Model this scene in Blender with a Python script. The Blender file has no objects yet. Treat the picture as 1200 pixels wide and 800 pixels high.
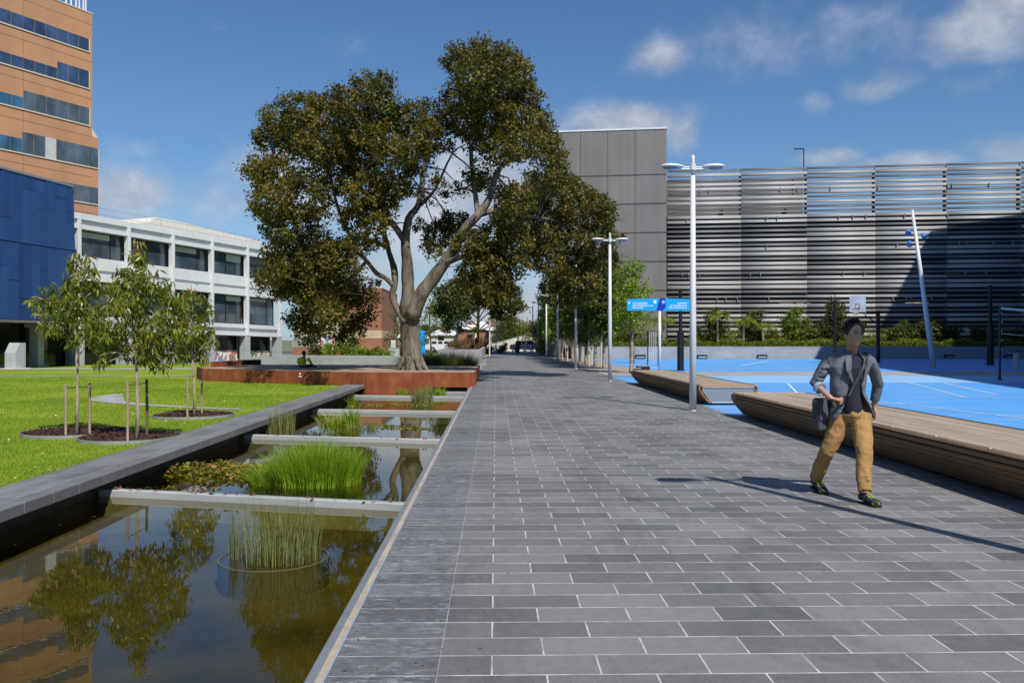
import bpy, bmesh, math, random
import numpy as np
from mathutils import Vector, Matrix
R = math.radians
random.seed(7)
RNG = np.random.default_rng(11)
scene = bpy.context.scene
COL = scene.collection

# ------------------------------------------------------------------ camera numbers
F = 1000.0; HOR = 398.0; EYE = 1.55; PSI = R(1.09)
SP, CP = math.sin(PSI), math.cos(PSI)
def P(px, py, d):
    """point seen at photo position px,py at a distance d in front of the viewer"""
    xc = (px-600)*d/F
    return Vector((d*SP + xc*CP, d*CP - xc*SP, EYE + (HOR-py)*d/F))
def G(px, py, z=0.0):
    return P(px, py, (EYE-z)*F/(py-HOR))
def smooth(a, b, x):
    t = min(1, max(0, (x-a)/(b-a))); return t*t*(3-2*t)
def terr(x, y):
    return -0.42*smooth(32, 62, y)*smooth(-2.0, -13.0, x) if x < -2 else 0.0
def smoothv(a, b, x):
    t = np.clip((x-a)/(b-a), 0, 1); return t*t*(3-2*t)

# ------------------------------------------------------------------ object helpers
def wloc(o):
    v = Vector((0, 0, 0))
    while o is not None:
        v += Vector(o.location); o = o.parent
    return v
def tag(o, label=None, cat=None, group=None, kind=None):
    if label: o['label'] = label
    if cat: o['category'] = cat
    if group: o['group'] = group
    if kind: o['kind'] = kind
    return o
def thing(name, label, cat, loc=(0, 0, 0), group=None):
    o = bpy.data.objects.new(name, None); COL.objects.link(o)
    o.location = loc; o.empty_display_size = .3
    return tag(o, label, cat, group)
def link_mesh(name, me, mat, parent=None):
    o = bpy.data.objects.new(name, me); COL.objects.link(o)
    if mat is not None and len(me.materials) == 0: me.materials.append(mat)
    if parent is not None: o.parent = parent
    return o
def copy_tree(o, parent=None):
    c = o.copy(); COL.objects.link(c)
    if parent is not None: c.parent = parent
    for ch in [x for x in o.children]:
        copy_tree(ch, c)
    return c
def ortho(d):
    d = Vector(d).normalized()
    a = Vector((0, 0, 1)) if abs(d.z) < .9 else Vector((1, 0, 0))
    u = d.cross(a).normalized(); v = u.cross(d).normalized()
    return d, u, v

class MB:
    def __init__(s): s.v = []; s.f = []; s.M = None
    def add(s, vs, fs):
        b = len(s.v)
        if s.M is not None: vs = [tuple(s.M @ Vector(p)) for p in vs]
        s.v += [tuple(p) for p in vs]; s.f += [tuple(i+b for i in f) for f in fs]
        return s
    def box(s, a, b, bev=0.0):
        x0, x1 = sorted((a[0], b[0])); y0, y1 = sorted((a[1], b[1])); z0, z1 = sorted((a[2], b[2]))
        if bev <= 0:
            return s.add([(x0,y0,z0),(x1,y0,z0),(x1,y1,z0),(x0,y1,z0),(x0,y0,z1),(x1,y0,z1),(x1,y1,z1),(x0,y1,z1)],
                  [(0,3,2,1),(4,5,6,7),(0,1,5,4),(1,2,6,5),(2,3,7,6),(3,0,4,7)])
        c = bev
        ring = [(x0+c,y0),(x1-c,y0),(x1,y0+c),(x1,y1-c),(x1-c,y1),(x0+c,y1),(x0,y1-c),(x0,y0+c)]
        cx, cy = (x0+x1)/2, (y0+y1)/2
        def ins(p, k): return (p[0]+(k if p[0] < cx else -k), p[1]+(k if p[1] < cy else -k))
        L = [[(*ins(p, c*.6), z0) for p in ring], [(*p, z0+c) for p in ring], [(*p, z1-c) for p in ring], [(*ins(p, c*.6), z1) for p in ring]]
        vs = sum(L, []); fs = []
        for k in range(3):
            for i in range(8):
                j = (i+1) % 8; fs.append((k*8+i, k*8+j, k*8+8+j, k*8+8+i))
        fs.append(tuple(range(7, -1, -1))); fs.append(tuple(range(24, 32)))
        return s.add(vs, fs)
    def obox(s, c, u, v, w):
        c, u, v, w = map(Vector, (c, u, v, w))
        q = [c-u-v-w, c+u-v-w, c+u+v-w, c-u+v-w, c-u-v+w, c+u-v+w, c+u+v+w, c-u+v+w]
        return s.add(q, [(0,3,2,1),(4,5,6,7),(0,1,5,4),(1,2,6,5),(2,3,7,6),(3,0,4,7)])
    def quad(s, a, b, c, d): return s.add([a, b, c, d], [(0, 1, 2, 3)])
    def tube(s, pts, rad, n=8, cap=True, flat=1.0):
        pts = [Vector(p) for p in pts]
        if not hasattr(rad, '__len__'): rad = [rad]*len(pts)
        vs = []; fs = []; u = None
        for i, p in enumerate(pts):
            t = (pts[min(i+1, len(pts)-1)] - pts[max(i-1, 0)])
            if t.length < 1e-9: t = Vector((0, 0, 1))
            t.normalize()
            if u is None: _, u, v = ortho(t)
            else:
                u = (u - t*u.dot(t)).normalized(); v = u.cross(t).normalized()
            for k in range(n):
                a = 2*math.pi*k/n
                vs.append(p + (u*math.cos(a) + v*math.sin(a)*flat)*rad[i])
        m = len(pts)
        for i in range(m-1):
            for k in range(n):
                j = (k+1) % n; fs.append((i*n+k, i*n+j, i*n+n+j, i*n+n+k))
        if cap: fs.append(tuple(range(n-1, -1, -1))); fs.append(tuple(range((m-1)*n, m*n)))
        return s.add(vs, fs)
    def ell(s, c, r, nu=12, nv=8):
        c = Vector(c); vs = []; fs = []
        for i in range(nv+1):
            ph = -math.pi/2 + math.pi*i/nv
            for k in range(nu):
                a = 2*math.pi*k/nu
                vs.append(c + Vector((r[0]*math.cos(ph)*math.cos(a), r[1]*math.cos(ph)*math.sin(a), r[2]*math.sin(ph))))
        for i in range(nv):
            for k in range(nu):
                j = (k+1) % nu; fs.append((i*nu+k, i*nu+j, i*nu+nu+j, i*nu+nu+k))
        return s.add(vs, fs)
    def prism(s, poly, z0, z1):
        n = len(poly); vs = [(x, y, z0) for x, y in poly]+[(x, y, z1) for x, y in poly]
        fs = [tuple(range(n-1, -1, -1)), tuple(range(n, 2*n))]+[(i, (i+1) % n, n+(i+1) % n, n+i) for i in range(n)]
        return s.add(vs, fs)
    def disc(s, cx, cy, z, r, n=40, ry=None):
        return s.add([(cx+r*math.cos(2*math.pi*k/n), cy+(ry or r)*math.sin(2*math.pi*k/n), z) for k in range(n)], [tuple(range(n))])
    def ring(s, cx, cy, z0, z1, r0, r1, n=48):
        vs = []
        for r, z in ((r0, z0), (r1, z0), (r1, z1), (r0, z1)):
            vs += [(cx+r*math.cos(2*math.pi*k/n), cy+r*math.sin(2*math.pi*k/n), z) for k in range(n)]
        fs = []
        for q in range(4):
            for k in range(n):
                j = (k+1) % n; fs.append((q*n+k, q*n+j, ((q+1) % 4)*n+j, ((q+1) % 4)*n+k))
        return s.add(vs, fs)
    def build(s, name, mat, parent=None, smooth=False, label=None):
        off = wloc(parent) if parent is not None else Vector((0, 0, 0))
        me = bpy.data.meshes.new(name)
        me.from_pydata([(p[0]-off.x, p[1]-off.y, p[2]-off.z) for p in s.v], [], s.f)
        bm = bmesh.new(); bm.from_mesh(me); bmesh.ops.recalc_face_normals(bm, faces=bm.faces[:])
        if len(s.f) < 4000 and s.v and max(p[2] for p in s.v)-min(p[2] for p in s.v) < 1e-4:
            bm.normal_update()
            for f_ in bm.faces:
                if f_.normal.z < 0: f_.normal_flip()
        bm.to_mesh(me); bm.free()
        if smooth:
            for p in me.polygons: p.use_smooth = True
        me.update()
        o = link_mesh(name, me, mat, parent)
        if label: o['label'] = label
        return o

def quads_mesh(name, V, mat, parent=None, attr=None, smooth=False):
    """V: (n,4,3) array of quads in world coordinates"""
    n = V.shape[0]
    off = wloc(parent) if parent is not None else Vector((0, 0, 0))
    me = bpy.data.meshes.new(name)
    me.vertices.add(n*4); me.vertices.foreach_set('co', (V.reshape(-1, 3)-np.array(off)).astype(np.float32).ravel())
    me.loops.add(n*4); me.loops.foreach_set('vertex_index', np.arange(n*4, dtype=np.int32))
    me.polygons.add(n); me.polygons.foreach_set('loop_start', np.arange(0, n*4, 4, dtype=np.int32))
    me.polygons.foreach_set('loop_total', np.full(n, 4, dtype=np.int32))
    me.update(calc_edges=True)
    if attr is not None:
        a = me.attributes.new('tone', 'FLOAT', 'FACE'); a.data.foreach_set('value', attr.astype(np.float32))
    me.validate()
    return link_mesh(name, me, mat, parent)

def unit(v): return v/np.maximum(np.linalg.norm(v, axis=1, keepdims=True), 1e-9)
def leaf_quads(C, A, B, L, W):
    """diamond leaves: centres C, long axes A, side axes B, lengths L, widths W"""
    A = unit(A); B = unit(B - A*np.sum(A*B, axis=1, keepdims=True))
    L = np.asarray(L).reshape(-1, 1); W = np.asarray(W).reshape(-1, 1)
    return np.stack([C-A*L/2, C-A*L*.05+B*W/2, C+A*L/2, C-A*L*.05-B*W/2], axis=1)
def blades(base, h, w, lean, curl=0.5, mid=3):
    """grass blades: base (n,3), heights, widths, lean vectors (n,2)"""
    n = len(base); az = RNG.uniform(0, 2*np.pi, n)
    side = np.stack([np.cos(az), np.sin(az), np.zeros(n)], 1)
    ts = np.linspace(0, 1, mid+1); pts = []
    for t in ts:
        p = base.copy(); p[:, :2] += lean*(t**(1+curl*2))[..., None] if False else lean*(t**(1+curl*2))
        p[:, 2] += h*t*(1-.12*t*np.linalg.norm(lean, axis=1)/np.maximum(h, 1e-6))
        pts.append(p)
    Q = []
    for i in range(mid):
        w0 = (w*(1-ts[i]**1.5*.9))[:, None]/2; w1 = (w*(1-ts[i+1]**1.5*.9))[:, None]/2
        Q.append(np.stack([pts[i]-side*w0, pts[i]+side*w0, pts[i+1]+side*w1, pts[i+1]-side*w1], 1))
    return np.concatenate(Q, 0)

# ------------------------------------------------------------------ material helpers
def new_mat(name):
    m = bpy.data.materials.new(name); m.use_nodes = True
    nt = m.node_tree; b = nt.nodes['Principled BSDF']
    return m, nt, b
def N(nt, t, **kw):
    n = nt.nodes.new(t)
    for k, v in kw.items():
        if k.startswith('i_'): n.inputs[k[2:].replace('_', ' ')].default_value = v
        else: setattr(n, k, v)
    return n
def ramp(nt, fac, stops, interp='LINEAR'):
    r = nt.nodes.new('ShaderNodeValToRGB'); r.color_ramp.interpolation = interp
    while len(r.color_ramp.elements) < len(stops): r.color_ramp.elements.new(.5)
    for e, (p, c) in zip(r.color_ramp.elements, stops):
        e.position = p; e.color = (*c, 1) if len(c) == 3 else c
    nt.links.new(fac, r.inputs[0]); return r.outputs[0]
def noise(nt, vec, scale, detail=4, rough=.55, dist=0):
    n = N(nt, 'ShaderNodeTexNoise'); n.inputs['Scale'].default_value = scale
    n.inputs['Detail'].default_value = detail; n.inputs['Roughness'].default_value = rough; n.inputs['Distortion'].default_value = dist
    nt.links.new(vec, n.inputs['Vector']); return n.outputs['Fac']
def mapping(nt, vec, scale=(1, 1, 1), loc=(0, 0, 0), rot=(0, 0, 0)):
    m = N(nt, 'ShaderNodeMapping'); m.inputs['Scale'].default_value = scale; m.inputs['Location'].default_value = loc; m.inputs['Rotation'].default_value = rot
    nt.links.new(vec, m.inputs['Vector']); return m.outputs[0]
def mix(nt, a, b, fac, mode='MIX'):
    m = N(nt, 'ShaderNodeMix', data_type='RGBA', blend_type=mode)
    for i, x in ((6, a), (7, b)):
        if hasattr(x, 'links') or hasattr(x, 'is_linked'): nt.links.new(x, m.inputs[i])
        else: m.inputs[i].default_value = (*x, 1)
    if hasattr(fac, 'is_linked'): nt.links.new(fac, m.inputs[0])
    else: m.inputs[0].default_value = fac
    return m.outputs[2]
def mth(nt, op, a, b=0.0, clamp=False):
    m = N(nt, 'ShaderNodeMath', operation=op, use_clamp=clamp)
    for i, x in ((0, a), (1, b)):
        if hasattr(x, 'is_linked'): nt.links.new(x, m.inputs[i])
        else: m.inputs[i].default_value = x
    return m.outputs[0]
def bump(nt, b, h, strength=.3, dist=.02):
    n = N(nt, 'ShaderNodeBump'); n.inputs['Strength'].default_value = strength; n.inputs['Distance'].default_value = dist
    nt.links.new(h, n.inputs['Height']); nt.links.new(n.outputs[0], b.inputs['Normal']); return n
def simple(name, col, rough=.6, metal=0.0, var=.15, scale=8.0, bmp=.1, spec=.5, stretch=(1, 1, 1), col2=None, coat=0.0):
    m, nt, b = new_mat(name)
    tc = N(nt, 'ShaderNodeTexCoord').outputs['Object']
    v = mapping(nt, tc, stretch)
    f = noise(nt, v, scale, 6, .6); f2 = noise(nt, v, scale*.17, 3, .5)
    c2 = col2 or tuple(c*(1-var*1.6) for c in col)
    c1 = tuple(min(1, c*(1+var)) for c in col)
    s = mth(nt, 'MULTIPLY', mth(nt, 'ADD', f, f2), .5)
    cc = ramp(nt, s, [(.36, c2), (.64, c1)])
    nt.links.new(cc, b.inputs['Base Color'])
    b.inputs['Roughness'].default_value = rough; b.inputs['Metallic'].default_value = metal
    b.inputs['Specular IOR Level'].default_value = spec; b.inputs['Coat Weight'].default_value = coat
    if bmp > 0: bump(nt, b, f, bmp, .01)
    return m
def leafmat(name, stops, rough=.45, trans=.35, tcol=None, spec=.4):
    m, nt, b = new_mat(name)
    a = N(nt, 'ShaderNodeAttribute', attribute_name='tone')
    c = ramp(nt, a.outputs['Fac'], stops)
    nt.links.new(c, b.inputs['Base Color']); b.inputs['Roughness'].default_value = rough
    b.inputs['Specular IOR Level'].default_value = spec
    t = N(nt, 'ShaderNodeBsdfTranslucent'); nt.links.new(mix(nt, c, tcol or (.35, .45, .05), .35), t.inputs['Color'])
    ms = N(nt, 'ShaderNodeMixShader'); ms.inputs[0].default_value = trans
    nt.links.new(b.outputs[0], ms.inputs[1]); nt.links.new(t.outputs[0], ms.inputs[2])
    nt.links.new(ms.outputs[0], nt.nodes['Material Output'].inputs['Surface'])
    return m

M = {}
# --- bluestone paving: staggered slabs with pale joints
def paving(name, band=False, brick=(.51, .247), pos=(.27, .0, 0), light=(.245, .244, .240), dark=(.078, .078, .080), joint=(.58, .57, .54), mort=.0100):
    m, nt, b = new_mat(name)
    tc = N(nt, 'ShaderNodeTexCoord').outputs['Object']
    v = mapping(nt, tc, (1, 1, 1), pos)
    wob = N(nt, 'ShaderNodeTexNoise'); wob.inputs['Scale'].default_value = 1.7; nt.links.new(tc, wob.inputs['Vector'])
    sub = N(nt, 'ShaderNodeVectorMath', operation='MULTIPLY_ADD'); sub.inputs[1].default_value = (.006, .006, 0)
    nt.links.new(wob.outputs['Color'], sub.inputs[0]); nt.links.new(v, sub.inputs[2]); v = sub.outputs[0]
    bt = N(nt, 'ShaderNodeTexBrick'); bt.offset = 0.0 if band else .5; bt.offset_frequency = 2; bt.squash = 1
    bt.inputs['Scale'].default_value = 1; bt.inputs['Brick Width'].default_value = brick[0]; bt.inputs['Row Height'].default_value = brick[1]
    bt.inputs['Mortar Size'].default_value = mort/2; bt.inputs['Mortar Smooth'].default_value = .15; bt.inputs['Bias'].default_value = 0
    bt.inputs['Color1'].default_value = (0, 0, 0, 1); bt.inputs['Color2'].default_value = (1, 1, 1, 1); bt.inputs['Mortar'].default_value = (.5, .5, .5, 1)
    nt.links.new(v, bt.inputs['Vector'])
    fine = noise(nt, tc, 75, 3, .95); med = noise(nt, tc, 11, 7, .75); big = noise(nt, tc, .6, 3, .5)
    sepb = N(nt, 'ShaderNodeSeparateColor'); nt.links.new(bt.outputs['Color'], sepb.inputs[0])
    t = mth(nt, 'MULTIPLY', sepb.outputs[0], .30)
    t = mth(nt, 'ADD', t, mth(nt, 'MULTIPLY', fine, .62)); t = mth(nt, 'ADD', t, mth(nt, 'MULTIPLY', med, .42)); t = mth(nt, 'SUBTRACT', t, .06); t = mth(nt, 'ADD', t, mth(nt, 'MULTIPLY', big, .3))
    c = ramp(nt, t, [(.42, dark), (.98, light)])
    # scattered pale stains and dark gum spots
    wr = noise(nt, mapping(nt, tc, (1.3, .35, 1)), 1.0, 7, .7, .5)
    c = mix(nt, c, (.055, .052, .048), ramp(nt, wr, [(.50, (0, 0, 0)), (.72, (.55, .55, .55))]))
    c = mix(nt, c, (.20, .17, .13), ramp(nt, noise(nt, tc, 3.3, 6, .8), [(.60, (0, 0, 0)), (.74, (.45, .45, .45))]))
    st = noise(nt, tc, 2.6, 8, .72, .6)
    c = mix(nt, c, (.26, .26, .265), ramp(nt, st, [(.62, (0, 0, 0)), (.78, (.5, .5, .5))]))
    vo = N(nt, 'ShaderNodeTexVoronoi'); vo.inputs['Scale'].default_value = 1.3; nt.links.new(tc, vo.inputs['Vector'])
    c = mix(nt, c, (.03, .03, .035), ramp(nt, vo.outputs['Distance'], [(.012, (.75, .75, .75)), (.022, (0, 0, 0))]))
    if band:
        sv = mapping(nt, tc, (9, 21, 9))
        s1 = noise(nt, sv, 1.0, 10, .85, 0)
        cl = noise(nt, mapping(nt, tc, (3, 4, 3), (7, 3, 0)), 1.0, 5, .6)
        c = mix(nt, c, (.42, .42, .43), mth(nt, 'MULTIPLY', ramp(nt, s1, [(.50, (0, 0, 0)), (.54, (.30, .30, .30)), (.60, (.8, .8, .8))]), ramp(nt, cl, [(.40, (.12, .12, .12)), (.62, (1, 1, 1))])))
        c = mix(nt, c, (.05, .05, .055), ramp(nt, s1, [(.38, (.55, .55, .55)), (.48, (0, 0, 0))]))
    jn = noise(nt, tc, 4, 5, .7)
    jf = mth(nt, 'MULTIPLY', bt.outputs['Fac'], ramp(nt, jn, [(.36, (.25, .25, .25)), (.58, (1, 1, 1))]))
    c = mix(nt, c, joint, jf)
    nt.links.new(c, b.inputs['Base Color']); b.inputs['Roughness'].default_value = .62; b.inputs['Specular IOR Level'].default_value = .35
    h = mth(nt, 'SUBTRACT', mth(nt, 'ADD', mth(nt, 'MULTIPLY', fine, .25), mth(nt, 'MULTIPLY', med, .25)), mth(nt, 'MULTIPLY', bt.outputs['Fac'], .6))
    bump(nt, b, h, .35, .006)
    return m
M['paving'] = paving('bluestone paving')
M['paving_band'] = paving('rough bluestone band', band=True, brick=(.9, .247), pos=(.9, 0, 0), light=(.205, .205, .208), dark=(.075, .075, .08), joint=(.45, .45, .44))
M['slab'] = paving('bluestone wall coping', brick=(.52, .35), pos=(0, 0, 0), light=(.225, .225, .23), dark=(.115, .116, .122), joint=(.42, .42, .41), mort=.010)
# wall coping runs along Y: rotate its pattern
for n_ in M['slab'].node_tree.nodes:
    if n_.type == 'MAPPING' and tuple(n_.inputs['Scale'].default_value) == (1, 1, 1):
        n_.inputs['Rotation'].default_value = (0, 0, R(90)); n_.inputs['Location'].default_value = (.12, .05+5.05-.35*10, 0); break

M['concrete'] = simple('pale concrete', (.37, .37, .36), .8, var=.12, scale=6, bmp=.15)
M['wet_concrete'] = simple('smooth grey concrete beam', (.40, .41, .40), .55, var=.10, scale=5, bmp=.06, stretch=(1, 1, 4))
M['pale_path'] = simple('light concrete path', (.36, .36, .355), .85, var=.12, scale=3, bmp=.1)
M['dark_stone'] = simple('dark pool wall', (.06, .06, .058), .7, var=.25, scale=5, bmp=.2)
M['stone_face'] = simple('grey stone wall', (.33, .335, .35), .8, var=.13, scale=3, bmp=.2, stretch=(1, 1, 3))
M['steel'] = simple('galvanised steel', (.42, .44, .45), .42, .6, var=.12, scale=30, bmp=.05)
M['cream_strip'] = simple('worn cream render strip', (.42, .36, .28), .8, var=.2, scale=14, bmp=.2)
M['white_paint'] = simple('pale grey painted metal', (.66, .67, .69), .38, 0, var=.06, scale=3, bmp=.02)
M['grey_pole'] = simple('grey painted pole', (.22, .24, .27), .4, .2, var=.1, scale=3, bmp=.02)
M['lamp_glass'] = simple('lamp lens', (.25, .32, .42), .12, 0, var=.1, scale=3, bmp=0)
M['white_wall'] = simple('white precast concrete', (.64, .66, .69), .75, var=.07, scale=1.2, bmp=.06, stretch=(1, 1, .3))
M['grey_column'] = simple('grey concrete column', (.40, .42, .44), .8, var=.12, scale=2, bmp=.08)
M['cream_wall'] = simple('cream render', (.62, .56, .43), .85, var=.08, scale=2, bmp=.05)
M['terracotta'] = simple('terracotta precast panel', (.50, .265, .135), .8, var=.10, scale=.5, bmp=.05, stretch=(1, 1, .35))
M['terracotta_dark'] = simple('terracotta panel joint', (.27, .13, .07), .8, var=.1, scale=2)
M['grey_clad'] = None
M['black_metal'] = simple('black powder coated steel', (.018, .018, .022), .45, .3, var=.2, scale=5, bmp=.03)
M['blue_metal'] = simple('blue painted metal', (.05, .22, .6), .4, 0, var=.1, scale=5, bmp=.02)
M['wood_dark'] = None
M['bark'] = simple('grey brown bark', (.20, .17, .135), .95, var=.3, scale=4, bmp=1.0, stretch=(4, 4, 1.0), col2=(.055, .044, .034), spec=.2)
M['pale_bark'] = simple('mottled pale bark', (.42, .36, .27), .85, var=.3, scale=14, bmp=.4, stretch=(1, 1, .35), col2=(.13, .085, .055))
M['dark_bark'] = simple('dark brown bark', (.13, .10, .08), .9, var=.3, scale=8, bmp=.5, stretch=(1, 1, .4))  # darker brown bark for shrub stems and distant trees
M['stake'] = simple('weathered hardwood stake', (.36, .27, .19), .85, var=.22, scale=16, bmp=.4, stretch=(4, 4, .5))
M['stake_dark'] = simple('creosoted stake', (.07, .05, .035), .85, var=.3, scale=12, bmp=.3, stretch=(2, 2, .4), col2=(.20, .13, .08))
M['mulch'] = simple('red brown mulch', (.085, .035, .025), .95, var=.6, scale=45, bmp=1.0)
M['soil'] = simple('brown silt', (.13, .095, .05), .9, var=.4, scale=20, bmp=.5)
M['gravel'] = simple('pale compacted gravel', (.36, .32, .26), .95, var=.2, scale=20, bmp=.4)
M['asphalt'] = simple('asphalt road', (.055, .055, .058), .9, var=.2, scale=20, bmp=.3)
M['rubber_strap'] = simple('black tie strap', (.02, .02, .02), .7)
M['red_roof'] = simple('white sheet roof', (.74, .75, .77), .5, var=.06, scale=2, bmp=.03)
M['car_white'] = simple('white car paint', (.75, .76, .78), .25, var=.03, scale=2, bmp=0, coat=.6)
M['car_glass'] = simple('dark car glass', (.02, .025, .03), .08, var=.1, scale=2, bmp=0)
M['rubber'] = simple('black rubber', (.02, .02, .02), .75, var=.2)
M['dark_glass'] = simple('dark shopfront glass', (.012, .014, .016), .06, var=.3, scale=.4, bmp=0, spec=.6)
M['deck_top'] = simple('brown decomposed granite', (.36, .26, .18), .95, var=.2, scale=9, bmp=.3)

def brickwork(name, c1, c2, mortar, w=.23, h=.086):
    m, nt, b = new_mat(name)
    tc = N(nt, 'ShaderNodeTexCoord').outputs['Object']
    s = N(nt, 'ShaderNodeSeparateXYZ'); nt.links.new(tc, s.inputs[0])
    c = N(nt, 'ShaderNodeCombineXYZ'); nt.links.new(mth(nt, 'ADD', s.outputs[0], s.outputs[1]), c.inputs[0]); nt.links.new(s.outputs[2], c.inputs[1])
    bt = N(nt, 'ShaderNodeTexBrick'); bt.inputs['Scale'].default_value = 1; bt.inputs['Brick Width'].default_value = w; bt.inputs['Row Height'].default_value = h
    bt.inputs['Mortar Size'].default_value = .006
    bt.inputs['Color1'].default_value = (*c1, 1); bt.inputs['Color2'].default_value = (*c2, 1); bt.inputs['Mortar'].default_value = (*mortar, 1)
    nt.links.new(c.outputs[0], bt.inputs['Vector'])
    f = noise(nt, tc, .8, 5, .6)
    cc = mix(nt, bt.outputs['Color'], (.12, .05, .035), ramp(nt, f, [(.4, (0, 0, 0)), (.75, (.35, .35, .35))]))
    nt.links.new(cc, b.inputs['Base Color']); b.inputs['Roughness'].default_value = .85
    return m
M['brick'] = brickwork('red brick', (.36, .13, .07), (.28, .10, .055), (.3, .24, .2))
M['cream_brick'] = brickwork('cream brick', (.55, .44, .28), (.5, .38, .24), (.5, .45, .38))

def corten():
    m, nt, b = new_mat('rusted weathering steel')
    tc = N(nt, 'ShaderNodeTexCoord').outputs['Object']
    v = mapping(nt, tc, (.8, .8, .6)); f = noise(nt, v, 2.2, 8, .6); f2 = noise(nt, mapping(nt, tc, (1.4, 1.4, .5)), 3, 5, .6)
    s = mth(nt, 'MULTIPLY', mth(nt, 'ADD', f, f2), .5)
    c = ramp(nt, s, [(.34, (.15, .034, .012)), (.5, (.26, .066, .020)), (.66, (.37, .115, .034))])
    nt.links.new(c, b.inputs['Base Color']); b.inputs['Roughness'].default_value = .75; b.inputs['Metallic'].default_value = .1
    bump(nt, b, f, .25, .01); return m
M['corten'] = corten()

def water():
    m, nt, b = new_mat('still pond water')
    out = nt.nodes['Material Output']
    tc = N(nt, 'ShaderNodeTexCoord').outputs['Object']
    v = mapping(nt, tc, (1.0, 1.6, 1)); f = noise(nt, v, 3.2, 3, .5, .3); f2 = noise(nt, v, 14, 2, .5)
    h = mth(nt, 'ADD', f, mth(nt, 'MULTIPLY', f2, .15))
    bp = N(nt, 'ShaderNodeBump'); bp.inputs['Strength'].default_value = .016; bp.inputs['Distance'].default_value = .02; nt.links.new(h, bp.inputs['Height'])
    gl = N(nt, 'ShaderNodeBsdfGlossy'); gl.inputs['Roughness'].default_value = .01; gl.inputs['Color'].default_value = (.92, .93, .95, 1); nt.links.new(bp.outputs[0], gl.inputs['Normal'])
    tr = N(nt, 'ShaderNodeBsdfTransparent'); tr.inputs['Color'].default_value = (.62, .58, .30, 1)
    fr = N(nt, 'ShaderNodeFresnel'); fr.inputs['IOR'].default_value = 1.42; nt.links.new(bp.outputs[0], fr.inputs['Normal'])
    ms = N(nt, 'ShaderNodeMixShader'); nt.links.new(fr.outputs[0], ms.inputs[0]); nt.links.new(tr.outputs[0], ms.inputs[1]); nt.links.new(gl.outputs[0], ms.inputs[2])
    nt.links.new(ms.outputs[0], out.inputs['Surface']); return m
M['water'] = water()
M['pool_floor'] = simple('silty pool floor', (.155, .135, .04), .9, var=.3, scale=1.6, bmp=.2, col2=(.05, .045, .014))

def lawn():
    m, nt, b = new_mat('mown lawn')
    tc = N(nt, 'ShaderNodeTexCoord').outputs['Object']
    f = noise(nt, tc, .35, 5, .6); g = noise(nt, mapping(nt, tc, (1, .35, 1)), 7, 5, .7); k = noise(nt, tc, 60, 3, .7)
    s = mth(nt, 'ADD', mth(nt, 'MULTIPLY', f, .45), mth(nt, 'ADD', mth(nt, 'MULTIPLY', g, .3), mth(nt, 'MULTIPLY', k, .25)))
    c = ramp(nt, s, [(.36, (.10, .17, .012)), (.48, (.20, .29, .018)), (.57, (.32, .40, .03)), (.66, (.46, .46, .09))])
    nt.links.new(c, b.inputs['Base Color']); b.inputs['Roughness'].default_value = .9; b.inputs['Specular IOR Level'].default_value = .15
    bump(nt, b, mth(nt, 'ADD', k, g), .8, .03); return m
M['lawn'] = lawn()
def court():
    m, nt, b = new_mat('blue acrylic court surface')
    tc = N(nt, 'ShaderNodeTexCoord').outputs['Object']
    f = noise(nt, tc, .5, 5, .6); k = noise(nt, tc, 30, 4, .7)
    s = mth(nt, 'ADD', mth(nt, 'MULTIPLY', f, .7), mth(nt, 'MULTIPLY', k, .3))
    c = ramp(nt, s, [(.35, (.075, .33, .76)), (.65, (.115, .40, .86))])
    c = mix(nt, c, (.30, .48, .74), ramp(nt, noise(nt, mapping(nt, tc, (.5, 1.5, 1)), .9, 9, .78, .6), [(.5, (0, 0, 0)), (.7, (.5, .5, .5))])); c = mix(nt, c, (.04, .16, .42), ramp(nt, noise(nt, tc, .7, 9, .8), [(.56, (0, 0, 0)), (.74, (.45, .45, .45))]))
    nt.links.new(c, b.inputs['Base Color']); b.inputs['Roughness'].default_value = .6; bump(nt, b, k, .1, .005); return m
M['court'] = court()
M['court_light'] = simple('pale blue court surface', (.26, .52, .84), .6, var=.06, scale=4)
M['court_line'] = simple('white court paint', (.72, .75, .80), .6, var=.08, scale=9, bmp=0)
def grey_clad():
    m, nt, b = new_mat('brown grey panel cladding')
    tc = N(nt, 'ShaderNodeTexCoord').outputs['Object']
    f = noise(nt, mapping(nt, tc, (1.3, 1.3, .05)), 1.2, 5, .7); k = noise(nt, tc, .3, 3)
    s = mth(nt, 'MULTIPLY', mth(nt, 'ADD', f, k), .5)
    c = ramp(nt, s, [(.35, (.165, .150, .145)), (.65, (.215, .198, .19))])
    nt.links.new(c, b.inputs['Base Color']); b.inputs['Roughness'].default_value = .7; return m
M['grey_clad'] = grey_clad()
M['clad_joint'] = simple('cladding joint', (.085, .078, .076), .8)
def wood(name, c1, c2, axis=1):
    m, nt, b = new_mat(name)
    tc = N(nt, 'ShaderNodeTexCoord').outputs['Object']
    v = mapping(nt, tc, (9, .6, 14)); f = noise(nt, v, 3, 7, .65); g = noise(nt, mapping(nt, tc, (4, .25, 9)), 2, 3)
    s = mth(nt, 'MULTIPLY', mth(nt, 'ADD', f, g), .5)
    c = ramp(nt, s, [(.34, c2), (.66, c1)])
    nt.links.new(c, b.inputs['Base Color']); b.inputs['Roughness'].default_value = .7; bump(nt, b, f, .4, .005); return m
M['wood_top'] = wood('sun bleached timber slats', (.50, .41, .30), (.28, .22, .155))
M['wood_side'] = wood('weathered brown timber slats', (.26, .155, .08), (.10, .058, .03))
M['wood_orange'] = simple('fresh sawn timber end', (.50, .24, .08), .7, var=.15, scale=9)
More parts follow.
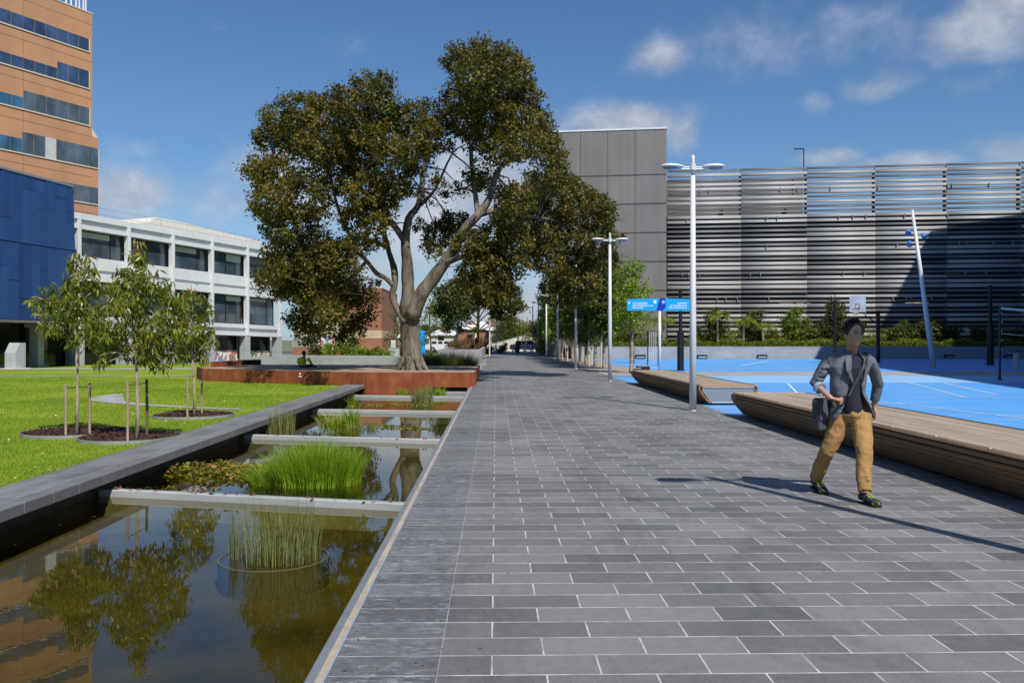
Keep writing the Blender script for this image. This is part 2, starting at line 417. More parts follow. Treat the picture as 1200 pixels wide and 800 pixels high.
def perforated():
    m, nt, b = new_mat('perforated steel sheet')
    tc = N(nt, 'ShaderNodeTexCoord').outputs['Object']
    w = N(nt, 'ShaderNodeTexVoronoi'); w.inputs['Scale'].default_value = 34; w.inputs['Randomness'].default_value = 0; nt.links.new(tc, w.inputs['Vector'])
    c = ramp(nt, w.outputs['Distance'], [(.28, (.02, .02, .022)), (.36, (.30, .31, .33))])
    nt.links.new(c, b.inputs['Base Color']); b.inputs['Roughness'].default_value = .5; b.inputs['Metallic'].default_value = .4; return m
M['perf'] = perforated()
def office_glass(name, base, rough=.05, var=.5, sc=.5, spec=.8, metal=0):
    m, nt, b = new_mat(name)
    tc = N(nt, 'ShaderNodeTexCoord').outputs['Object']
    f = noise(nt, mapping(nt, tc, (1, 1, .6)), sc, 4, .6)
    c = ramp(nt, f, [(.35, tuple(x*(1-var) for x in base)), (.65, tuple(x*(1+var) for x in base))])
    nt.links.new(c, b.inputs['Base Color']); b.inputs['Roughness'].default_value = rough; b.inputs['Specular IOR Level'].default_value = spec; b.inputs['Metallic'].default_value = metal; return m
M['tower_glass'] = office_glass('blue tinted glazing', (.035, .065, .13), .12)
M['tower_glass_b'] = office_glass('grey green glazing', (.07, .10, .12), .2)
M['tower_glass_c'] = office_glass('bright blue blind', (.035, .11, .19), .2)
M['office_glass'] = office_glass('office window glass', (.055, .08, .105), .05)  # bluish reflection and lighter interior put into the base colour
M['blind'] = simple('pale roller blind', (.50, .53, .52), .7, var=.1)
for i_, c_ in enumerate([(.022, .070, .225), (.025, .078, .25), (.031, .092, .285), (.019, .060, .20)]):
    M['blue_panel%d' % i_] = simple('cobalt blue glass fin %d' % i_, c_, .3, var=.18, scale=1.2, bmp=.03, stretch=(1, 1, .2), spec=.6, coat=.15)
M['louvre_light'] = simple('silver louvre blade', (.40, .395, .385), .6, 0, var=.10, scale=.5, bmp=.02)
M['louvre_shaded'] = simple('shade darkened louvre blade', (.14, .142, .15), .6, 0, var=.10, scale=.5, bmp=.02)  # blade colour darkened to imitate rows turned away from the sun
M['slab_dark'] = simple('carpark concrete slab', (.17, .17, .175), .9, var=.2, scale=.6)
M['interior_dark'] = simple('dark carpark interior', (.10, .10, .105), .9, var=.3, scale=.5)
M['sign_blue'] = simple('cyan blue sign enamel', (.005, .36, .88), .35, var=.04, scale=2, bmp=0)
M['sign_navy'] = simple('royal blue sign enamel', (.006, .035, .35), .35, var=.06, scale=2, bmp=0)
M['sign_white'] = simple('white sign lettering', (.80, .81, .83), .5, var=.02, scale=2, bmp=0)
M['orange_hoop'] = simple('red hoop paint', (.55, .07, .03), .45)
M['net_white'] = simple('white netting', (.7, .7, .7), .8)
M['net_dark'] = simple('dark netting cord', (.05, .05, .055), .8)
# foliage
M['leaf_big'] = leafmat('glossy brush box leaves', [(0, (.020, .020, .004)), (.35, (.062, .056, .007)), (.6, (.135, .110, .010)), (.82, (.22, .135, .014)), (1, (.28, .105, .015))], .5, .22)
M['leaf_young'] = leafmat('olive drooping leaves', [(0, (.06, .08, .010)), (.4, (.15, .18, .018)), (.75, (.27, .28, .035)), (.93, (.36, .30, .06)), (1, (.36, .15, .05))], .35, .35)
M['leaf_street'] = leafmat('bright street tree leaves', [(0, (.10, .17, .008)), (.5, (.22, .33, .016)), (1, (.38, .46, .035))], .45, .4)
M['leaf_street_dark'] = leafmat('deep and shade darkened green leaves', [(0, (.024, .034, .006)), (.5, (.06, .075, .010)), (1, (.13, .14, .018))], .5, .25)  # darker leaf copy; puts shade of the big tree into the crowns
M['leaf_gum'] = leafmat('olive gum leaves', [(0, (.03, .042, .012)), (.5, (.075, .09, .022)), (1, (.15, .15, .04))], .5, .3)
M['leaf_yellow'] = leafmat('yellow green leaves', [(0, (.08, .10, .012)), (.5, (.17, .19, .02)), (1, (.30, .25, .03))], .5, .4)
M['leaf_hedge'] = leafmat('hedge leaves', [(0, (.06, .09, .010)), (.5, (.15, .20, .014)), (1, (.28, .33, .03))], .5, .35)
M['leaf_red'] = leafmat('reddish shrub leaves', [(0, (.10, .05, .03)), (.5, (.20, .11, .05)), (1, (.30, .15, .07))], .6, .3)
M['blade_green'] = leafmat('bright sedge blades', [(0, (.10, .20, .008)), (.5, (.24, .40, .015)), (1, (.42, .54, .05))], .4, .4)
M['blade_reed'] = leafmat('olive reed stems', [(0, (.09, .10, .022)), (.5, (.19, .22, .05)), (1, (.34, .34, .15))], .5, .2)
M['blade_lomandra'] = leafmat('dark lomandra blades', [(0, (.03, .05, .010)), (.5, (.07, .10, .016)), (1, (.16, .17, .04))], .5, .3)
M['blade_lawn'] = leafmat('lawn blades', [(0, (.14, .24, .012)), (.5, (.25, .37, .02)), (1, (.40, .46, .06))], .6, .4)
M['leaf_aquatic'] = leafmat('yellow water plant leaves', [(0, (.06, .10, .012)), (.45, (.20, .20, .02)), (.8, (.36, .27, .03)), (1, (.34, .10, .03))], .45, .3)
M['leaf_litter'] = leafmat('fallen red leaves', [(0, (.16, .03, .02)), (1, (.34, .08, .05))], .6, .1)
# people
M['skin'] = simple('skin', (.47, .26, .175), .5, var=.06, scale=20, bmp=.03)
M['hair'] = simple('black hair', (.012, .010, .009), .5, var=.3, scale=40, bmp=.5, stretch=(1, 1, .3))
M['jacket'] = simple('grey tweed blazer', (.135, .15, .18), .9, var=.2, scale=60, bmp=.5)
M['shirt'] = simple('navy t-shirt', (.014, .014, .032), .9, var=.2, scale=30, bmp=.2)
M['chino'] = simple('tan chino cotton', (.38, .215, .075), .9, var=.12, scale=30, bmp=.25)
M['shoe'] = simple('black running shoe', (.03, .035, .035), .6, var=.3, scale=30)
M['shoe_lime'] = simple('lime shoe trim', (.42, .50, .03), .5, var=.1, scale=30)
M['bag'] = simple('charcoal messenger bag', (.05, .055, .065), .85, var=.2, scale=50, bmp=.3)
M['hivis'] = simple('yellow hi-vis shirt', (.60, .68, .03), .8, var=.1, scale=20)
M['navy_cloth'] = simple('navy work trousers', (.012, .014, .025), .9)
M['eye'] = simple('dark eye', (.02, .015, .012), .2)
M['lips'] = simple('lip', (.36, .15, .12), .5)
# ================================================================== SETTING
def struct(o): o['kind'] = 'structure'; return o
POOL_X0, POOL_X1, POOL_Y0, POOL_Y1 = -4.62, -.85, -4.0, 31.0
WZ = -.245      # water level
def grid_sheet(name, xs, ys, zf, mat, skip=None):
    vs = []; fs = []
    for y in ys:
        for x in xs: vs.append((x, y, zf(x, y)))
    n = len(xs)
    for j in range(len(ys)-1):
        for i in range(n-1):
            cx, cy = (xs[i]+xs[i+1])/2, (ys[j]+ys[j+1])/2
            if skip and skip(cx, cy): continue
            fs.append((j*n+i, j*n+i+1, (j+1)*n+i+1, (j+1)*n+i))
    b = MB(); b.add(vs, fs); o = b.build(name, mat, smooth=True); return o
xs = [-2500, -900, -300, -120, -60, -40, -28, -20, -16, -13, -10.5, -8.5, -7, -6, -5.1, POOL_X0-.1, POOL_X1+.03, -.2, 4.9, 40, 120, 400, 2500]
ys = [-400, -60, -20, POOL_Y0-.1, 0, 10, 20, POOL_Y1+.2, 33, 36, 39, 42, 46, 50, 55, 60, 66, 80, 110, 200, 600, 3000]
inpool = lambda x, y: POOL_X0-.2 < x < POOL_X1+.1 and POOL_Y0-.2 < y < POOL_Y1+.3
struct(grid_sheet('ground', xs, ys, lambda x, y: terr(x, y)-.06, simple('dry ground', (.16, .17, .10), .95, var=.2, scale=.4), inpool))
lx = list(np.arange(-70, -5.2, 2.0))+[-5.05]
struct(grid_sheet('lawn', lx, list(np.arange(-8, 34, 2.0))+list(np.arange(34, 70, 1.5)), lambda x, y: terr(x, y), M['lawn']))
struct(grid_sheet('lawn', [-16, -14, -12, -10, -8, -6, -4, -2.2], list(np.arange(33, 60, 2.0)), lambda x, y: terr(x, y)+.012, M['lawn']))
# paths over the lawn
def ribbon(pts, w, mat, name, up=.014):
    vs = []; fs = []
    for i, p in enumerate(pts):
        a = pts[max(i-1, 0)]; c = pts[min(i+1, len(pts)-1)]
        t = Vector((c[0]-a[0], c[1]-a[1])).normalized(); nrm = Vector((-t.y, t.x)); ww = w[i] if hasattr(w, '__len__') else w
        for s in (-1, 1):
            x, y = p[0]+nrm.x*ww*s, p[1]+nrm.y*ww*s
            vs.append((x, y, terr(x, y)+up))
    for i in range(len(pts)-1): fs.append((2*i, 2*i+1, 2*i+3, 2*i+2))
    b = MB(); b.add(vs, fs); return struct(b.build(name, mat))
def line_pts(a, b, n): return [(a[0]+(b[0]-a[0])*i/n, a[1]+(b[1]-a[1])*i/n) for i in range(n+1)]
ribbon(line_pts((-60, 37.2), (-11.6, 38.0), 24), .55, M['pale_path'], 'path')
ribbon(line_pts((-62, 50.6), (-9, 59.5), 24), 1.9, M['pale_path'], 'path', .02)
cp = [G(x, y) for x, y in ((140, 462), (131, 463.5), (124, 466.5), (127, 469.8), (140, 472.2), (170, 474.8), (210, 477), (250, 478.8), (285, 480.6))]
ribbon([(p.x, p.y) for p in cp], [.14, .26, .42, .36, .24, .17, .15, .13, .08], M['pale_path'], 'path')

# main promenade
b = MB(); b.add([(-.27, -6, 0), (4.87, -6, 0), (4.87, 101, 0), (-.27, 101, 0)], [(0, 1, 2, 3)]); b.add([(4.87, -6, 0), (5.5, -6, 0), (5.5, 17.35, 0), (4.87, 17.35, 0)], [(0, 1, 2, 3)]); b.add([(4.87, 20.25, 0), (5.5, 20.25, 0), (5.5, 30.4, 0), (4.87, 30.4, 0)], [(0, 1, 2, 3)]); struct(b.build('pavement', M['paving']))
b = MB(); b.add([(-.775, -6, 0), (-.274, -6, 0), (-.274, 101, 0), (-.775, 101, 0)], [(0, 1, 2, 3)]); struct(b.build('pavement_edge_band', M['paving_band']))
b = MB(); b.box((-.2735, -6, -.04), (-.2705, 101, .002)); struct(b.build('pavement_joint', M['concrete']))
b = MB(); b.box((-.8, 31.2, -.4), (-.777, 101, -.001)); struct(b.build('pavement_kerb', M['concrete']))
# pool
b = MB()
b.quad((POOL_X0, POOL_Y0, -.47), (POOL_X1, POOL_Y0, -.47), (POOL_X1, POOL_Y1, -.47), (POOL_X0, POOL_Y1, -.47))
struct(b.build('pool_floor', M['pool_floor']))
b = MB(); b.box((POOL_X1+.005, POOL_Y0, -.65), (POOL_X1+.07, POOL_Y1, -.07)); b.box((POOL_X0-.2, POOL_Y0, -.65), (POOL_X0, POOL_Y1, -.058))
b.box((POOL_X0-.2, POOL_Y1, -.65), (POOL_X1+.07, POOL_Y1+.2, -.06)); b.box((POOL_X0-.2, POOL_Y0-.2, -.65), (POOL_X1+.07, POOL_Y0, -.06))
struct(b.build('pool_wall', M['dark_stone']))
b = MB(); b.quad((POOL_X0+.001, POOL_Y0+.001, WZ), (POOL_X1+.004, POOL_Y0+.001, WZ), (POOL_X1+.004, POOL_Y1-.001, WZ), (POOL_X0+.001, POOL_Y1-.001, WZ))
struct(b.build('water', M['water']))
# edge trim on the promenade side
t = thing('pool_edge_trim', 'steel grate and cream strip along the promenade side of the pond', 'pool edging', (-.81, 12, 0))
b = MB(); b.box((-.858, -6, -.07), (-.822, 28.4, .006))
for k in range(0, 900):
    y = -.5+k*.022
    b.box((-.868, y, -.05), (-.858, y+.010, .003))
b.build('steel_strip', M['steel'], t)
b = MB(); b.box((-.822, -6, -.07), (-.787, 28.4, .001)); b.build('render_strip', M['cream_strip'], t)
b = MB(); b.box((-.787, -6, -.07), (-.777, 28.4, .003)); b.build('thin_edge', simple('blue grey edge', (.28, .34, .42), .6), t)
# coping wall between lawn and pond
t = thing('pond_wall', 'long low bluestone wall between the lawn and the pond', 'wall', (-4.7, 12, 0))
b = MB(); b.box((-5.05, -6, -.06), (-4.35, 29.3, .05), .006); b.build('coping', M['slab'], t)
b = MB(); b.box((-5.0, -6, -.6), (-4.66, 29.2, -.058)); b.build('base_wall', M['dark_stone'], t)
# weirs across the pond
for k, (yl, yr, lab) in enumerate([(9.95, 8.98, 'nearest concrete weir across the pond, in front of the bright sedge clump'),
                              (15.6, 14.72, 'concrete weir across the pond just behind the bright sedge clump'),
                              (21.3, 20.55, 'concrete weir across the pond, third from the viewer'),
                              (26.7, 25.9, 'concrete weir across the pond near the rusty deck, fourth from the viewer'),
                              (29.3, 28.15, 'thin concrete weir tight against the rusty steel deck')]):
    x0, x1 = -4.56, -.857
    sl = (yr-yl)/(x1-x0); b = MB(); top = -.165; hw = .055; fl = .01
    prof = [(-hw, WZ-.3), (-hw, top-fl), (-hw+fl, top), (hw-fl, top), (hw, top-fl), (hw, WZ-.3)]
    vs = [(x0, yl+a, z) for a, z in prof]+[(x1, yr+a, z) for a, z in prof]
    n = len(prof); b.add(vs, [(i, (i+1) % n, n+(i+1) % n, n+i) for i in range(n)]+[tuple(range(n)), tuple(range(2*n-1, n-1, -1))])
    tag(b.build('weir_beam', M['wet_concrete']), lab, 'weir', 'concrete weirs stepping across the pond')
# litter on weirs
def litter(y0, y1, n, name, lab):
    pts = RNG.uniform(0, 1, n)**1.6; X = -4.5+3.5*pts; Y = y0+(y1-y0)*pts+RNG.uniform(-.05, .05, n)
    C = np.stack([X, Y, np.full(n, -.158)+RNG.uniform(0, .012, n)], 1)
    A = RNG.normal(0, 1, (n, 3)); A[:, 2] *= .3; B = RNG.normal(0, 1, (n, 3)); B[:, 2] *= .3
    o = quads_mesh(name, leaf_quads(C, A, B, RNG.uniform(.05, .09, n), RNG.uniform(.03, .05, n)), M['leaf_litter'], attr=RNG.uniform(0, 1, n))
    tag(o, lab, 'fallen leaves', kind='stuff')
litter(9.95, 8.98, 34, 'fallen_leaves', 'red fallen leaves scattered on the nearest weir')
litter(15.6, 14.72, 26, 'fallen_leaves', 'red fallen leaves on the weir behind the sedge')
n_ = 60; C_ = np.stack([RNG.uniform(-4.4, -1, n_), RNG.uniform(4, 14, n_), np.full(n_, WZ+.004)], 1)
tag(quads_mesh('fallen_leaves', leaf_quads(C_, np.c_[RNG.normal(0, 1, (n_, 2)), np.zeros(n_)], np.c_[RNG.normal(0, 1, (n_, 2)), np.zeros(n_)], RNG.uniform(.02, .05, n_), RNG.uniform(.012, .025, n_)), M['leaf_litter'], attr=RNG.uniform(0, 1, n_)), 'small leaves floating on the pond water', 'fallen leaves', kind='stuff')

# sport court
b = MB(); b.add([(4.885, -6, -.004), (60, -6, -.004), (60, 36.5, -.004), (4.885, 36.5, -.004)], [(0, 1, 2, 3)]); struct(b.build('court_surface', M['court']))
b = MB(); b.add([(7.4, 41.2, -.004), (60, 41.2, -.004), (60, 68.6, -.004), (7.4, 68.6, -.004)], [(0, 1, 2, 3)]); struct(b.build('court_surface', M['court']))
b = MB(); b.add([(7.4, 36.5, -.006), (60, 36.5, -.006), (60, 41.2, -.006), (7.4, 41.2, -.006)], [(0, 1, 2, 3)]); struct(b.build('court_path', M['pale_path']))
b = MB(); b.add([(4.885, 36.5, -.007), (7.4, 36.5, -.007), (7.4, 101, -.007), (4.885, 101, -.007)], [(0, 1, 2, 3)]); struct(b.build('gravel_strip', M['gravel']))
b = MB(); b.box((4.871, 17.4, -.05), (4.884, 20.2, .004)); b.box((4.871, 30.45, -.05), (4.884, 36.5, .004)); struct(b.build('court_edge', M['concrete']))
b = MB(); b.add([(9, 30.4, 0), (60, 30.4, 0), (60, 36.4, 0), (9, 36.4, 0)], [(0, 1, 2, 3)]); struct(b.build('court_zone', M['court_light']))
# painted lines
b = MB()
def pline(a, c, w=.025):
    a = Vector((a[0], a[1])); c = Vector((c[0], c[1])); t = (c-a).normalized(); nn = Vector((-t.y, t.x))*w
    b.add([(*(a+nn), .004), (*(a-nn), .004), (*(c-nn), .004), (*(c+nn), .004)], [(0, 1, 2, 3)])
def gl(x1, y1, x2, y2, w=.025): p, q = G(x1, y1), G(x2, y2); pline((p.x, p.y), (q.x, q.y), w)
gl(1057, 446, 1130.5, 465.5, .03); gl(1106.5, 449, 1167, 462, .035); gl(1000, 466, 1230, 466, .03); gl(1010, 468, 1260, 497, .03)
gl(923, 449, 935, 461, .035); gl(830, 457, 970, 463, .03); gl(735, 453, 1000, 484, .03); gl(860, 441.6, 1230, 443.5, .06)
for k in range(9):
    gl(1000+k*5, 470+k*3.3, 1260, 487+k*6.2, .012)
for k in range(7): gl(1030+k*3, 452+k*1.9, 1095+k*2, 452.5+k*2.0, .014)
for k in range(7): gl(832+k*2, 477.5+k*2.4, 905+k*3, 478.3+k*2.4, .022)
for k in range(3): gl(738+k*3, 449.4+k*1.5, 765, 449.8+k*1.6, .03)
for (x1, y1, x2, y2, w) in [(740, 424.5, 940, 424.5, .10), (790, 431.2, 950, 431.2, .08), (700, 428, 800, 428, .08), (840, 422.6, 950, 422.6, .12), (735, 427, 775, 432, .1),
                            (830, 426.5, 862, 426.5, .14), (1100, 425.5, 1180, 425.5, .10), (1060, 430.5, 1120, 430.5, .06), (1040, 422.5, 1120, 422.5, .1), (870, 428, 900, 423, .08), (905, 433, 990, 433, .06)]:
    gl(x1, y1, x2, y2, w)
p0 = [G(730, 429.5), G(800, 432)]
struct(b.build('court_markings', M['court_line']))
# far road and verge
b = MB(); b.add([(-60, 101, -.004), (60, 101, -.004), (60, 113, -.004), (-60, 113, -.004)], [(0, 1, 2, 3)]); struct(b.build('road', M['asphalt']))
b = MB(); b.add([(-13, 62, -.43), (-.8, 62, -.004), (-.8, 101, -.004), (-24, 101, -.40)], [(0, 1, 2, 3)]); struct(b.build('verge', M['lawn']))

# ================================================================== CORTEN DECK
t = thing('steel_edged_deck', 'large rusty steel edged platform around the big tree', 'platform', (-6, 33, 0))
front = [G(430, 436.4, .46), G(365, 435.0, .46), G(300, 433.6, .46), G(238, 432.0, .46)]
fl = [(-.72, 28.25), (front[0].x, front[0].y), (front[1].x, front[1].y), (front[2].x, front[2].y), (front[3].x, front[3].y)]
bk = G(231, 430.0, .46); bk2 = P(306, 427, 37.5)
poly_out = fl+[(bk.x, bk.y), (bk2.x, 37.6), (-6, 37.4), (-.70, 36.2)]
ZT = .46
M['corten_side'] = M['corten']
def wallseg(b, a, c, z0, z1, th=.02):
    a = Vector((a[0], a[1], 0)); c = Vector((c[0], c[1], 0)); tt = (c-a).normalized(); nn = Vector((-tt.y, tt.x, 0))*th
    b.add([(*(a.xy), z0), (*(c.xy), z0), (*((c+nn).xy), z0), (*((a+nn).xy), z0), (*(a.xy), z1), (*(c.xy), z1), (*((c+nn).xy), z1), (*((a+nn).xy), z1)],
          [(0, 3, 2, 1), (4, 5, 6, 7), (0, 1, 5, 4), (1, 2, 6, 5), (2, 3, 7, 6), (3, 0, 4, 7)])
b = MB()
zb = [-.5]*20
# front wall with the low slot over the water
sx0, sx1 = -2.08, -.95
wallseg(b, (-.72, 28.25), (sx1, 28.26), -.5, ZT); wallseg(b, (sx0, 28.29), fl[1], -.5, ZT)
wallseg(b, (sx1, 28.26), (sx0, 28.29), -.02, ZT)
for i in range(1, len(poly_out)):
    a, c = poly_out[i], poly_out[(i+1) % len(poly_out)]
    wallseg(b, a, c, -.6, ZT)
cw = b.build('steel_wall', M['corten'], t)
b = MB(); b.add([(x, y, ZT-.012) for x, y in poly_out], [tuple(range(len(poly_out)))]); b.build('deck_surface', M['deck_top'], t)
# folded top lip
b = MB()
for i in range(0, 5):
    a, c = poly_out[i], poly_out[i+1]
    wallseg(b, a, c, ZT, ZT+.012, -.10)
b.build('top_lip', simple('worn rust lip', (.26, .15, .09), .8, var=.25, scale=4), t)
for i, fr in ((0, .5), (1, .5), (2, .2), (3, .4), (0, .18), (0, .82)):
    b = MB()
    a, c = fl[i], fl[i+1]; x, y = a[0]+(c[0]-a[0])*fr, a[1]+(c[1]-a[1])*fr
    b.box((x-.004, y-.012, 0.0), (x+.004, y+.004, ZT-.02))
    b.build('panel_seam', simple('dark rust seam', (.07, .02, .012), .9), t)
b = MB(); b.box((sx0, 28.8, -.5), (sx1, 28.82, .0)); b.build('slot_recess', M['interior_dark'], t)
# raised seat back at the left rear
t2 = thing('steel_upstand', 'low rusty upstand with dark end at the left rear of the deck', 'bench back', (-11, 36, .46))
a1, a2 = P(250, 428.5, 34.6), P(284, 428, 36.6); a3 = P(306, 428, 37.4)
b = MB(); wallseg(b, (a1.x, a1.y), (a2.x, a2.y), ZT+.002, ZT+.20, .12); b.build('rusty_panel', M['corten'], t2)
b = MB(); wallseg(b, (a2.x+.01, a2.y), (a3.x, a3.y), ZT+.002, ZT+.22, .3); b.build('dark_panel', M['black_metal'], t2)
# plaques on the front
pl = front[1].lerp(front[2], .25)
q = P(350.5, 439.3, 29.45); pq = thing('blue_plaque', 'small pale blue plaque with tiny white mark fixed on the rusty wall', 'plaque', q)
dirv = Vector((fl[3][0]-fl[2][0], fl[3][1]-fl[2][1], 0)).normalized(); nv = Vector((-dirv.y, dirv.x, 0)); nv = nv if nv.y < 0 else -nv
qc = Vector(fl[2]).to_3d(); dd = (q-qc).dot(dirv); base = Vector((fl[2][0], fl[2][1], 0))+dirv*((q.x-fl[2][0])/dirv.x)
base.z = q.z; pq.location = base
b = MB(); b.obox(base+nv*.012, dirv*.11, nv*.008, (0, 0, .11)); b.build('plate', simple('pale blue plaque', (.36, .46, .72), .4), pq)
b = MB(); b.obox(base+nv*.023+Vector((0, 0, -.06)), dirv*.07, nv*.003, (0, 0, .018)); b.ell(base+nv*.022+Vector((0, 0, .03)), (.035, .01, .035)); b.build('mark', M['sign_white'], pq)
dirv = Vector((fl[4][0]-fl[3][0], fl[4][1]-fl[3][1], 0)).normalized(); nv = Vector((-dirv.y, dirv.x, 0)); nv = nv if nv.y < 0 else -nv
q = P(244, 437.3, 31.6); base = Vector((q.x, fl[3][1]+(q.x-fl[3][0])*dirv.y/dirv.x, q.z))
tg = thing('steel_socket_plate', 'narrow grey metal socket plate at the left end of the rusty wall', 'plate', base)
b = MB(); b.obox(base+nv*.012, dirv*.035, nv*.008, (0, 0, .09)); b.build('plate', M['steel'], tg)
b = MB(); b.obox(base+nv*.026, dirv*.018, nv*.005, (0, 0, .06)); b.build('socket', M['grey_pole'], tg)

# ================================================================== BUILDINGS
class Frame:
    """facade frame: x runs along the facade away from the viewer, y outwards, z up"""
    def __init__(s, o, az, shear=0):
        u = Vector((math.sin(az), math.cos(az), 0)); nrm = Vector((u.y, -u.x, 0))
        s.M = Matrix(((u.x, nrm.x, 0, o.x), (u.y, nrm.y, 0, o.y), (shear, 0, 1, 0), (0, 0, 0, 1)))
        s.o = o
    def mb(s): m = MB(); m.M = s.M; return m

# ---- white office
O = P(92, 428, 65); fr = Frame(O, R(24.75+1.09), -.022)
T = thing('office_building', 'white three storey office building with long window bands behind the lawn', 'building', (O.x, O.y, -.4))
S = 4.58; NB0, NB1 = -3, 5; X0, X1 = NB0*S, NB1*S+.3
b = fr.mb()
b.box((X0, -12, -1.6), (X1-.1, -1.3, 10.9)); b.box((X0, -1.29, 2.4), (X1-.1, -.60, 3.2)); b.box((X0, -1.29, 6.2), (X1-.1, -.60, 7.9)); b.box((X0, -1.29, 10.1), (X1-.1, -.61, 10.8)); b.build('rear_block', M['grey_column'], T)
b = fr.mb()
b.box((X0, -.6, 10.02), (X1, 0.10, 10.35)); b.box((X0, -.6, 10.35), (X1, -.12, 10.75)); b.box((X0, -.6, 10.75), (X1, .12, 11.2))
b.build('parapet', M['white_wall'], T)
b = fr.mb()
b.box((X0, -.6, 7.0), (X1, 0.02, 7.95)); b.box((X0, -.6, 6.72), (X1, -.14, 7.0)); b.box((X0, -.6, 6.12), (X1, .08, 6.72))
b.box((X0, -.6, 3.05), (X1, 0.02, 3.42)); b.box((X0, -.6, 2.72), (X1, -.3, 3.05)); b.box((X0, -.9, 2.32), (X1, .14, 2.72))
b.build('spandrel', M['white_wall'], T)
for k in range(NB0, NB1+1):
    b = fr.mb(); x = k*S; b.box((x-.14, -.3, 2.33), (x+.14, .18, 11.12), .02); b.build('mullion_fin', M['white_wall'], T)
for k in range(-2, NB1+1):
    b = fr.mb(); x = k*S; b.box((x-.34, -.62, -1.6), (x+.34, .12, 2.315), .02); b.build('ground_column', M['grey_column'], T)
b = fr.mb(); b.box((-2*S, -1.2, -1.0), (NB1*S, -.58, -.52)); b.build('ground_sill', M['white_wall'], T)
for k in range(NB0, NB1):
    for (z0, z1, lvl) in ((3.42, 6.12, 1), (7.95, 10.02, 2)):
        x0, x1 = k*S+.22, (k+1)*S-.22
        b = fr.mb(); b.box((x0, -.56, z0+.02), (x1, -.5, z0+.1)); b.box((x0, -.56, z1-.1), (x1, -.5, z1-.02))
        b.box((x0, -.56, z0+.1), (x0+.07, -.5, z1-.1)); b.box((x1-.07, -.56, z0+.1), (x1, -.5, z1-.1))
        xm = x0+(x1-x0)*(.74 if k % 2 == 0 else .5); b.box((xm-.04, -.56, z0+.1), (xm+.04, -.5, z1-.1))
        w = b.build('window', M['black_metal'], T)
        b = fr.mb(); b.box((x0+.07, -.545, z0+.1), (x1-.07, -.535, z1-.1)); b.build('pane', M['office_glass'], w)
        if (k+lvl) % 3 != 0 and k > -2:
            b = fr.mb(); bx0, bx1 = ((xm+.04, x1-.07) if k % 2 else (x0+.07, xm-.04)); b.box((bx0, -.53, z1-.1-(.45 if lvl == 2 else .3)*(1+(k % 2)*.5)), (bx1, -.525, z1-.1)); b.build('blind', M['blind'], w)
for k in range(-1, NB1):
    x0, x1 = k*S+.35, (k+1)*S-.35
    b = fr.mb(); b.box((x0, -1.02, -.55), (x1, -1.0, 2.31)); w = b.build('ground_window', M['dark_glass'], T)
    b = fr.mb(); b.box((x0, -1.0, 1.9), (x1, -.97, 1.96)); b.box(((x0+x1)/2-.03, -1.0, -.5), ((x0+x1)/2+.03, -.97, 1.9)); b.build('transom', M['black_metal'], w)
b = fr.mb(); b.box((X0+1, -7, 10.9), (X1-1, -6.8, 11.25)); b.build('roof_kerb', M['grey_column'], T)
# roof rails
b = fr.mb()
for k in range(0, 15): b.tube([(k*1.5, -1.2, 10.9), (k*1.5, -1.2, 12.1)], .02, 4)
for z in (11.6, 12.1): b.tube([(0, -1.2, z), (21, -1.2, z)], .015, 4)
b.build('roof_rail', M['steel'], T)
# rooftop plant rooms
t = thing('rooftop_plant_room', 'long cream plant room on the white office roof', 'plant room', fr.M @ Vector((12, -6, 10.9)))
b = fr.mb(); A = [(9.6, 0), (9.6, 1.2), (10.4, 1.75), (12.6, 1.75), (24, 1.3), (24, 0)]
vs = [(x, -3.2, 10.91+z) for x, z in A]+[(x, -9, 10.91+z) for x, z in A]; n = len(A)
b.add(vs, [tuple(range(n)), tuple(range(2*n-1, n-1, -1))]+[(i, (i+1) % n, n+(i+1) % n, n+i) for i in range(n)]); b.build('cladding', simple('cream sheet cladding', (.70, .67, .58), .6, var=.05), t)
b = fr.mb(); b.box((9.5, -9.1, 11.7), (9.58, -3.1, 11.8)); b.build('trim', M['white_wall'], t)
t = thing('rooftop_vent_hood', 'white sloped hood on the roof between tower and white office', 'roof hood', fr.M @ Vector((0, -4, 10.9)))
b = fr.mb(); A = [(-1.5, 0), (-1.5, 1.5), (.3, 1.5), (1.8, 0)]; n = 4
vs = [(x, -3.2, 10.91+z) for x, z in A]+[(x, -6, 10.91+z) for x, z in A]
b.add(vs, [tuple(range(n)), tuple(range(2*n-1, n-1, -1))]+[(i, (i+1) % n, n+(i+1) % n, n+i) for i in range(n)]); b.build('cladding', M['cream_wall'], t)
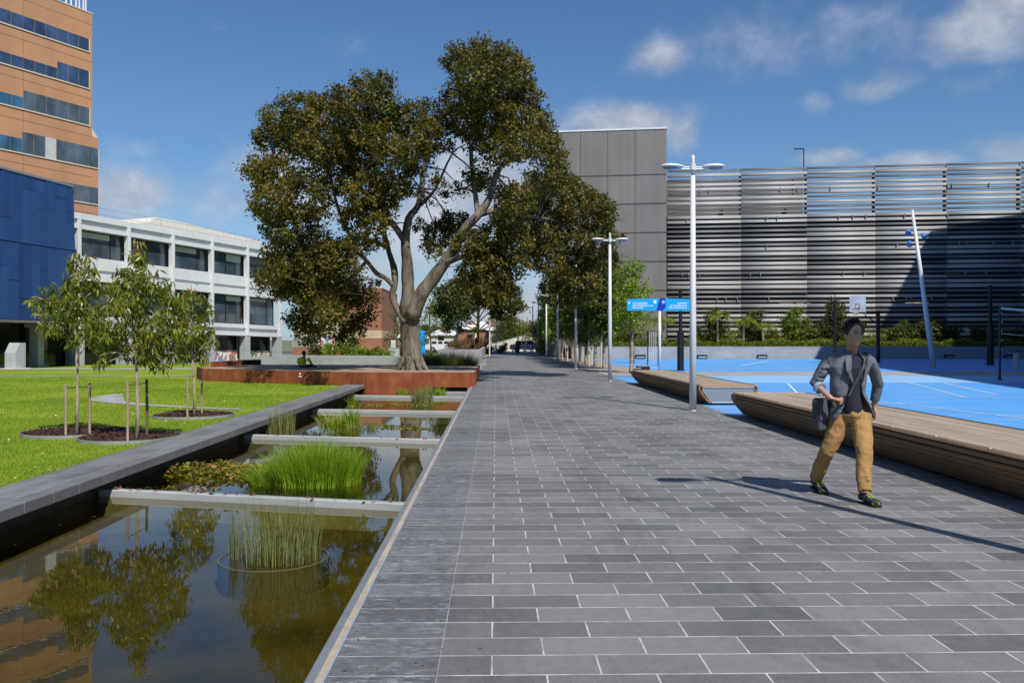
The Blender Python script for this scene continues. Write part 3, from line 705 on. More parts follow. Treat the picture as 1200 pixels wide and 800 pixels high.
# posters behind ground floor glass: crowd photographs
def crowd_mat(name, seed, greenish):
    m, nt, bb = new_mat(name)
    tc = N(nt, 'ShaderNodeTexCoord').outputs['Object']
    v = N(nt, 'ShaderNodeTexVoronoi'); v.inputs['Scale'].default_value = 3.4; nt.links.new(mapping(nt, tc, (1, 1, .75), (seed, 0, 0)), v.inputs['Vector'])
    s = N(nt, 'ShaderNodeSeparateColor'); nt.links.new(v.outputs['Color'], s.inputs[0])
    cols = [(.65, .66, .64), (.72, .70, .68), (.45, .07, .06), (.30, .20, .15), (.08, .22, .50), (.70, .55, .42), (.75, .76, .76), (.10, .25, .08), (.60, .10, .28), (.03, .03, .03)]
    if greenish: cols = [(.20, .38, .12), (.45, .55, .30), (.03, .04, .03), (.6, .62, .6), (.30, .45, .2), (.45, .28, .2), (.05, .10, .04), (.65, .68, .62), (.3, .42, .5), (.02, .02, .02)]
    c = ramp(nt, s.outputs[0], [(i*.1, k) for i, k in enumerate(cols)], 'CONSTANT')
    f = noise(nt, tc, 9, 3); c = mix(nt, c, (.75, .75, .72), ramp(nt, f, [(.5, (0, 0, 0)), (.7, (.7, .7, .7))]))
    nt.links.new(c, bb.inputs['Base Color']); bb.inputs['Roughness'].default_value = .4; return m
for k, (x0, x1, seed, gr, lab, nm) in enumerate([(3*S+.36, 4*S-.36, 0, False, 'window graphic of a colourful crowd of people with a blue banner', 'window_graphic'),
                                 (4*S+.36, 5*S-.36, 3, True, 'green window graphic of people in a park with a teal banner', 'window_graphic')]):
    c0 = fr.M @ Vector(((x0+x1)/2, -.9, 0))
    t = thing(nm, lab, 'window graphic', c0)
    b = fr.mb(); b.box((x0, -.94, -.5), (x1, -.90, .95)); b.build('printed_sheet', crowd_mat('crowd print %s' % lab[:5], seed, gr), t)
    b = fr.mb(); xm = x0+(x1-x0)*(.5 if not gr else .25); b.box((xm-.75, -.895, -.45), (xm+.75, -.89, -.05)); b.build('banner', simple('printed banner', (.05, .30, .60) if not gr else (.05, .40, .30), .5), t)
    b = fr.mb()
    for j in range(9): b.box((xm-.6+j*.13, -.885, -.3), (xm-.52+j*.13, -.88, -.14+.05*(j % 2)))
    b.build('banner_lettering', M['sign_white'], t)
b = fr.mb(); 
t = thing('window_decal', 'white frosted stripe decal on the dark ground floor window', 'decal', fr.M @ Vector((2.5*S, -.9, 1.4)))
b.box((2*S+.7, -.985, 1.15), (3*S-.7, -.98, 1.32)); b.build('upper_stripe', M['blind'], t)
b = fr.mb(); b.box((2*S+.9, -.985, .8), (3*S-1.0, -.98, .9)); b.build('lower_stripe', M['blind'], t)

# ---- blue clad building
O = P(92, 377, 62); fb = Frame(O, R(9.87+1.09)); T = thing('blue_glass_building', 'building clad in cobalt blue glass panels raised over dark shopfronts', 'building', (O.x, O.y, -.4))
z0, z1 = 2.82, 12.62
b = fb.mb(); b.box((-30, -14, z0+.05), (-.3, -.12, z1-.15)); b.build('core', M['interior_dark'], T)
b = fb.mb(); b.box((-30, -14, z0-.12), (.1, .05, z0+.03)); b.build('soffit', M['slab_dark'], T)
b = fb.mb(); b.box((-30, -14, z1-.12), (-.65, .08, z1+.03)); b.build('roof_edge', M['steel'], T)
rr = random.Random(5)
def xe(z): return -.05-.62*(z-z0)/(z1-z0)
groups = {0: fb.mb(), 1: fb.mb(), 2: fb.mb(), 3: fb.mb()}
for (za, zc) in ((z0+.05, 7.92), (7.96, z1-.13)):
    x = -30.0
    while x < -.1:
        w = rr.choice([.75, .95, 1.15, 1.15])*(1 if x > -10.5 else 3); x1 = min(x+w, 0)
        cuts = [za]+sorted(rr.uniform(za+.8, zc-.8) for _ in range(rr.choice([0, 1, 1, 2])))+[zc]
        for i in range(len(cuts)-1):
            a, c = cuts[i]+.012, cuts[i+1]-.012; ya = rr.uniform(-.005, .03)
            e1, e2 = min(x1-.012, xe(a)), min(x1-.012, xe(c)); tl = rr.uniform(-.006, .012)
            if e1 < x+.1: continue
            e2 = max(e2, x+.03)
            pk = rr.choice([0, 0, 1, 1, 2, 3]); g = fb.mb()
            g.add([(x, ya-.08, a), (e1, ya-.08, a), (e1, ya+tl, a), (x, ya, a), (x, ya-.08, c), (e2, ya-.08, c), (e2, ya+tl, c), (x, ya, c)],
                  [(0, 3, 2, 1), (4, 5, 6, 7), (0, 1, 5, 4), (1, 2, 6, 5), (2, 3, 7, 6), (3, 0, 4, 7)]); g.build('glass_panel', M['blue_panel%d' % pk], T)
        x = x1
b = fb.mb(); b.box((-30, -14, z0+.05), (-.35, -12, z1-.2)); b.add([(xe(z0+.05), 0, z0+.05), (-.1, -12, z0+.05), (-.7, -12, z1-.15), (xe(z1-.15), 0, z1-.15)], [(0, 1, 2, 3)]); b.build('end_wall', M['blue_panel0'], T)
b = fb.mb(); b.box((-30, -3.1, -1.2), (.6, -3.0, z0-.13)); b.build('shopfront_glass', M['dark_glass'], T)
for x in (-9.6, -7.9, -6.2, -1.4, 3.0):
    b = fb.mb(); b.box((x-.35, -2.6, -1.2), (x+.25, -1.9, z0-.13)); b.build('column', M['grey_column'], T)
b = fb.mb(); b.box((-30, -3.0, -.7), (.6, -2.9, -.2)); b.build('plinth', M['grey_column'], T)
t = thing('sloped_plinth', 'grey stone plinth with angled shoulder before the blue building', 'plinth', fb.M @ Vector((-5.9, 0, -.4)))
b = fb.mb(); A = [(-6.5, -.45), (-5.6, -.45), (-5.6, 1.35), (-6.1, 1.35), (-6.5, .7)]; n = 5
b.add([(x, .3, z) for x, z in A]+[(x, -.5, z) for x, z in A], [tuple(range(n)), tuple(range(2*n-1, n-1, -1))]+[(i, (i+1) % n, n+(i+1) % n, n+i) for i in range(n)]); b.build('shaft', M['grey_column'], t)
b = fb.mb(); b.box((-6.8, .45, -.5), (-5.3, -.6, -.3)); b.build('foot', M['cream_wall'], t)

# ---- tower
D = 95; O = P(108, 17, D); ft = Frame(O, R(27.7)); T = thing('office_tower', 'tall terracotta tower with horizontal bands of blue windows', 'building', (O.x, O.y, -.4))
def tz(y): return EYE+(HOR-y)*D/F
zt = tz(17); zs = tz(160)
b = ft.mb(); b.box((-40, -25, zs), (0, 0, zt)); b.box((-40, -25, -1), (.75, -.0, zs-.001)); b.build('facade', M['terracotta'], T)
b = ft.mb(); b.box((0.002, -24, zs+.4), (.16, -.25, zt-.3)); b.build('corner_chamfer', M['terracotta_dark'], T)  # dark brown chamfer sliver along the tower corner
b = ft.mb(); b.add([(0, .002, zs), (.75, .002, zs), (.3, .002, zs+.5), (0, .002, zs+.9)], [(0, 1, 2, 3)]); b.build('corner_haunch', M['cream_wall'], T)
bands = [(62, 47.5, -.45), (105, 85, -.45), (148, 128, -.4), (196, 173, .72), (238.5, 219.5, .72), (282, 262, .72)]
for bi, (yb, yt, xe_) in enumerate(bands):
    a, c = tz(yb), tz(yt)
    b = ft.mb(); x = xe_; segs = []
    b.box((-40, .0, a-.12), (xe_+.12, .10, a)); b.box((xe_, .0, a), (xe_+.1, .09, c)); b.build('window_sill', M['cream_wall'], T)
    step = {0: None, 1: -3.2, 2: -7.0, 3: -7.4, 4: -6.0, 5: None}[bi]
    k = 0; x = xe_
    while x > -26:
        w = 1.25; top = c if (step is None or x > step) else c-.75
        mk = M['tower_glass']
        if bi in (2, 3, 4): mk = M['tower_glass_b'] if x > -7.4 else M['tower_glass_c']
        if bi == 3 and 4.2 < -x < 5.6: mk = M['blind']
        b2 = ft.mb(); b2.box((x-w+.05, .0, a+.02), (x-.0, .05, top)); b2.build('window', mk, T)
        x -= w+.02; k += 1
b = ft.mb()
for bi in range(len(bands)-1):
    zc = (tz(bands[bi][0])+tz(bands[bi+1][1]))/2
    b.box((-40, -.01, zc-.025), (.0, .012, zc+.025))
for x in (-8, -16, -24): b.box((x-.02, -.01, 0), (x+.02, .011, zt-.01))
b.box((-40, -.01, tz(30)), (0, .012, tz(30)+.04))
b.build('panel_joint', M['terracotta_dark'], T)
b = ft.mb(); b.box((-40, -25, zt), (.05, .06, zt+.12)); b.build('roof_capping', M['cream_wall'], T)
t = thing('roof_plant_box', 'white plant box on top of the terracotta tower', 'plant room', ft.M @ Vector((-6, -3, zt)))
b = ft.mb(); b.box((-9.5, -8, zt+.13), (-3.6, -2.2, zt+2.2)); b.build('box_wall', M['white_wall'], t)
b = ft.mb(); b.box((-9.6, -8.1, zt+2.2), (-3.5, -2.1, zt+2.35)); b.build('box_roof', M['steel'], t)
t = thing('roof_pipe_frame', 'white vertical pipes and rails at the edge of the tower roof', 'pipework', ft.M @ Vector((-1.5, -1, zt)))
for x in (-2.6, -2.0, -1.4, -1.0, -.5, -.2):
    b = ft.mb(); b.tube([(x, -.8, zt+.13), (x, -.8, zt+2.6)], .10, 6); b.build('pipe', M['white_wall'], t)
b = ft.mb(); b.box((-2.7, -.85, zt+1.5), (-.1, -.75, zt+1.6)); b.build('rail', M['white_wall'], t)

# ---- brick building behind the big tree
D = 88
def fx(px, d=D): return P(px, 398, d)
def zz(y, d=D): return EYE+(HOR-y)*d/F
a = fx(352); c = fx(447); y0 = a.y
T = thing('brick_building', 'red brick building with a cream band behind the big tree', 'building', (c.x, y0, 0))
b = MB(); b.box((a.x, y0, zz(396)), (c.x, y0+14, 0-.5)); b.build('lower_wall', M['brick'], T)
b = MB(); b.box((a.x, y0, zz(387)), (c.x, y0+14, zz(396)+.001)); b.build('cream_band', M['cream_brick'], T)
b = MB(); b.box((a.x+1, y0, zz(387)+.001), (c.x, y0+14, zz(337.5))); b.build('upper_wall', M['brick'], T)
b = MB(); b.box((a.x+.95, y0-.05, zz(337.5)), (c.x+.05, y0+14, zz(336.2))); b.build('roof_capping', M['white_wall'], T)
T = thing('annex_building', 'cream rendered annex with glass block window beside the white office', 'building', (fx(345).x, y0-2, 0))
a = P(343, 398, 83); c = P(398, 398, 83)
b = MB(); b.box((a.x, a.y, zz(407, 83)), (c.x, a.y+6, zz(366, 83))); b.build('render_wall', M['cream_wall'], T)
b = MB(); b.box((a.x, a.y-.05, -.6), (c.x, a.y+6, zz(407, 83)-.002)); b.build('brick_base', M['brick'], T)
w0, w1 = P(344, 398, 83).x, P(374, 398, 83).x
b = MB(); b.box((w0, a.y-.08, zz(407, 83)+.02), (w1, a.y-.02, zz(394, 83))); w = b.build('glass_block_window', simple('glass block', (.28, .30, .26), .2, var=.2, scale=5), T)
b = MB()
for k in range(1, 9): b.box((w0+(w1-w0)*k/9-.03, a.y-.10, zz(407, 83)+.02), (w0+(w1-w0)*k/9+.03, a.y-.081, zz(394, 83)))
for k in range(1, 4): z = zz(407, 83)+(zz(394, 83)-zz(407, 83))*k/4; b.box((w0, a.y-.102, z-.025), (w1, a.y-.083, z+.025))
b.build('block_joint', M['concrete'], w)
b = MB(); b.add([(a.x, a.y+2, zz(366, 83)), (c.x-1, a.y+2, zz(366, 83)), (c.x-1.6, a.y+2, zz(354, 83)), (a.x+1, a.y+2, zz(350, 83)), (a.x, a.y+5, zz(366, 83)), (c.x-1, a.y+5, zz(366, 83)), (c.x-1.6, a.y+5, zz(354, 83)), (a.x+1, a.y+5, zz(350, 83))],
      [(0, 3, 2, 1), (4, 5, 6, 7), (0, 1, 5, 4), (1, 2, 6, 5), (2, 3, 7, 6), (3, 0, 4, 7)]); b.build('roof_monitor', M['white_wall'], T)

# ---- grey box building
D = 78
a = P(640, 154.5, D); c = P(781, 149.5, D-1.5)
T = thing('grey_clad_building', 'tall windowless building clad in brown grey panels', 'building', (c.x, c.y, 0))
u = Vector((c.x-a.x, c.y-a.y, 0)); L = u.length; fg = Frame(Vector((a.x, a.y, 0)), math.atan2(u.x, u.y)); zt = c.z
b = fg.mb(); b.box((0, -18, -.1), (L, 0, zt-.12)); b.build('cladding', M['grey_clad'], T)
b = fg.mb(); b.box((-.05, -18, zt-.12), (L+.05, .06, zt+.05)); b.build('roof_flashing', M['white_wall'], T)
b = fg.mb()
for y in (204, 238, 272, 306, 340, 374): z = EYE+(HOR-y)*(D-1.5)/F; b.box((0, -.01, z-.05), (L, .025, z+.05))
b.build('horizontal_joint', M['clad_joint'], T)
b = fg.mb()
for px in (652, 681, 713, 745): x = (px-640)/141*L; b.box((x-.018, -.01, 0), (x+.018, .022, zt-.13))
b.build('vertical_joint', M['clad_joint'], T)

# ---- louvred carpark
D = 80; a = P(782, 200, D); xr = 76.0; y0 = a.y
T = thing('louvred_carpark', 'long multi storey carpark screened by silver horizontal louvres', 'building', (a.x, y0, 0)); CP_ROOT = T
ztop = EYE+200*D/F
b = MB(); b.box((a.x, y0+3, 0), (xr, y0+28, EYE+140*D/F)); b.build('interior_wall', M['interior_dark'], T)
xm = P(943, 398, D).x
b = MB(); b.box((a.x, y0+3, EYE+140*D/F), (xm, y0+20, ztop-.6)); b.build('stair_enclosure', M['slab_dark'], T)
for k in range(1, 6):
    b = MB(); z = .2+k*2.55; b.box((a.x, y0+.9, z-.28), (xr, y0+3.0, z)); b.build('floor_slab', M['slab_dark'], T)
for px in (866, 940, 1015, 1092, 1170, 1248, 1326):
    b = MB(); x = P(px, 398, D).x; b.box((x-.10, y0+.5, 0), (x+.10, y0+.8, ztop-.5)); b.build('column', M['slab_dark'], T)
# blade rows
rr = random.Random(3)
zl = 1.2; rows = []
pat = [0, 1, 0, 0, 1, 1, 0, 1, 1, 0, 0, 1, 0, 1]
row = 0
jx = [a.x]+[P(px, 398, D).x for px in (866, 940, 1015, 1092, 1170, 1248, 1326)]+[xr]
while zl < ztop+.1:
    for seg in range(len(jx)-1):
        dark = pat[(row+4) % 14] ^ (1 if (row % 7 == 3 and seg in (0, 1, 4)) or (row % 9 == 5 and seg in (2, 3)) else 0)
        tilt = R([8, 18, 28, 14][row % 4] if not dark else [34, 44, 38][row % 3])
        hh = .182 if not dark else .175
        b = MB(); cz = zl; cy = y0
        prof = []
        for q in range(8):
            an = 2*math.pi*q/8; py = math.cos(an)*.05; pz = math.sin(an)*hh
            # blade leans back at its top
            prof.append((cy+py*math.cos(tilt)+pz*math.sin(tilt), cz-py*math.sin(tilt)+pz*math.cos(tilt)))
        x0s, x1s = jx[seg]+.004, jx[seg+1]-.004
        vs = [(x0s, y, z) for y, z in prof]+[(x1s, y, z) for y, z in prof]
        b.add(vs, [(i, (i+1) % 8, 8+(i+1) % 8, 8+i) for i in range(8)]+[tuple(range(8)), tuple(range(15, 7, -1))])
        rows.append((b, dark, seg))
    zl += .435; row += 1
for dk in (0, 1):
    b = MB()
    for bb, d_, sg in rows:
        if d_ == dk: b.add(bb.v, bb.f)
    o = b.build('louvre_screen', M['louvre_shaded' if dk else 'louvre_light'], T, smooth=True)
for x in jx[1:-1]:
    b = MB(); b.box((x-.03, y0+.22, .9), (x+.03, y0+.4, ztop-.2)); b.build('louvre_post', M['steel'], T)
for i in range(50):
    px = rr.uniform(790, 1240); yy = rr.choice([225, 258, 290, 322, 352]); p = P(px, yy, D); b = MB(); b.box((p.x-.015, y0-.2, p.z-.2), (p.x+.02, y0+.2, p.z+.2)); b.build('bracket', M['louvre_light'], T)
m_, nt_, b_ = new_mat('lit fluorescent tube'); b_.inputs['Base Color'].default_value = (.8, .7, .35, 1); b_.inputs['Emission Color'].default_value = (1, .85, .4, 1); b_.inputs['Emission Strength'].default_value = .5
for i in range(20):
    px = rr.uniform(800, 1240); k = rr.randint(1, 5); x = P(px, 398, D).x; b = MB(); b.box((x-.6, y0+1.0, .2+k*2.55-.42), (x+.6, y0+1.15, .2+k*2.55-.36)); b.build('light_fitting', m_, T)
# antenna on roof
p = P(932, 180, D+2); t = thing('roof_mast', 'thin mast with cross arm on the carpark roof', 'mast', (p.x, p.y, ztop))
b = MB(); b.tube([(p.x, p.y, ztop-.6), (p.x, p.y, p.z)], .05, 6); b.build('mast_pole', M['black_metal'], t)
b = MB(); b.box((p.x-.9, p.y-.05, p.z-.02), (p.x, p.y+.05, p.z+.08)); b.build('cross_arm', M['black_metal'], t)
# cars seen through the louvres
for px, k, cm, lab in ((960, 1, 'red', 'red car parked behind the carpark louvres'), (915, 1, 'silver', 'silver car parked behind the louvres left of the red car'), (1000, 2, 'white', 'white car parked on the upper carpark level'), (885, 1, 'white', 'white car parked behind the louvres, leftmost')):
    x = P(px, 398, D).x; z = .2+k*2.55
    t = thing('parked_car', lab, 'car', (x, y0+1.9, z), 'cars parked inside the carpark')
    mm = simple('car paint '+cm, {'red': (.5, .02, .02), 'silver': (.35, .36, .38), 'white': (.7, .7, .72)}[cm], .3)
    b = MB(); b.box((x-.85, y0+1.0, z+.3), (x+.85, y0+2.9, z+.85), .15); b.build('body', mm, t)
    b = MB(); b.box((x-.7, y0+1.6, z+.85), (x+.7, y0+2.9, z+1.35), .2); b.build('cabin', M['car_glass'], t)
    for s in (-1, 1):
        b = MB(); b.tube([(x+s*.78, y0+1.3, z+.3), (x+s*.6, y0+1.3, z+.3)], .3, 12); b.build('wheel', M['rubber'], t)

# the carpark front swings slightly towards the viewer at its right end
ROT_CP = -math.atan2(80-74.9, 34.0)
CP_ROOT.rotation_euler.z = ROT_CP
piv = Vector(CP_ROOT.location)
for o_ in [o for o in COL.objects if o.parent is None and (o.name.startswith('parked_car') or o.name.startswith('roof_mast'))]:
    rel = Vector(o_.location)-piv; c0, s0 = math.cos(ROT_CP), math.sin(ROT_CP)
    o_.location = (piv.x+rel.x*c0-rel.y*s0, piv.y+rel.x*s0+rel.y*c0, o_.location.z); o_.rotation_euler.z = ROT_CP
# ---- buildings beside the court that cast the wide shadow (outside the frame)
b = MB(); b.add([(22.6, 1, 0), (33.7, 52.4, 0), (70, 52.4, 0), (70, 1, 0), (22.6, 1, 22), (33.7, 52.4, 22), (70, 52.4, 22), (70, 1, 22)], [(0, 3, 2, 1), (4, 5, 6, 7), (0, 1, 5, 4), (1, 2, 6, 5), (2, 3, 7, 6), (3, 0, 4, 7)])
tag(b.build('side_building', M['grey_clad']), 'long grey building beside the court at the right', 'building')
b = MB(); b.add([(44.4, 53, 0), (46.0, 60.6, 0), (80, 60.6, 0), (80, 53, 0), (44.4, 53, 31), (46.0, 60.6, 31), (80, 60.6, 31), (80, 53, 31)], [(0, 3, 2, 1), (4, 5, 6, 7), (0, 1, 5, 4), (1, 2, 6, 5), (2, 3, 7, 6), (3, 0, 4, 7)])
tag(b.build('side_building', M['grey_column']), 'taller grey block behind the long building beside the court', 'building')

# ---- retaining wall of the court
t = thing('retaining_wall', 'long pale grey retaining wall at the back of the blue court', 'wall', (24, 68.9, 0))
xa = P(672, 398, 69).x
b = MB(); b.box((xa, 68.7, -.1), (60, 69.2, .94)); b.build('wall_face', M['stone_face'], t)
b = MB(); b.box((xa, 68.68, .94), (60, 69.25, 1.0)); b.build('wall_cap', M['concrete'], t)
b = MB(); b.box((xa, 69.25, -.1), (60, y0-1.2, .9)); b.build('planting_bed', M['mulch'], t)
for px in (751, 824, 895, 1118, 1190):
    p = P(px, 417.3, 68.65); b = MB(); b.box((p.x-.42, 68.62, .08), (p.x+.42, 68.70, .34)); w = b.build('recessed_light', M['black_metal'], t)
    b = MB(); b.box((p.x-.33, 68.60, .10), (p.x+.33, 68.62, .20)); b.build('diffuser', M['grey_column'], w)

# ---- low grey walls on the left beyond the deck
a = P(303, 428, 60); c = P(500, 427, 52)
t = thing('stone_seat_wall', 'long low grey stone wall crossing the lawn behind the rusty deck', 'wall', ((a.x+c.x)/2, 56, 0))
b = MB(); A = [(P(300, 398, 57).x, 57.0), (P(570, 398, 52).x, 52.0), (P(570, 398, 52.6).x, 52.7), (P(301, 398, 57.6).x, 57.7)]
z1 = EYE-19.3*.055
b.prism([A[0], A[1], A[2], A[3]], -.6, .46); b.build('wall_face', M['stone_face'], t)
b = MB(); b.prism([(A[0][0]+1.6, A[0][1]-.03), (A[1][0], A[1][1]-.05), (A[2][0], A[2][1]+.03), (A[3][0]+1.6, A[3][1]+.03)], .462, .52); b.build('wall_cap', M['concrete'], t)
# planter with lomandra
t = thing('concrete_planter', 'grey concrete planter box at the left edge of the promenade', 'planter', (-2, 50, 0))
a = P(513, 398, 50); c = P(571, 398, 50); bb0 = MB()
bb0.box((a.x, 50, -.1), (-.82, 50.25, .98)); bb0.box((a.x, 50.25, -.1), (a.x+.2, 66, .98)); bb0.box((-1.02, 50.25, -.1), (-.82, 66, .98)); bb0.build('planter_wall', M['stone_face'], t)
b = MB(); b.box((a.x+.2, 50.25, 0), (-1.02, 66, .88)); b.build('planter_soil', M['mulch'], t)
b = MB(); b.add([(-5.2, 38, .02), (-.82, 38, .02), (-.82, 50, .02), (-5.2, 50, .02)], [(0, 1, 2, 3)]); struct(b.build('planting_bed', M['mulch']))
b = MB(); b.box((-.84, 36.3, -.1), (-.78, 50, .06)); struct(b.build('bed_kerb', M['concrete']))
# ================================================================== VEGETATION
def crown(name, mat, parent, lobes, dens=3.2, L=.13, W=.06, cr=.26, nl=26, squash=.85, droop=.0, shell=.6, tone=(.15, .85), out=.9, up=.5):
    Cs, Ts, Ns = [], [], []
    for (c, r) in lobes:
        K = max(4, int(dens*4*math.pi*r*r))
        d = unit(RNG.normal(0, 1, (K, 3))); rad = r*(shell+(1-shell)*RNG.uniform(0, 1, K)**.6)*RNG.uniform(.86, 1.12, K)
        cc = np.array(c)+d*rad[:, None]*np.array([1, 1, squash])
        lt = RNG.uniform(-.12, .12)
        Cs.append(cc); Ns.append(d); Ts.append(RNG.uniform(0, 1, K)*.55+lt+.18*np.clip(d[:, 2], -1, 1)*0+.2)
    C = np.concatenate(Cs); D = np.concatenate(Ns); T = np.concatenate(Ts); n = len(C)
    crs = cr*RNG.uniform(.6, 1.25, n)
    C = np.repeat(C, nl, 0)+RNG.normal(0, .5, (n*nl, 3))*np.repeat(crs, nl)[:, None]
    D = np.repeat(D, nl, 0); T = np.repeat(T, nl)+RNG.uniform(-.22, .25, n*nl)
    Nn = unit(D*out+np.array([0, 0, up])+RNG.normal(0, .55, (n*nl, 3)))
    A = unit(RNG.normal(0, 1, (n*nl, 3))+np.array([0, 0, -droop])); B = np.cross(Nn, A)
    V = leaf_quads(C, A, B, L*RNG.uniform(.7, 1.3, n*nl), W*RNG.uniform(.75, 1.25, n*nl))
    return quads_mesh(name, V, mat, parent, attr=np.clip(T*(tone[1]-tone[0])+tone[0], 0, 1))

def limbs(b, pts, rad, n=9, jitter=.03, sub=3):
    """organic branch along a smoothed polyline"""
    pts = [Vector(p) for p in pts]; out = []; rr_ = []
    for i in range(len(pts)-1):
        p0, p1, p2, p3 = pts[max(i-1, 0)], pts[i], pts[i+1], pts[min(i+2, len(pts)-1)]
        for k in range(sub):
            t = k/sub
            out.append(.5*((2*p1)+(p2-p0)*t+(2*p0-5*p1+4*p2-p3)*t*t+(3*p1-p0-3*p2+p3)*t**3)); rr_.append(rad[i]+(rad[i+1]-rad[i])*t)
    out.append(pts[-1]); rr_.append(rad[-1])
    out = [p+Vector((random.gauss(0, 1), random.gauss(0, 1), 0))*jitter*rr_[i] for i, p in enumerate(out)]
    rr_ = [r*random.uniform(.93, 1.07) for r in rr_]
    b.tube(out, rr_, n); return out

# ---- the big tree
DT = 31.0
base = G(483, 433, .45); base.y = 31.3
T = thing('spreading_tree', 'huge spreading evergreen tree with thick grey trunk rising from the rusty deck', 'tree', (base.x, base.y, .44))
def Q(px, py, dd=0): return P(px, py, DT+dd)
b = MB()
limbs(b, [Q(483, 435, .3), Q(483, 431, .3), Q(482, 415, .3), Q(480.5, 390, .3), Q(480, 365, .2), Q(479.5, 352, .1), Q(479, 340)], [.50, .41, .37, .355, .36, .33, .14], 18, .03, 4)
limbs(b, [Q(479, 372, .1), Q(478, 336), Q(477, 305, -.1), Q(475, 285, -.2), Q(479, 256, -.1), Q(489, 243, .2), Q(494, 222, .4), Q(497, 195, .5), Q(505, 160, .3), Q(520, 130)], [.29, .235, .20, .17, .13, .12, .10, .09, .07, .04], 12)
limbs(b, [Q(482, 372), Q(493, 346, -.1), Q(506, 328, -.2), Q(521, 308, -.4), Q(534, 288, -.7), Q(545, 268, -.8), Q(560, 252, -.8), Q(574, 232, -.5), Q(581, 205, -.2), Q(594, 190), Q(622, 179), Q(645, 165)], [.30, .26, .235, .22, .185, .17, .15, .12, .10, .09, .07, .03], 12)
limbs(b, [Q(475, 378), Q(468, 366, .2), Q(460, 348, .4), Q(463, 330, .4), Q(461, 312, .5), Q(456, 296, .7), Q(448, 265, .9), Q(440, 235, .8), Q(438, 190, .6), Q(430, 150, .5)], [.17, .14, .125, .12, .12, .10, .09, .07, .05, .03], 10)
limbs(b, [Q(462, 336, .4), Q(452, 326, .2), Q(441, 320, 0), Q(430, 306, -.3), Q(419, 294, -.5), Q(408, 272, -.6), Q(395, 240, -.5), Q(385, 200, -.4), Q(370, 165)], [.10, .095, .09, .08, .08, .07, .06, .04, .02], 8)
limbs(b, [Q(476, 286, -.2), Q(466, 270, -.4), Q(455, 255, -.6), Q(442, 225, -1), Q(425, 200, -1.2), Q(405, 180, -1.2)], [.12, .12, .10, .08, .06, .03], 8)
limbs(b, [Q(419, 294, -.5), Q(395, 285, -.8), Q(370, 283, -1), Q(345, 262, -.7), Q(330, 225, -.2), Q(322, 185, 0)], [.07, .06, .055, .05, .04, .02], 7)
limbs(b, [Q(520, 309, -.4), Q(545, 300, -1.2), Q(575, 300, -1.6), Q(600, 300, -1.6)], [.12, .09, .06, .03], 7)
limbs(b, [Q(561, 252, -.8), Q(590, 245, -.3), Q(630, 255, 1.8), Q(665, 262, 3.6), Q(690, 280, 4.2)], [.11, .09, .07, .05, .03], 7)
limbs(b, [Q(560, 252, -.8), Q(556, 220, -.4), Q(552, 180, -.2), Q(556, 130), Q(565, 85, .2)], [.11, .09, .07, .05, .03], 7)
limbs(b, [Q(493, 240, .2), Q(510, 222, 0), Q(530, 180, 0), Q(545, 170)], [.07, .05, .03, .02], 6)
limbs(b, [Q(430, 306, -.3), Q(405, 330, -.7), Q(385, 345, -1), Q(372, 365, -1)], [.07, .05, .04, .02], 6)
limbs(b, [Q(453, 290, .8), Q(430, 280, 1.4), Q(410, 285, 1.7), Q(400, 330, 1.8)], [.08, .06, .05, .02], 6)
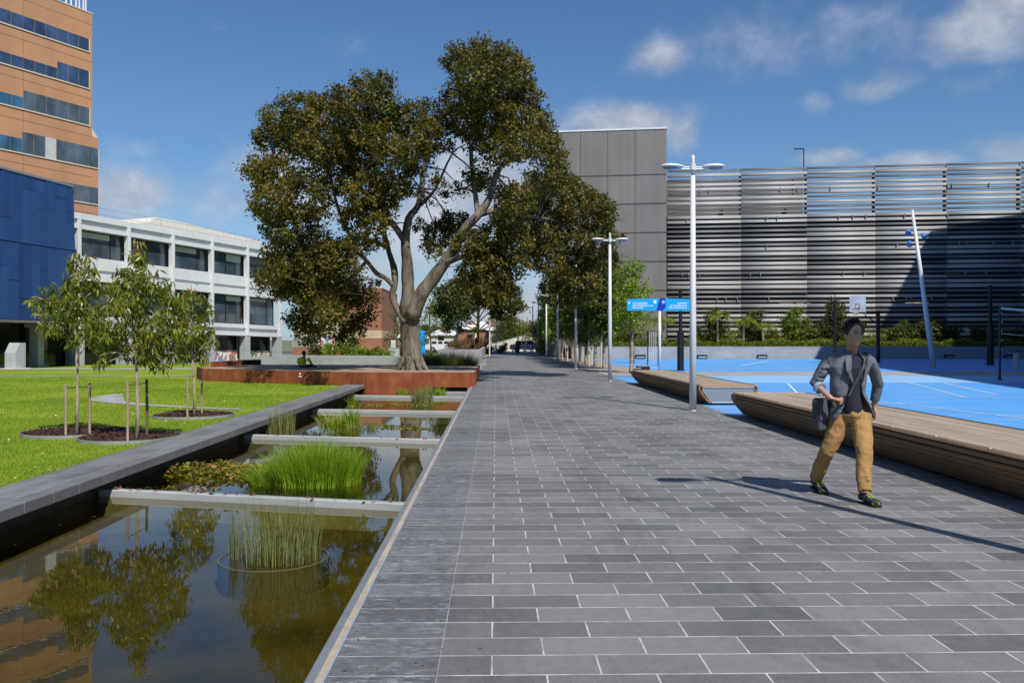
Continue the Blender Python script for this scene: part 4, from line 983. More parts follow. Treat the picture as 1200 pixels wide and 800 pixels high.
# root flare
for k in range(7):
    a_ = k/7*2*math.pi; o = Vector((base.x, base.y, .44)); limbs(b, [o+Vector((math.cos(a_)*.30, math.sin(a_)*.30, .5)), o+Vector((math.cos(a_)*.45, math.sin(a_)*.45, .15)), o+Vector((math.cos(a_)*.60, math.sin(a_)*.60, -.03))], [.11, .09, .04], 7)
lob = [(325,142,26),(310,165,18),(352,128,24),(378,132,22),(400,120,22),(430,104,22),(450,96,15),(445,130,30),(418,150,30),(350,160,32),(380,168,36),(303,200,20),(326,205,32),(312,240,26),(332,268,26),(356,232,36),(330,300,24),(318,322,20),(345,310,26),(370,285,26),
  (400,200,34),(430,185,34),(455,165,28),(475,140,26),(505,130,22),(480,170,24),(500,160,20),(425,225,26),(448,215,20),(415,255,20),(470,200,18),(492,190,16),(455,240,17),(463,222,16),(440,262,17),(428,288,15),(412,315,14),(505,172,14),(525,150,14),(448,285,10),
  (535,70,20),(552,68,22),(572,64,22),(592,72,22),(608,88,22),(560,95,32),(590,105,32),(545,118,28),(615,112,20),(575,140,32),(600,145,28),(545,148,26),(628,140,20),(640,160,20),(655,172,14),(615,170,24),(585,178,22),(640,185,14),(560,175,16),
  (630,222,20),(655,212,18),(625,245,24),(650,240,28),(680,238,24),(695,255,22),(665,268,30),(640,275,28),(615,268,22),(695,285,24),(712,275,14),(700,310,22),(670,305,28),(645,312,22),(685,328,18),(660,335,14),(722,300,9),
  (553,288,22),(575,282,26),(598,290,24),(560,312,26),(585,318,26),(604,312,16),(575,338,20),(550,335,16),(592,340,12),(525,280,12),
  (365,318,24),(390,330,26),(345,340,20),(375,350,24),(400,350,20),(355,372,20),(380,378,16),(368,390,10),(408,330,14),
  (513,275,20),(533,262,18),(505,285,14),(520,250,10),(510,205,12),(520,225,10),(488,225,9),(500,240,8),
  (648,200,18),(672,220,22),(690,232,18),(704,246,18),(656,188,14),(640,212,16),(560,207,18),(582,215,16),(602,228,18),(538,218,11),(625,200,12),(522,165,12),(475,225,14),(490,262,10),(510,292,12),(345,330,24),(365,345,24),(385,365,22),(360,390,16),(372,398,10),(395,385,14),(420,335,16),(430,350,14),(425,375,13),(440,345,9),(405,345,18),(408,385,12),(395,300,22),(375,310,24),(415,285,16),(320,345,12),(605,235,24),(592,258,18),(620,300,20),(718,272,14),(706,250,18),(714,298,13),(692,338,16),(668,345,18),(650,352,14),(640,335,16),(630,290,20),(600,265,20),(580,262,14),
  (410,375,16),(400,300,16),(425,350,14),(418,390,12),(430,370,12),(402,400,9),(436,330,8)]
lb = []
for (x, y, r) in lob:
    big = r > 16
    for rep in range(2 if big else 1):
        dd = random.uniform(-1.9, 1.9) if rep == 0 else random.uniform(-3.4, 3.2)
        k = 1.0 if rep == 0 else .86
        if 505 <= x <= 536 and 220 < y < 290: dd = 2.2
        if 395 <= x <= 436 and y > 325: dd = random.uniform(1.2, 2.8)
        if 395 <= x <= 470 and 200 < y < 320: dd = random.uniform(-2.6, -.8)
        if 553 <= x <= 605 and y > 275: dd = random.uniform(-2.2, -1.2)
        if x > 612 and y > 215: dd = random.uniform(1.9, 5.5)
        p = Q(x+random.uniform(-3, 3), y+random.uniform(-3, 3), dd)
        lb.append((tuple(p), r*.031*k))
# twigs to lobes
anch = [Q(*a) for a in ((494,222,.4),(497,195,.5),(505,160,.3),(581,205,-.2),(594,190,0),(622,179,0),(438,190,.6),(430,150,.5),(395,240,-.5),(385,200,-.4),(370,165,0),(425,200,-1.2),(345,262,-.7),(330,225,-.2),(600,300,-1.6),(575,300,-1.6),(665,262,3.6),(630,255,1.8),(690,280,4.2),(556,130,0),(552,180,-.2),(565,85,.2),(385,345,-1),(372,365,-1),(400,330,1.8),(448,265,.9),(322,185,0),(530,180,0),(560,252,-.8))]
for (c, r) in lb[::2]:
    c = Vector(c); a_ = min(anch, key=lambda q: (q-c).length); m_ = a_.lerp(c, .5)+Vector((random.uniform(-.2, .2), random.uniform(-.2, .2), random.uniform(.0, .3)))
    b.tube([a_, m_, c], [.035, .025, .012], 5, cap=False)
b.build('trunk', M['bark'], T, smooth=True)
crown('crown', M['leaf_big'], T, lb, dens=5.0, L=.135, W=.068, cr=.22, nl=29, shell=.55, up=.9)

# ---- young staked trees in mulch rings
def mulch_ring(cx, cy, r, lab):
    z = terr(cx, cy); t = thing('mulch_ring', lab, 'tree ring', (cx, cy, z), 'mulched rings round the young trees')
    b = MB(); b.ring(cx, cy, z-.05, z+.055, r-.012, r+.004, 56); b.build('steel_edge', simple('dull galvanised edging', (.27, .28, .27), .6), t)
    b = MB(); vs = [(cx, cy, z+.06)]; fs = []
    for k in range(3):
        rk = (r-.03)*(k+1)/3
        for j in range(28): a = 2*math.pi*j/28; vs.append((cx+rk*math.cos(a), cy+rk*math.sin(a), z+[.055, .05, .03][k]+random.uniform(-.008, .008)))
    for j in range(28): fs.append((0, 1+j, 1+(j+1) % 28))
    for k in range(2):
        for j in range(28): i0 = 1+k*28; i1 = i0+28; fs.append((i0+j, i0+(j+1) % 28, i1+(j+1) % 28, i1+j))
    b.add(vs, fs); b.build('mulch', M['mulch'], t)
    n = 1500; rr2 = (r-.04)*np.sqrt(RNG.uniform(0, 1, n)); aa = RNG.uniform(0, 6.283, n)
    C = np.stack([cx+rr2*np.cos(aa), cy+rr2*np.sin(aa), np.full(n, z+.06)+RNG.uniform(0, .02, n)-.02*(rr2/r)], 1)
    A = RNG.normal(0, 1, (n, 3)); A[:, 2] *= .4
    quads_mesh('bark_chips', leaf_quads(C, A, RNG.normal(0, 1, (n, 3)), RNG.uniform(.03, .07, n), RNG.uniform(.015, .03, n)), M['mulch'], t)
    return t
def young_tree(base, hpx_top, lobes_px, d, n, lab, lean=0, trunk_r=.03):
    t = thing('young_tree', lab, 'tree', base, 'young staked trees on the lawn')
    top = P(hpx_top[0], hpx_top[1], d)
    b = MB(); pts = [base+Vector((0, 0, -.02))]
    for k in range(1, 8): f = k/8; q = base.lerp(top, f); q.x += math.sin(f*7+base.x)*.018; pts.append(q)
    pts.append(top); rad = [trunk_r*1.3]+[trunk_r*(1-.75*k/8) for k in range(1, 9)]
    b.tube(pts, rad, 8)
    brs = []
    for (x, y, r, dd) in lobes_px:
        c = P(x, y, d+dd); f = min(.92, max(.42, (c.z-base.z)/(top.z-base.z)-.14)); s = base.lerp(top, f)
        m = s.lerp(c, .55)+Vector((0, 0, .05)); b.tube([s, m, c, c+Vector((0, 0, -.08))], [.012, .009, .006, .003], 5, cap=False); brs.append((s, m, c, r))
    b.build('trunk', M['pale_bark'], t, smooth=True)
    tot = sum(r*r for *_, r in brs); Cs = []; Ts = []; As = []
    for (s, m, c, r) in brs:
        k = int(n*.95*r*r/tot); rm = r*d/F
        o = unit(RNG.normal(0, 1, (k, 3)))*(rm*RNG.uniform(.2, 1, k)**.6)[:, None]*np.array([1, 1, .95])
        # leaves gather in little sprays
        ns = max(3, k//9); hubs = unit(RNG.normal(0, 1, (ns, 3)))*(rm*RNG.uniform(.15, 1, ns)**.55)[:, None]
        pick = RNG.integers(0, ns, k); o = hubs[pick]+RNG.normal(0, .035, (k, 3))
        Cs.append(np.array(c)+o); rel = (c.z-base.z)/(top.z-base.z)
        Ts.append(RNG.uniform(.1, .85, k)+(.35 if rel > .93 else 0)+RNG.uniform(-.1, .1))
    C = np.concatenate(Cs); T_ = np.concatenate(Ts); k = len(C)
    A = unit(RNG.normal(0, .55, (k, 3))+np.array([0, 0, -.75])); B = RNG.normal(0, 1, (k, 3))
    # folded slender leaves: two quads each, bent
    Bq = unit(B-A*np.sum(A*B, 1, keepdims=True)); L = RNG.uniform(.08, .155, k)[:, None]; W = RNG.uniform(.022, .038, k)[:, None]
    Nn = np.cross(A, Bq); tip = C+A*L+np.array([0, 0, -.02])+Nn*.02; mid = C+A*L*.45+Nn*.012
    V = np.stack([C, mid+Bq*W/2, tip, mid-Bq*W/2], 1)
    quads_mesh('crown', V, M['leaf_young'], t, attr=np.clip(T_, 0, 1))
    return t
def stake(px, ytop, ybot, z, mat, lab, d=None):
    q = G(px, ybot, z); dd = (EYE-z)*F/(ybot-HOR); top = P(px, ytop, dd)
    t = thing('timber_stake', lab, 'stake', q, 'stakes holding up the young trees')
    b = MB(); r = .021; h = top.z-q.z
    b.tube([q+Vector((0, 0, -.1)), q+Vector((.004, 0, h*.5)), q+Vector((-.003, 0, h-.015)), q+Vector((-.003, 0, h))], [r, r, r, r*.8], 10); b.build('post', M[mat], t, smooth=False)
    return q, h
zr = .05
for (cx, cy, r, labr) in [(88, 508, .80, 'mulch ring round the leftmost young tree'), (153.5, 514.2, .76, 'mulch ring round the middle young tree, touching the pond wall'), (227, 487.8, .78, 'mulch ring round the farthest young tree')]:
    g = G(cx, cy, 0); mulch_ring(g.x, g.y, r, labr)
def strap(p, q, r, lab):
    t = thing('tree_tie', lab, 'tree tie', p, 'black ties between stakes and trunks')
    b = MB(); m = (p+q)/2+Vector((0, 0, -.012)); b.tube([p, m, q], [.006, .006, .006], 5); b.build('strap', M['rubber_strap'], t)
specs = [
 ((90, 508.5), (88, 298), [(92,305,10,0),(84,318,14,.1),(100,322,14,-.1),(76,335,16,.1),(95,340,18,0),(112,338,14,.1),(62,350,18,.1),(82,358,20,-.2),(104,360,20,.2),(50,356,12,0),(58,375,14,-.1),(78,380,16,.2),(98,384,18,-.1),(116,378,14,0),(44,348,8,0),(70,365,18,.2),(88,398,10,0),(112,398,10,.2)], 2300,
  'leftmost young tree with two pale stakes, in front of the blue building', [(77, 450, 509.5, 'stake', 'pale stake left of the leftmost young tree'), (105, 447, 507.5, 'stake', 'pale stake right of the leftmost young tree')]),
 ((160, 514.5), (161, 283), [(162,290,9,0),(158,302,11,0),(168,305,8,0),(150,318,14,.1),(170,322,15,-.1),(140,338,16,.1),(160,342,20,0),(184,340,17,.1),(125,358,15,0),(148,362,20,-.2),(172,365,22,.2),(198,358,18,0),(212,352,10,.1),(112,378,12,.1),(132,384,18,-.1),(158,388,22,0),(184,388,20,-.2),(206,380,18,.1),(120,400,12,0),(145,406,14,.2),(172,408,16,-.1),(196,405,14,.1),(117,416,8,-.1),(118,428,6,-.1),(190,424,10,0),(165,420,10,.1),(205,418,8,.1)], 3600,
  'middle young tree, the largest of the three, with one pale and one dark stake', [(149.5, 446, 517, 'stake', 'pale stake left of the middle young tree'), (172, 444, 510.5, 'stake_dark', 'dark stained stake right of the middle young tree')]),
 ((227.5, 487), (224, 333), [(224,340,7,0),(216,350,10,.1),(232,352,10,-.1),(210,366,12,0),(226,368,15,.1),(242,366,11,0),(206,384,12,.2),(224,388,15,-.2),(243,385,12,.1),(214,402,12,0),(232,405,12,.1),(248,398,9,0),(222,416,8,0),(240,418,7,.1),(214,420,6,0)], 1700,
  'small young tree farthest from the viewer, beside the left end of the rusty deck', [(219.5, 438, 489, 'stake', 'pale stake left of the farthest young tree'), (236.5, 436, 484.5, 'stake', 'pale stake right of the farthest young tree')])]
for (bp, tp, lbs, n, lab, sts) in specs:
    g = G(bp[0], bp[1], zr); d = (EYE-zr)*F/(bp[1]-HOR)
    young_tree(g, tp, lbs, d, n, lab)
    qs = []
    for s in sts: q, h = stake(s[0], s[1], s[2], zr, s[3], s[4]); qs.append((q, h))
    hh = min(qs[0][1], qs[1][1])-.05
    which = 'leftmost' if bp[0] < 100 else ('middle' if bp[0] < 200 else 'farthest')
    strap(qs[0][0]+Vector((0, 0, hh)), g+Vector((0, 0, hh)), .006, 'black tie from the left stake to the %s young tree' % which)
    strap(qs[1][0]+Vector((0, 0, hh)), g+Vector((0, 0, hh)), .006, 'black tie from the right stake to the %s young tree' % which)

# ---- lawn blades (uncountable)
n = 170000
Y = 6.5+34*RNG.uniform(0, 1, n)**1.5; px = RNG.uniform(-40, 470, n); X = (px-581)/1000*Y
ok = (X < -5.07)
ok &= ~((Y > 27.6) & (X > -5.4))
for (cx, cy, r) in ((88, 508, .82), (153.5, 514.2, .78), (227, 487.8, .80)):
    g = G(cx, cy, 0); ok &= (X-g.x)**2+(Y-g.y)**2 > r*r
for i in range(len(cp)-1):
    a_ = np.array(cp[i].xy); c_ = np.array(cp[i+1].xy); ab = c_-a_; pt = np.stack([X, Y], 1)-a_; tt = np.clip((pt@ab)/(ab@ab), 0, 1); dist = np.linalg.norm(pt-tt[:, None]*ab, axis=1); ok &= dist > .16
ok &= ~((Y > 36.55) & (Y < 38.6))
deckp = [(-.72, 28.25), (-4.3, 28.4), (-6.4, 29.6), (-11.7, 33.6), (-12, 36), (-5, 37.5), (-.7, 36.3)]
X, Y = X[ok], Y[ok]
inside = (Y > 28.2) & (X > -11.2) & (Y > 28.4+(-4.3-X)*.72)
X, Y = X[~inside], Y[~inside]; n = len(X)
base_ = np.stack([X, Y, np.array([terr(x, y) for x, y in zip(X, Y)])], 1)
h = RNG.uniform(.018, .042, n); V = blades(base_, h, RNG.uniform(.004, .007, n)*(1+Y/14), RNG.normal(0, .014, (n, 2)), mid=1)
pa = .5+.22*np.sin(X*1.1+Y*.35)*np.sin(Y*.8)+.1*np.sin(X*3.1-Y*2.2)
o = quads_mesh('grass', V, M['blade_lawn'], attr=np.clip(pa+RNG.uniform(-.22, .22, n), 0, 1)); tag(o, 'short green grass blades covering the lawn', 'grass', kind='stuff')
# longer tufts along the wall edge and rings
n = 5000; Y = RNG.uniform(6, 28, n); X = -5.06-RNG.uniform(0, .05, n)
V = blades(np.stack([X, Y, np.zeros(n)], 1), RNG.uniform(.03, .085, n), np.full(n, .006), RNG.normal(0, .02, (n, 2)), mid=2)
tag(quads_mesh('grass', V, M['blade_lawn'], attr=np.tile(RNG.uniform(0, 1, n), 2)), 'longer grass growing along the pond wall', 'grass', kind='stuff')

# ---- pond plants
def blade_clump(name, lab, cat, cx, cy, rx, ry, n, h, w, lean, mat, z=WZ-.02, cone=.5, mid=4, group=None, tone=(0, 1), dome=.35):
    t = thing(name, lab, cat, (cx, cy, z), group)
    a = RNG.uniform(0, 6.283, n); r = np.sqrt(RNG.uniform(0, 1, n)); X = cx+rx*r*np.cos(a); Y = cy+ry*r*np.sin(a)
    hh = h*RNG.uniform(.55, 1.0, n)*(1-dome*r**2)
    ln = np.stack([np.cos(a)*r, np.sin(a)*r], 1)*hh[:, None]*cone+RNG.normal(0, lean, (n, 2))*hh[:, None]
    V = blades(np.stack([X, Y, np.full(n, z)], 1), hh, w*RNG.uniform(.6, 1.3, n), ln, mid=mid)
    tn = np.clip(RNG.uniform(tone[0], tone[1], n), 0, 1)
    quads_mesh('blades', V, mat, t, attr=np.tile(tn, mid)); return t
blade_clump('sedge_clump', 'large bright green sedge clump arching over the middle of the pond', 'water plant', -2.24, 10.75, .55, .44, 4200, .64, .008, .17, M['blade_green'], cone=.34)
blade_clump('sedge_clump', 'smaller low bright sedge tuft leaning left of the large clump', 'water plant', -2.85, 10.85, .24, .35, 620, .34, .008, .35, M['blade_green'], cone=.9, dome=.2)
def pads(name, lab, pts, n, z0, hmax, L, mat=M['leaf_aquatic']):
    t = thing(name, lab, 'water plant', (np.mean([p[0] for p in pts]), np.mean([p[1] for p in pts]), WZ))
    Cs = []
    for (x, y, r) in pts:
        k = int(n*r/sum(p[2] for p in pts)); a = RNG.uniform(0, 6.283, k); q = r*np.sqrt(RNG.uniform(0, 1, k))
        Cs.append(np.stack([x+q*np.cos(a), y+q*np.sin(a)*.8, WZ+z0+hmax*RNG.uniform(0, 1, k)*(1-(q/r)**2)], 1))
    C = np.concatenate(Cs); k = len(C); Nn = unit(RNG.normal(0, .45, (k, 3))+np.array([0, 0, 1])); A = RNG.normal(0, 1, (k, 3)); A = unit(A-Nn*np.sum(A*Nn, 1, keepdims=True))
    quads_mesh('leaves', leaf_quads(C, A, np.cross(Nn, A), RNG.uniform(.6, 1.3, k)*L, RNG.uniform(.5, 1.0, k)*L), mat, t, attr=RNG.uniform(0, 1, k)**.9)
pads('water_fern', 'yellow and rust coloured floating plant mass left of the bright sedge', [(-4.05, 11.6, .35), (-3.7, 11.7, .5), (-3.35, 11.5, .5), (-3.1, 11.2, .4), (-3.7, 11.2, .35), (-4.2, 11.4, .2)], 2600, .0, .17, .055)
pads('floating_leaves', 'yellow green leaves floating in the third pond cell', [(-2.0, 17.5, .5), (-1.6, 17.2, .3), (-2.4, 17.8, .3)], 300, .0, .03, .06)
pads('floating_leaves', 'floating leaves behind the weir in the far pond cell', [(-2.6, 23.4, .7), (-3.6, 23.2, .4), (-1.6, 24, .3)], 300, .0, .04, .07)
pads('floating_leaves', 'few floating leaves between the sedge and the nearest weir', [(-4.1, 10.3, .3), (-3.6, 10.2, .3)], 60, .0, .02, .05)
# reeds in ring planter
RCX, RCY = -1.83, 7.08
t = thing('ring_planter', 'round thin walled planter ring just above the water around the nearest reeds', 'planter', (RCX, RCY, WZ))
b = MB(); b.ring(RCX, RCY, -.5, WZ+.004, .432, .443, 56); b.build('rim', simple('slimy ring rim', (.13, .115, .05), .7), t)
b = MB(); b.disc(RCX, RCY, WZ-.015, .424); b.build('silt', M['soil'], t)
t = thing('ring_planter', 'sunken round planter ring under the water near the left pond wall', 'planter', (-3.35, 8.0, -.4))
b = MB(); b.ring(-3.35, 8.0, -.47, WZ-.06, .40, .42, 48); b.build('rim', simple('silted ring rim', (.12, .10, .04), .8), t)
b = MB(); b.disc(-3.35, 8.0, WZ-.12, .40); b.build('silt', M['pool_floor'], t)
blade_clump('horsetail_reeds', 'dense clump of upright horsetail reeds inside the nearest planter ring', 'water plant', RCX+.09, RCY-.06, .31, .26, 430, .62, .0044, .10, M['blade_reed'], cone=.10, mid=3, dome=.05)
blade_clump('horsetail_reeds', 'thin separate tuft of reeds at the left edge of the nearest planter ring', 'water plant', RCX-.31, RCY+.02, .06, .12, 70, .52, .0048, .05, M['blade_reed'], cone=.1, mid=3, dome=.05)
blade_clump('bright_rushes', 'tall bright rushes left of centre in the third pond cell', 'water plant', -2.95, 17.6, .12, .15, 70, .62, .022, .10, M['blade_green'], cone=.3)
blade_clump('bright_rushes', 'short arching rushes beside the tall ones in the third pond cell', 'water plant', -3.35, 17.9, .35, .2, 160, .42, .016, .35, M['blade_green'], cone=.6)
blade_clump('bright_rushes', 'low green rushes with seed heads right of the tall ones', 'water plant', -2.65, 17.2, .3, .2, 120, .26, .014, .4, M['blade_reed'], cone=.6)
blade_clump('thin_reeds', 'fine grey green reeds by the pond wall behind the sedge', 'water plant', -4.15, 16.6, .28, .3, 260, .72, .008, .09, M['blade_reed'], cone=.15, mid=3)
blade_clump('thin_reeds', 'misty reeds in the far pond cell before the rusty wall', 'water plant', -2.1, 24.4, .32, .3, 420, .62, .011, .12, M['blade_reed'], cone=.25, mid=3)
blade_clump('bright_rushes', 'small bright rush tuft in the far cell, left', 'water plant', -4.0, 24.0, .15, .15, 60, .40, .016, .2, M['blade_green'], cone=.4)
blade_clump('bright_rushes', 'bright rush tuft against the rusty wall, left of the dark slot', 'water plant', -3.0, 27.3, .18, .15, 110, .40, .018, .2, M['blade_green'], cone=.4)
blade_clump('bright_rushes', 'bright rush tuft just before the dark slot of the deck', 'water plant', -1.75, 27.2, .16, .15, 100, .44, .018, .2, M['blade_green'], cone=.4)
blade_clump('bright_rushes', 'bright grassy tuft against the rusty wall in the middle', 'water plant', -2.15, 27.5, .22, .15, 200, .42, .016, .2, M['blade_green'], cone=.4)
blade_clump('thin_reeds', 'pair of dry reed blades rising at the left bottom edge of the pond', 'water plant', -3.18, 5.3, .04, .05, 6, .26, .008, .3, M['blade_reed'], cone=.3, mid=3)

# ---- lomandra bed
for k in range(16):
    x = -3.95+(k % 6)*.52+random.uniform(-.1, .1); y = 38.8+(k//6)*1.9+random.uniform(-.4, .4)
    blade_clump('mat_rush', 'one of the dark green grassy tussocks in the bed beside the promenade', 'shrub', x, y, .34, .34, 520, 1.16, .022, .2, M['blade_lomandra'], z=.0, cone=.75, mid=3, group='grassy tussocks beside the promenade')

# ---- generic small trees / shrubs
def shrub(name, lab, cat, c, r, mat, n=260, L=.12, W=.06, group=None, sq=.9, stem=True, dens=None):
    t = thing(name, lab, cat, (c[0], c[1], c[2]), group)
    b = MB(); h = r*1.5
    for k in range(5): a = k*1.26; b.tube([(c[0], c[1], c[2]-.05), (c[0]+.3*r*math.cos(a), c[1]+.3*r*math.sin(a), c[2]+h*.4), (c[0]+.6*r*math.cos(a), c[1]+.6*r*math.sin(a), c[2]+h*.8)], [.03, .02, .01], 5)
    b.build('stem', M['dark_bark'], t)
    lobes = [((c[0]+random.uniform(-.5, .5)*r, c[1]+random.uniform(-.4, .4)*r, c[2]+r*sq*random.uniform(.45, 1.25)), r*random.uniform(.42, .7)) for _ in range(7)]
    crown('foliage', mat, t, lobes, dens=(dens or n/(r*r*60)), L=L, W=W, cr=.22*r, nl=14, shell=.5); return t
def tree(name, lab, cat, base, top_z, lobes, leaf, bark, tr=.08, dens=3, L=.13, W=.07, cr=.3, nl=16, group=None, trunk2=None):
    t = thing(name, lab, cat, base, group); b = MB(); base = Vector(base)
    top = Vector((base.x, base.y, top_z)) if trunk2 is None else Vector(trunk2)
    mids = [base.lerp(top, f)+Vector((math.sin(f*5+base.x)*.06, 0, 0)) for f in (.25, .5, .75)]
    limbs(b, [base+Vector((0, 0, -.1)), *mids, top], [tr*1.25, tr, tr*.8, tr*.55, tr*.2], 8)
    for (c, r) in lobes[::2]:
        c = Vector(c); f = min(.85, max(.35, (c.z-base.z)/(top.z-base.z)-.2)); s = base.lerp(top, f); b.tube([s, s.lerp(c, .5)+Vector((0, 0, .1)), c], [tr*.4, tr*.25, tr*.1], 5, cap=False)
    b.build('trunk', bark, t, smooth=True)
    crown('crown', leaf, t, lobes, dens=dens, L=L, W=W, cr=cr, nl=nl, shell=.4); return t
# street trees along the promenade
for k, (y, h, r) in enumerate([(39.7, 5.4, 1.0), (45.5, 6.4, 1.35), (49.6, 6.9, 1.45), (53.5, 7.2, 1.5), (58, 7.0, 1.5), (63, 7.4, 1.5), (68, 7.0, 1.5), (74, 7.4, 1.6), (81, 7.4, 1.6), (90, 7.6, 1.7)]):
    x = 6.3 if k == 0 else 5.75+random.uniform(-.1, .1)
    if k == 0:
        lobes = [((x+random.uniform(-.45, .45), y+random.uniform(-.5, .5), z), .55) for z in np.linspace(2.2, 4.9, 13)]+[((x+.1, y, 5.0), .35)]
        lobes += [((x-.7, y, 2.7), .4), ((x+.75, y, 3.0), .45), ((x+.95, y, 2.4), .3), ((x-.5, y, 3.6), .5), ((x+.7, y, 3.8), .35)]
    else:
        lobes = [((x+random.uniform(-.8, .8)*r*.6, y+random.uniform(-.8, .8)*r*.7, random.uniform(1.95, h-.9)), r*.55) for z in range(28)]+[((x, y, h-.6), r*.45)]
    tree('street_tree', ('bright green slender street tree at the near end of the row' if k == 0 else '%s pale trunked street tree of the row beside the promenade, counted from the near end' % ['', 'second', 'third', 'fourth', 'fifth', 'sixth', 'seventh', 'eighth', 'ninth', 'tenth'][k]), 'tree', (x, y, 0), h-.5, lobes,
         M['leaf_street'] if k == 0 else M['leaf_street_dark'] if k < 7 else M['leaf_street'], M['pale_bark'], tr=.085, dens=5.0 if k == 0 else 3.2, L=.13 if k == 0 else .2, W=.075 if k == 0 else .11, cr=.28, nl=14, group='street trees lining the promenade')
    for dx, dy in ((-.35, .1), (.35, -.1)):
        if k > 1 and k < 8:
            t = thing('tree_guard_post', ('left' if dx < 0 else 'right')+' pale post beside the %s street tree of the row' % ['', '', 'third', 'fourth', 'fifth', 'sixth', 'seventh', 'eighth'][k], 'post', (x+dx, y+dy, 0), 'pale posts among the street trees')
            b = MB(); b.tube([(x+dx, y+dy, -.1), (x+dx, y+dy, 2.1)], .05, 8); b.build('shaft', M['cream_wall'], t)
# distant eucalypts
def px_lobes(L_, d, spread=1.2): return [(tuple(P(x, y, d+random.uniform(-spread, spread))), r*d/F) for x, y, r in L_]
D = 72
tree('eucalyptus_tree', 'tall eucalyptus with forked pale trunks seen behind the big tree', 'tree', G(560, 413, -.0), 12, px_lobes([(520,345,12),(535,338,14),(552,332,16),(570,330,16),(588,335,14),(515,362,12),(532,358,14),(548,355,14),(528,375,9),(542,372,9),(590,352,14),(602,360,10),(583,368,10),(600,345,12),(575,350,14),(610,358,6),(598,374,6),(560,345,16),(522,385,5),(538,384,5)], D), M['leaf_gum'], M['pale_bark'], tr=.22, dens=6.5, L=.24, W=.13, cr=.40, nl=18, trunk2=P(560, 335, 88))
D = 60
tree('small_gum_tree', 'yellow green young gum with thin trunk right of the big trunk', 'tree', G(504.5, 421, 0), 5.6, px_lobes([(503,362,9),(498,372,10),(510,374,9),(500,385,10),(508,390,8),(497,397,6),(505,352,5),(494,380,6)], D, .5), M['leaf_yellow'], M['pale_bark'], tr=.06, dens=3, L=.16, W=.08, cr=.25, nl=12, trunk2=P(504, 358, 60))
tree('small_gum_tree', 'thin young gum left of the big trunk, beside the brick building', 'tree', G(461, 416, 0), 5, px_lobes([(462,372,8),(466,385,9),(461,395,7),(468,402,5),(455,398,5)], 80, .5), M['leaf_gum'], M['pale_bark'], tr=.07, dens=2.6, L=.2, W=.1, cr=.3, nl=10, trunk2=P(463, 372, 80))
tree('small_gum_tree', 'sparse tree catching light before the brick building', 'tree', G(413, 420, 0), 5, px_lobes([(415,385,8),(408,395,9),(420,398,8),(412,404,8)], 70, .5), M['leaf_yellow'], M['pale_bark'], tr=.06, dens=1.6, L=.18, W=.09, cr=.3, nl=10, trunk2=P(413, 382, 70))
for (px, py, d, r, m, lab) in [(405, 418, 68, 1.1, 'leaf_hedge', 'rounded green bush before the brick building'), (385, 419, 68, .8, 'leaf_street', 'low bush left of the round bush before the brick building'), (425, 419, 66, .7, 'leaf_street', 'low bright bush under the brick wall'), (440, 419, 66, .7, 'leaf_hedge', 'bright green bush near the corner of the brick wall'), (452, 419, 67, .6, 'leaf_street', 'small bush beside the grey cabinet'),
        (370, 419.5, 69, .7, 'leaf_street_dark', 'dark small bush in front of the annex'), (605, 408, 118, 3.0, 'leaf_gum', 'large olive bush above the cream wall'), (626, 408, 116, 2.6, 'leaf_yellow', 'light green bush above the cream wall, right'), (590, 408, 118, 2.3, 'leaf_street_dark', 'dark green bush above the cream wall, left'),
        (640, 411, 95, 2.3, 'leaf_gum', 'olive bush at the far end of the promenade, right'), (650, 412, 88, 1.6, 'leaf_hedge', 'green bush beside the last street lamp'), (588, 414, 97, .9, 'leaf_gum', 'small grey bush before the cream wall'), (574, 414.5, 95, .7, 'leaf_gum', 'low bush at the left start of the cream wall'),
        (545, 412, 100, 1.2, 'leaf_red', 'reddish shrub right of the white car'), (530, 412, 102, 1.0, 'leaf_red', 'russet shrub just behind the white car'), (560, 412, 100, 1.2, 'leaf_red', 'reddish shrub by the eucalyptus trunks'), (468, 417, 80, .8, 'leaf_gum', 'olive shrub behind the cabinet')]:
    p = P(px, 398, d); shrub('bush', lab, 'bush', (p.x, p.y, -.05), r, M[m], L=.15+r*.03, W=.08+r*.015, dens=4)
# hedge & shrubs on the retaining wall
t = thing('hedge', 'clipped low hedge along the top of the retaining wall behind the court', 'hedge', (24, 70.2, .9))
n = 46000; X = RNG.uniform(xa, 60, n); Yh = 69.1+1.5*RNG.uniform(0, 1, n)**1.4; Zh = .92+RNG.uniform(0, 1, n)*(.55+.14*np.sin(X*1.7)+.1*np.sin(X*5.1))
C = np.stack([X, Yh, Zh], 1); A = RNG.normal(0, 1, (n, 3)); B = RNG.normal(0, 1, (n, 3))+np.array([0, 0, .4])
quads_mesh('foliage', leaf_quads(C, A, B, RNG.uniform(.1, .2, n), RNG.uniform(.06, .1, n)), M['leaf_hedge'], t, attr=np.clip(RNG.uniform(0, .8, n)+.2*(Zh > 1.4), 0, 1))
t2 = thing('ground_cover', 'mixed low planting between the hedge and the carpark', 'planting', (24, 72, .9)); t2['kind'] = 'stuff'
n = 26000; X = RNG.uniform(xa, 60, n); Yh = RNG.uniform(70.6, 76, n); Zh = .9+RNG.uniform(0, 1, n)**1.6*(1.0+.7*np.sin(X*.9)*np.sin(X*.33))
C = np.stack([X, Yh, Zh], 1); quads_mesh('foliage', leaf_quads(C, RNG.normal(0, 1, (n, 3))+np.array([0, 0, .5]), RNG.normal(0, 1, (n, 3)), RNG.uniform(.15, .4, n), RNG.uniform(.05, .1, n)), M['leaf_yellow'], t2, attr=RNG.uniform(0, 1, n))
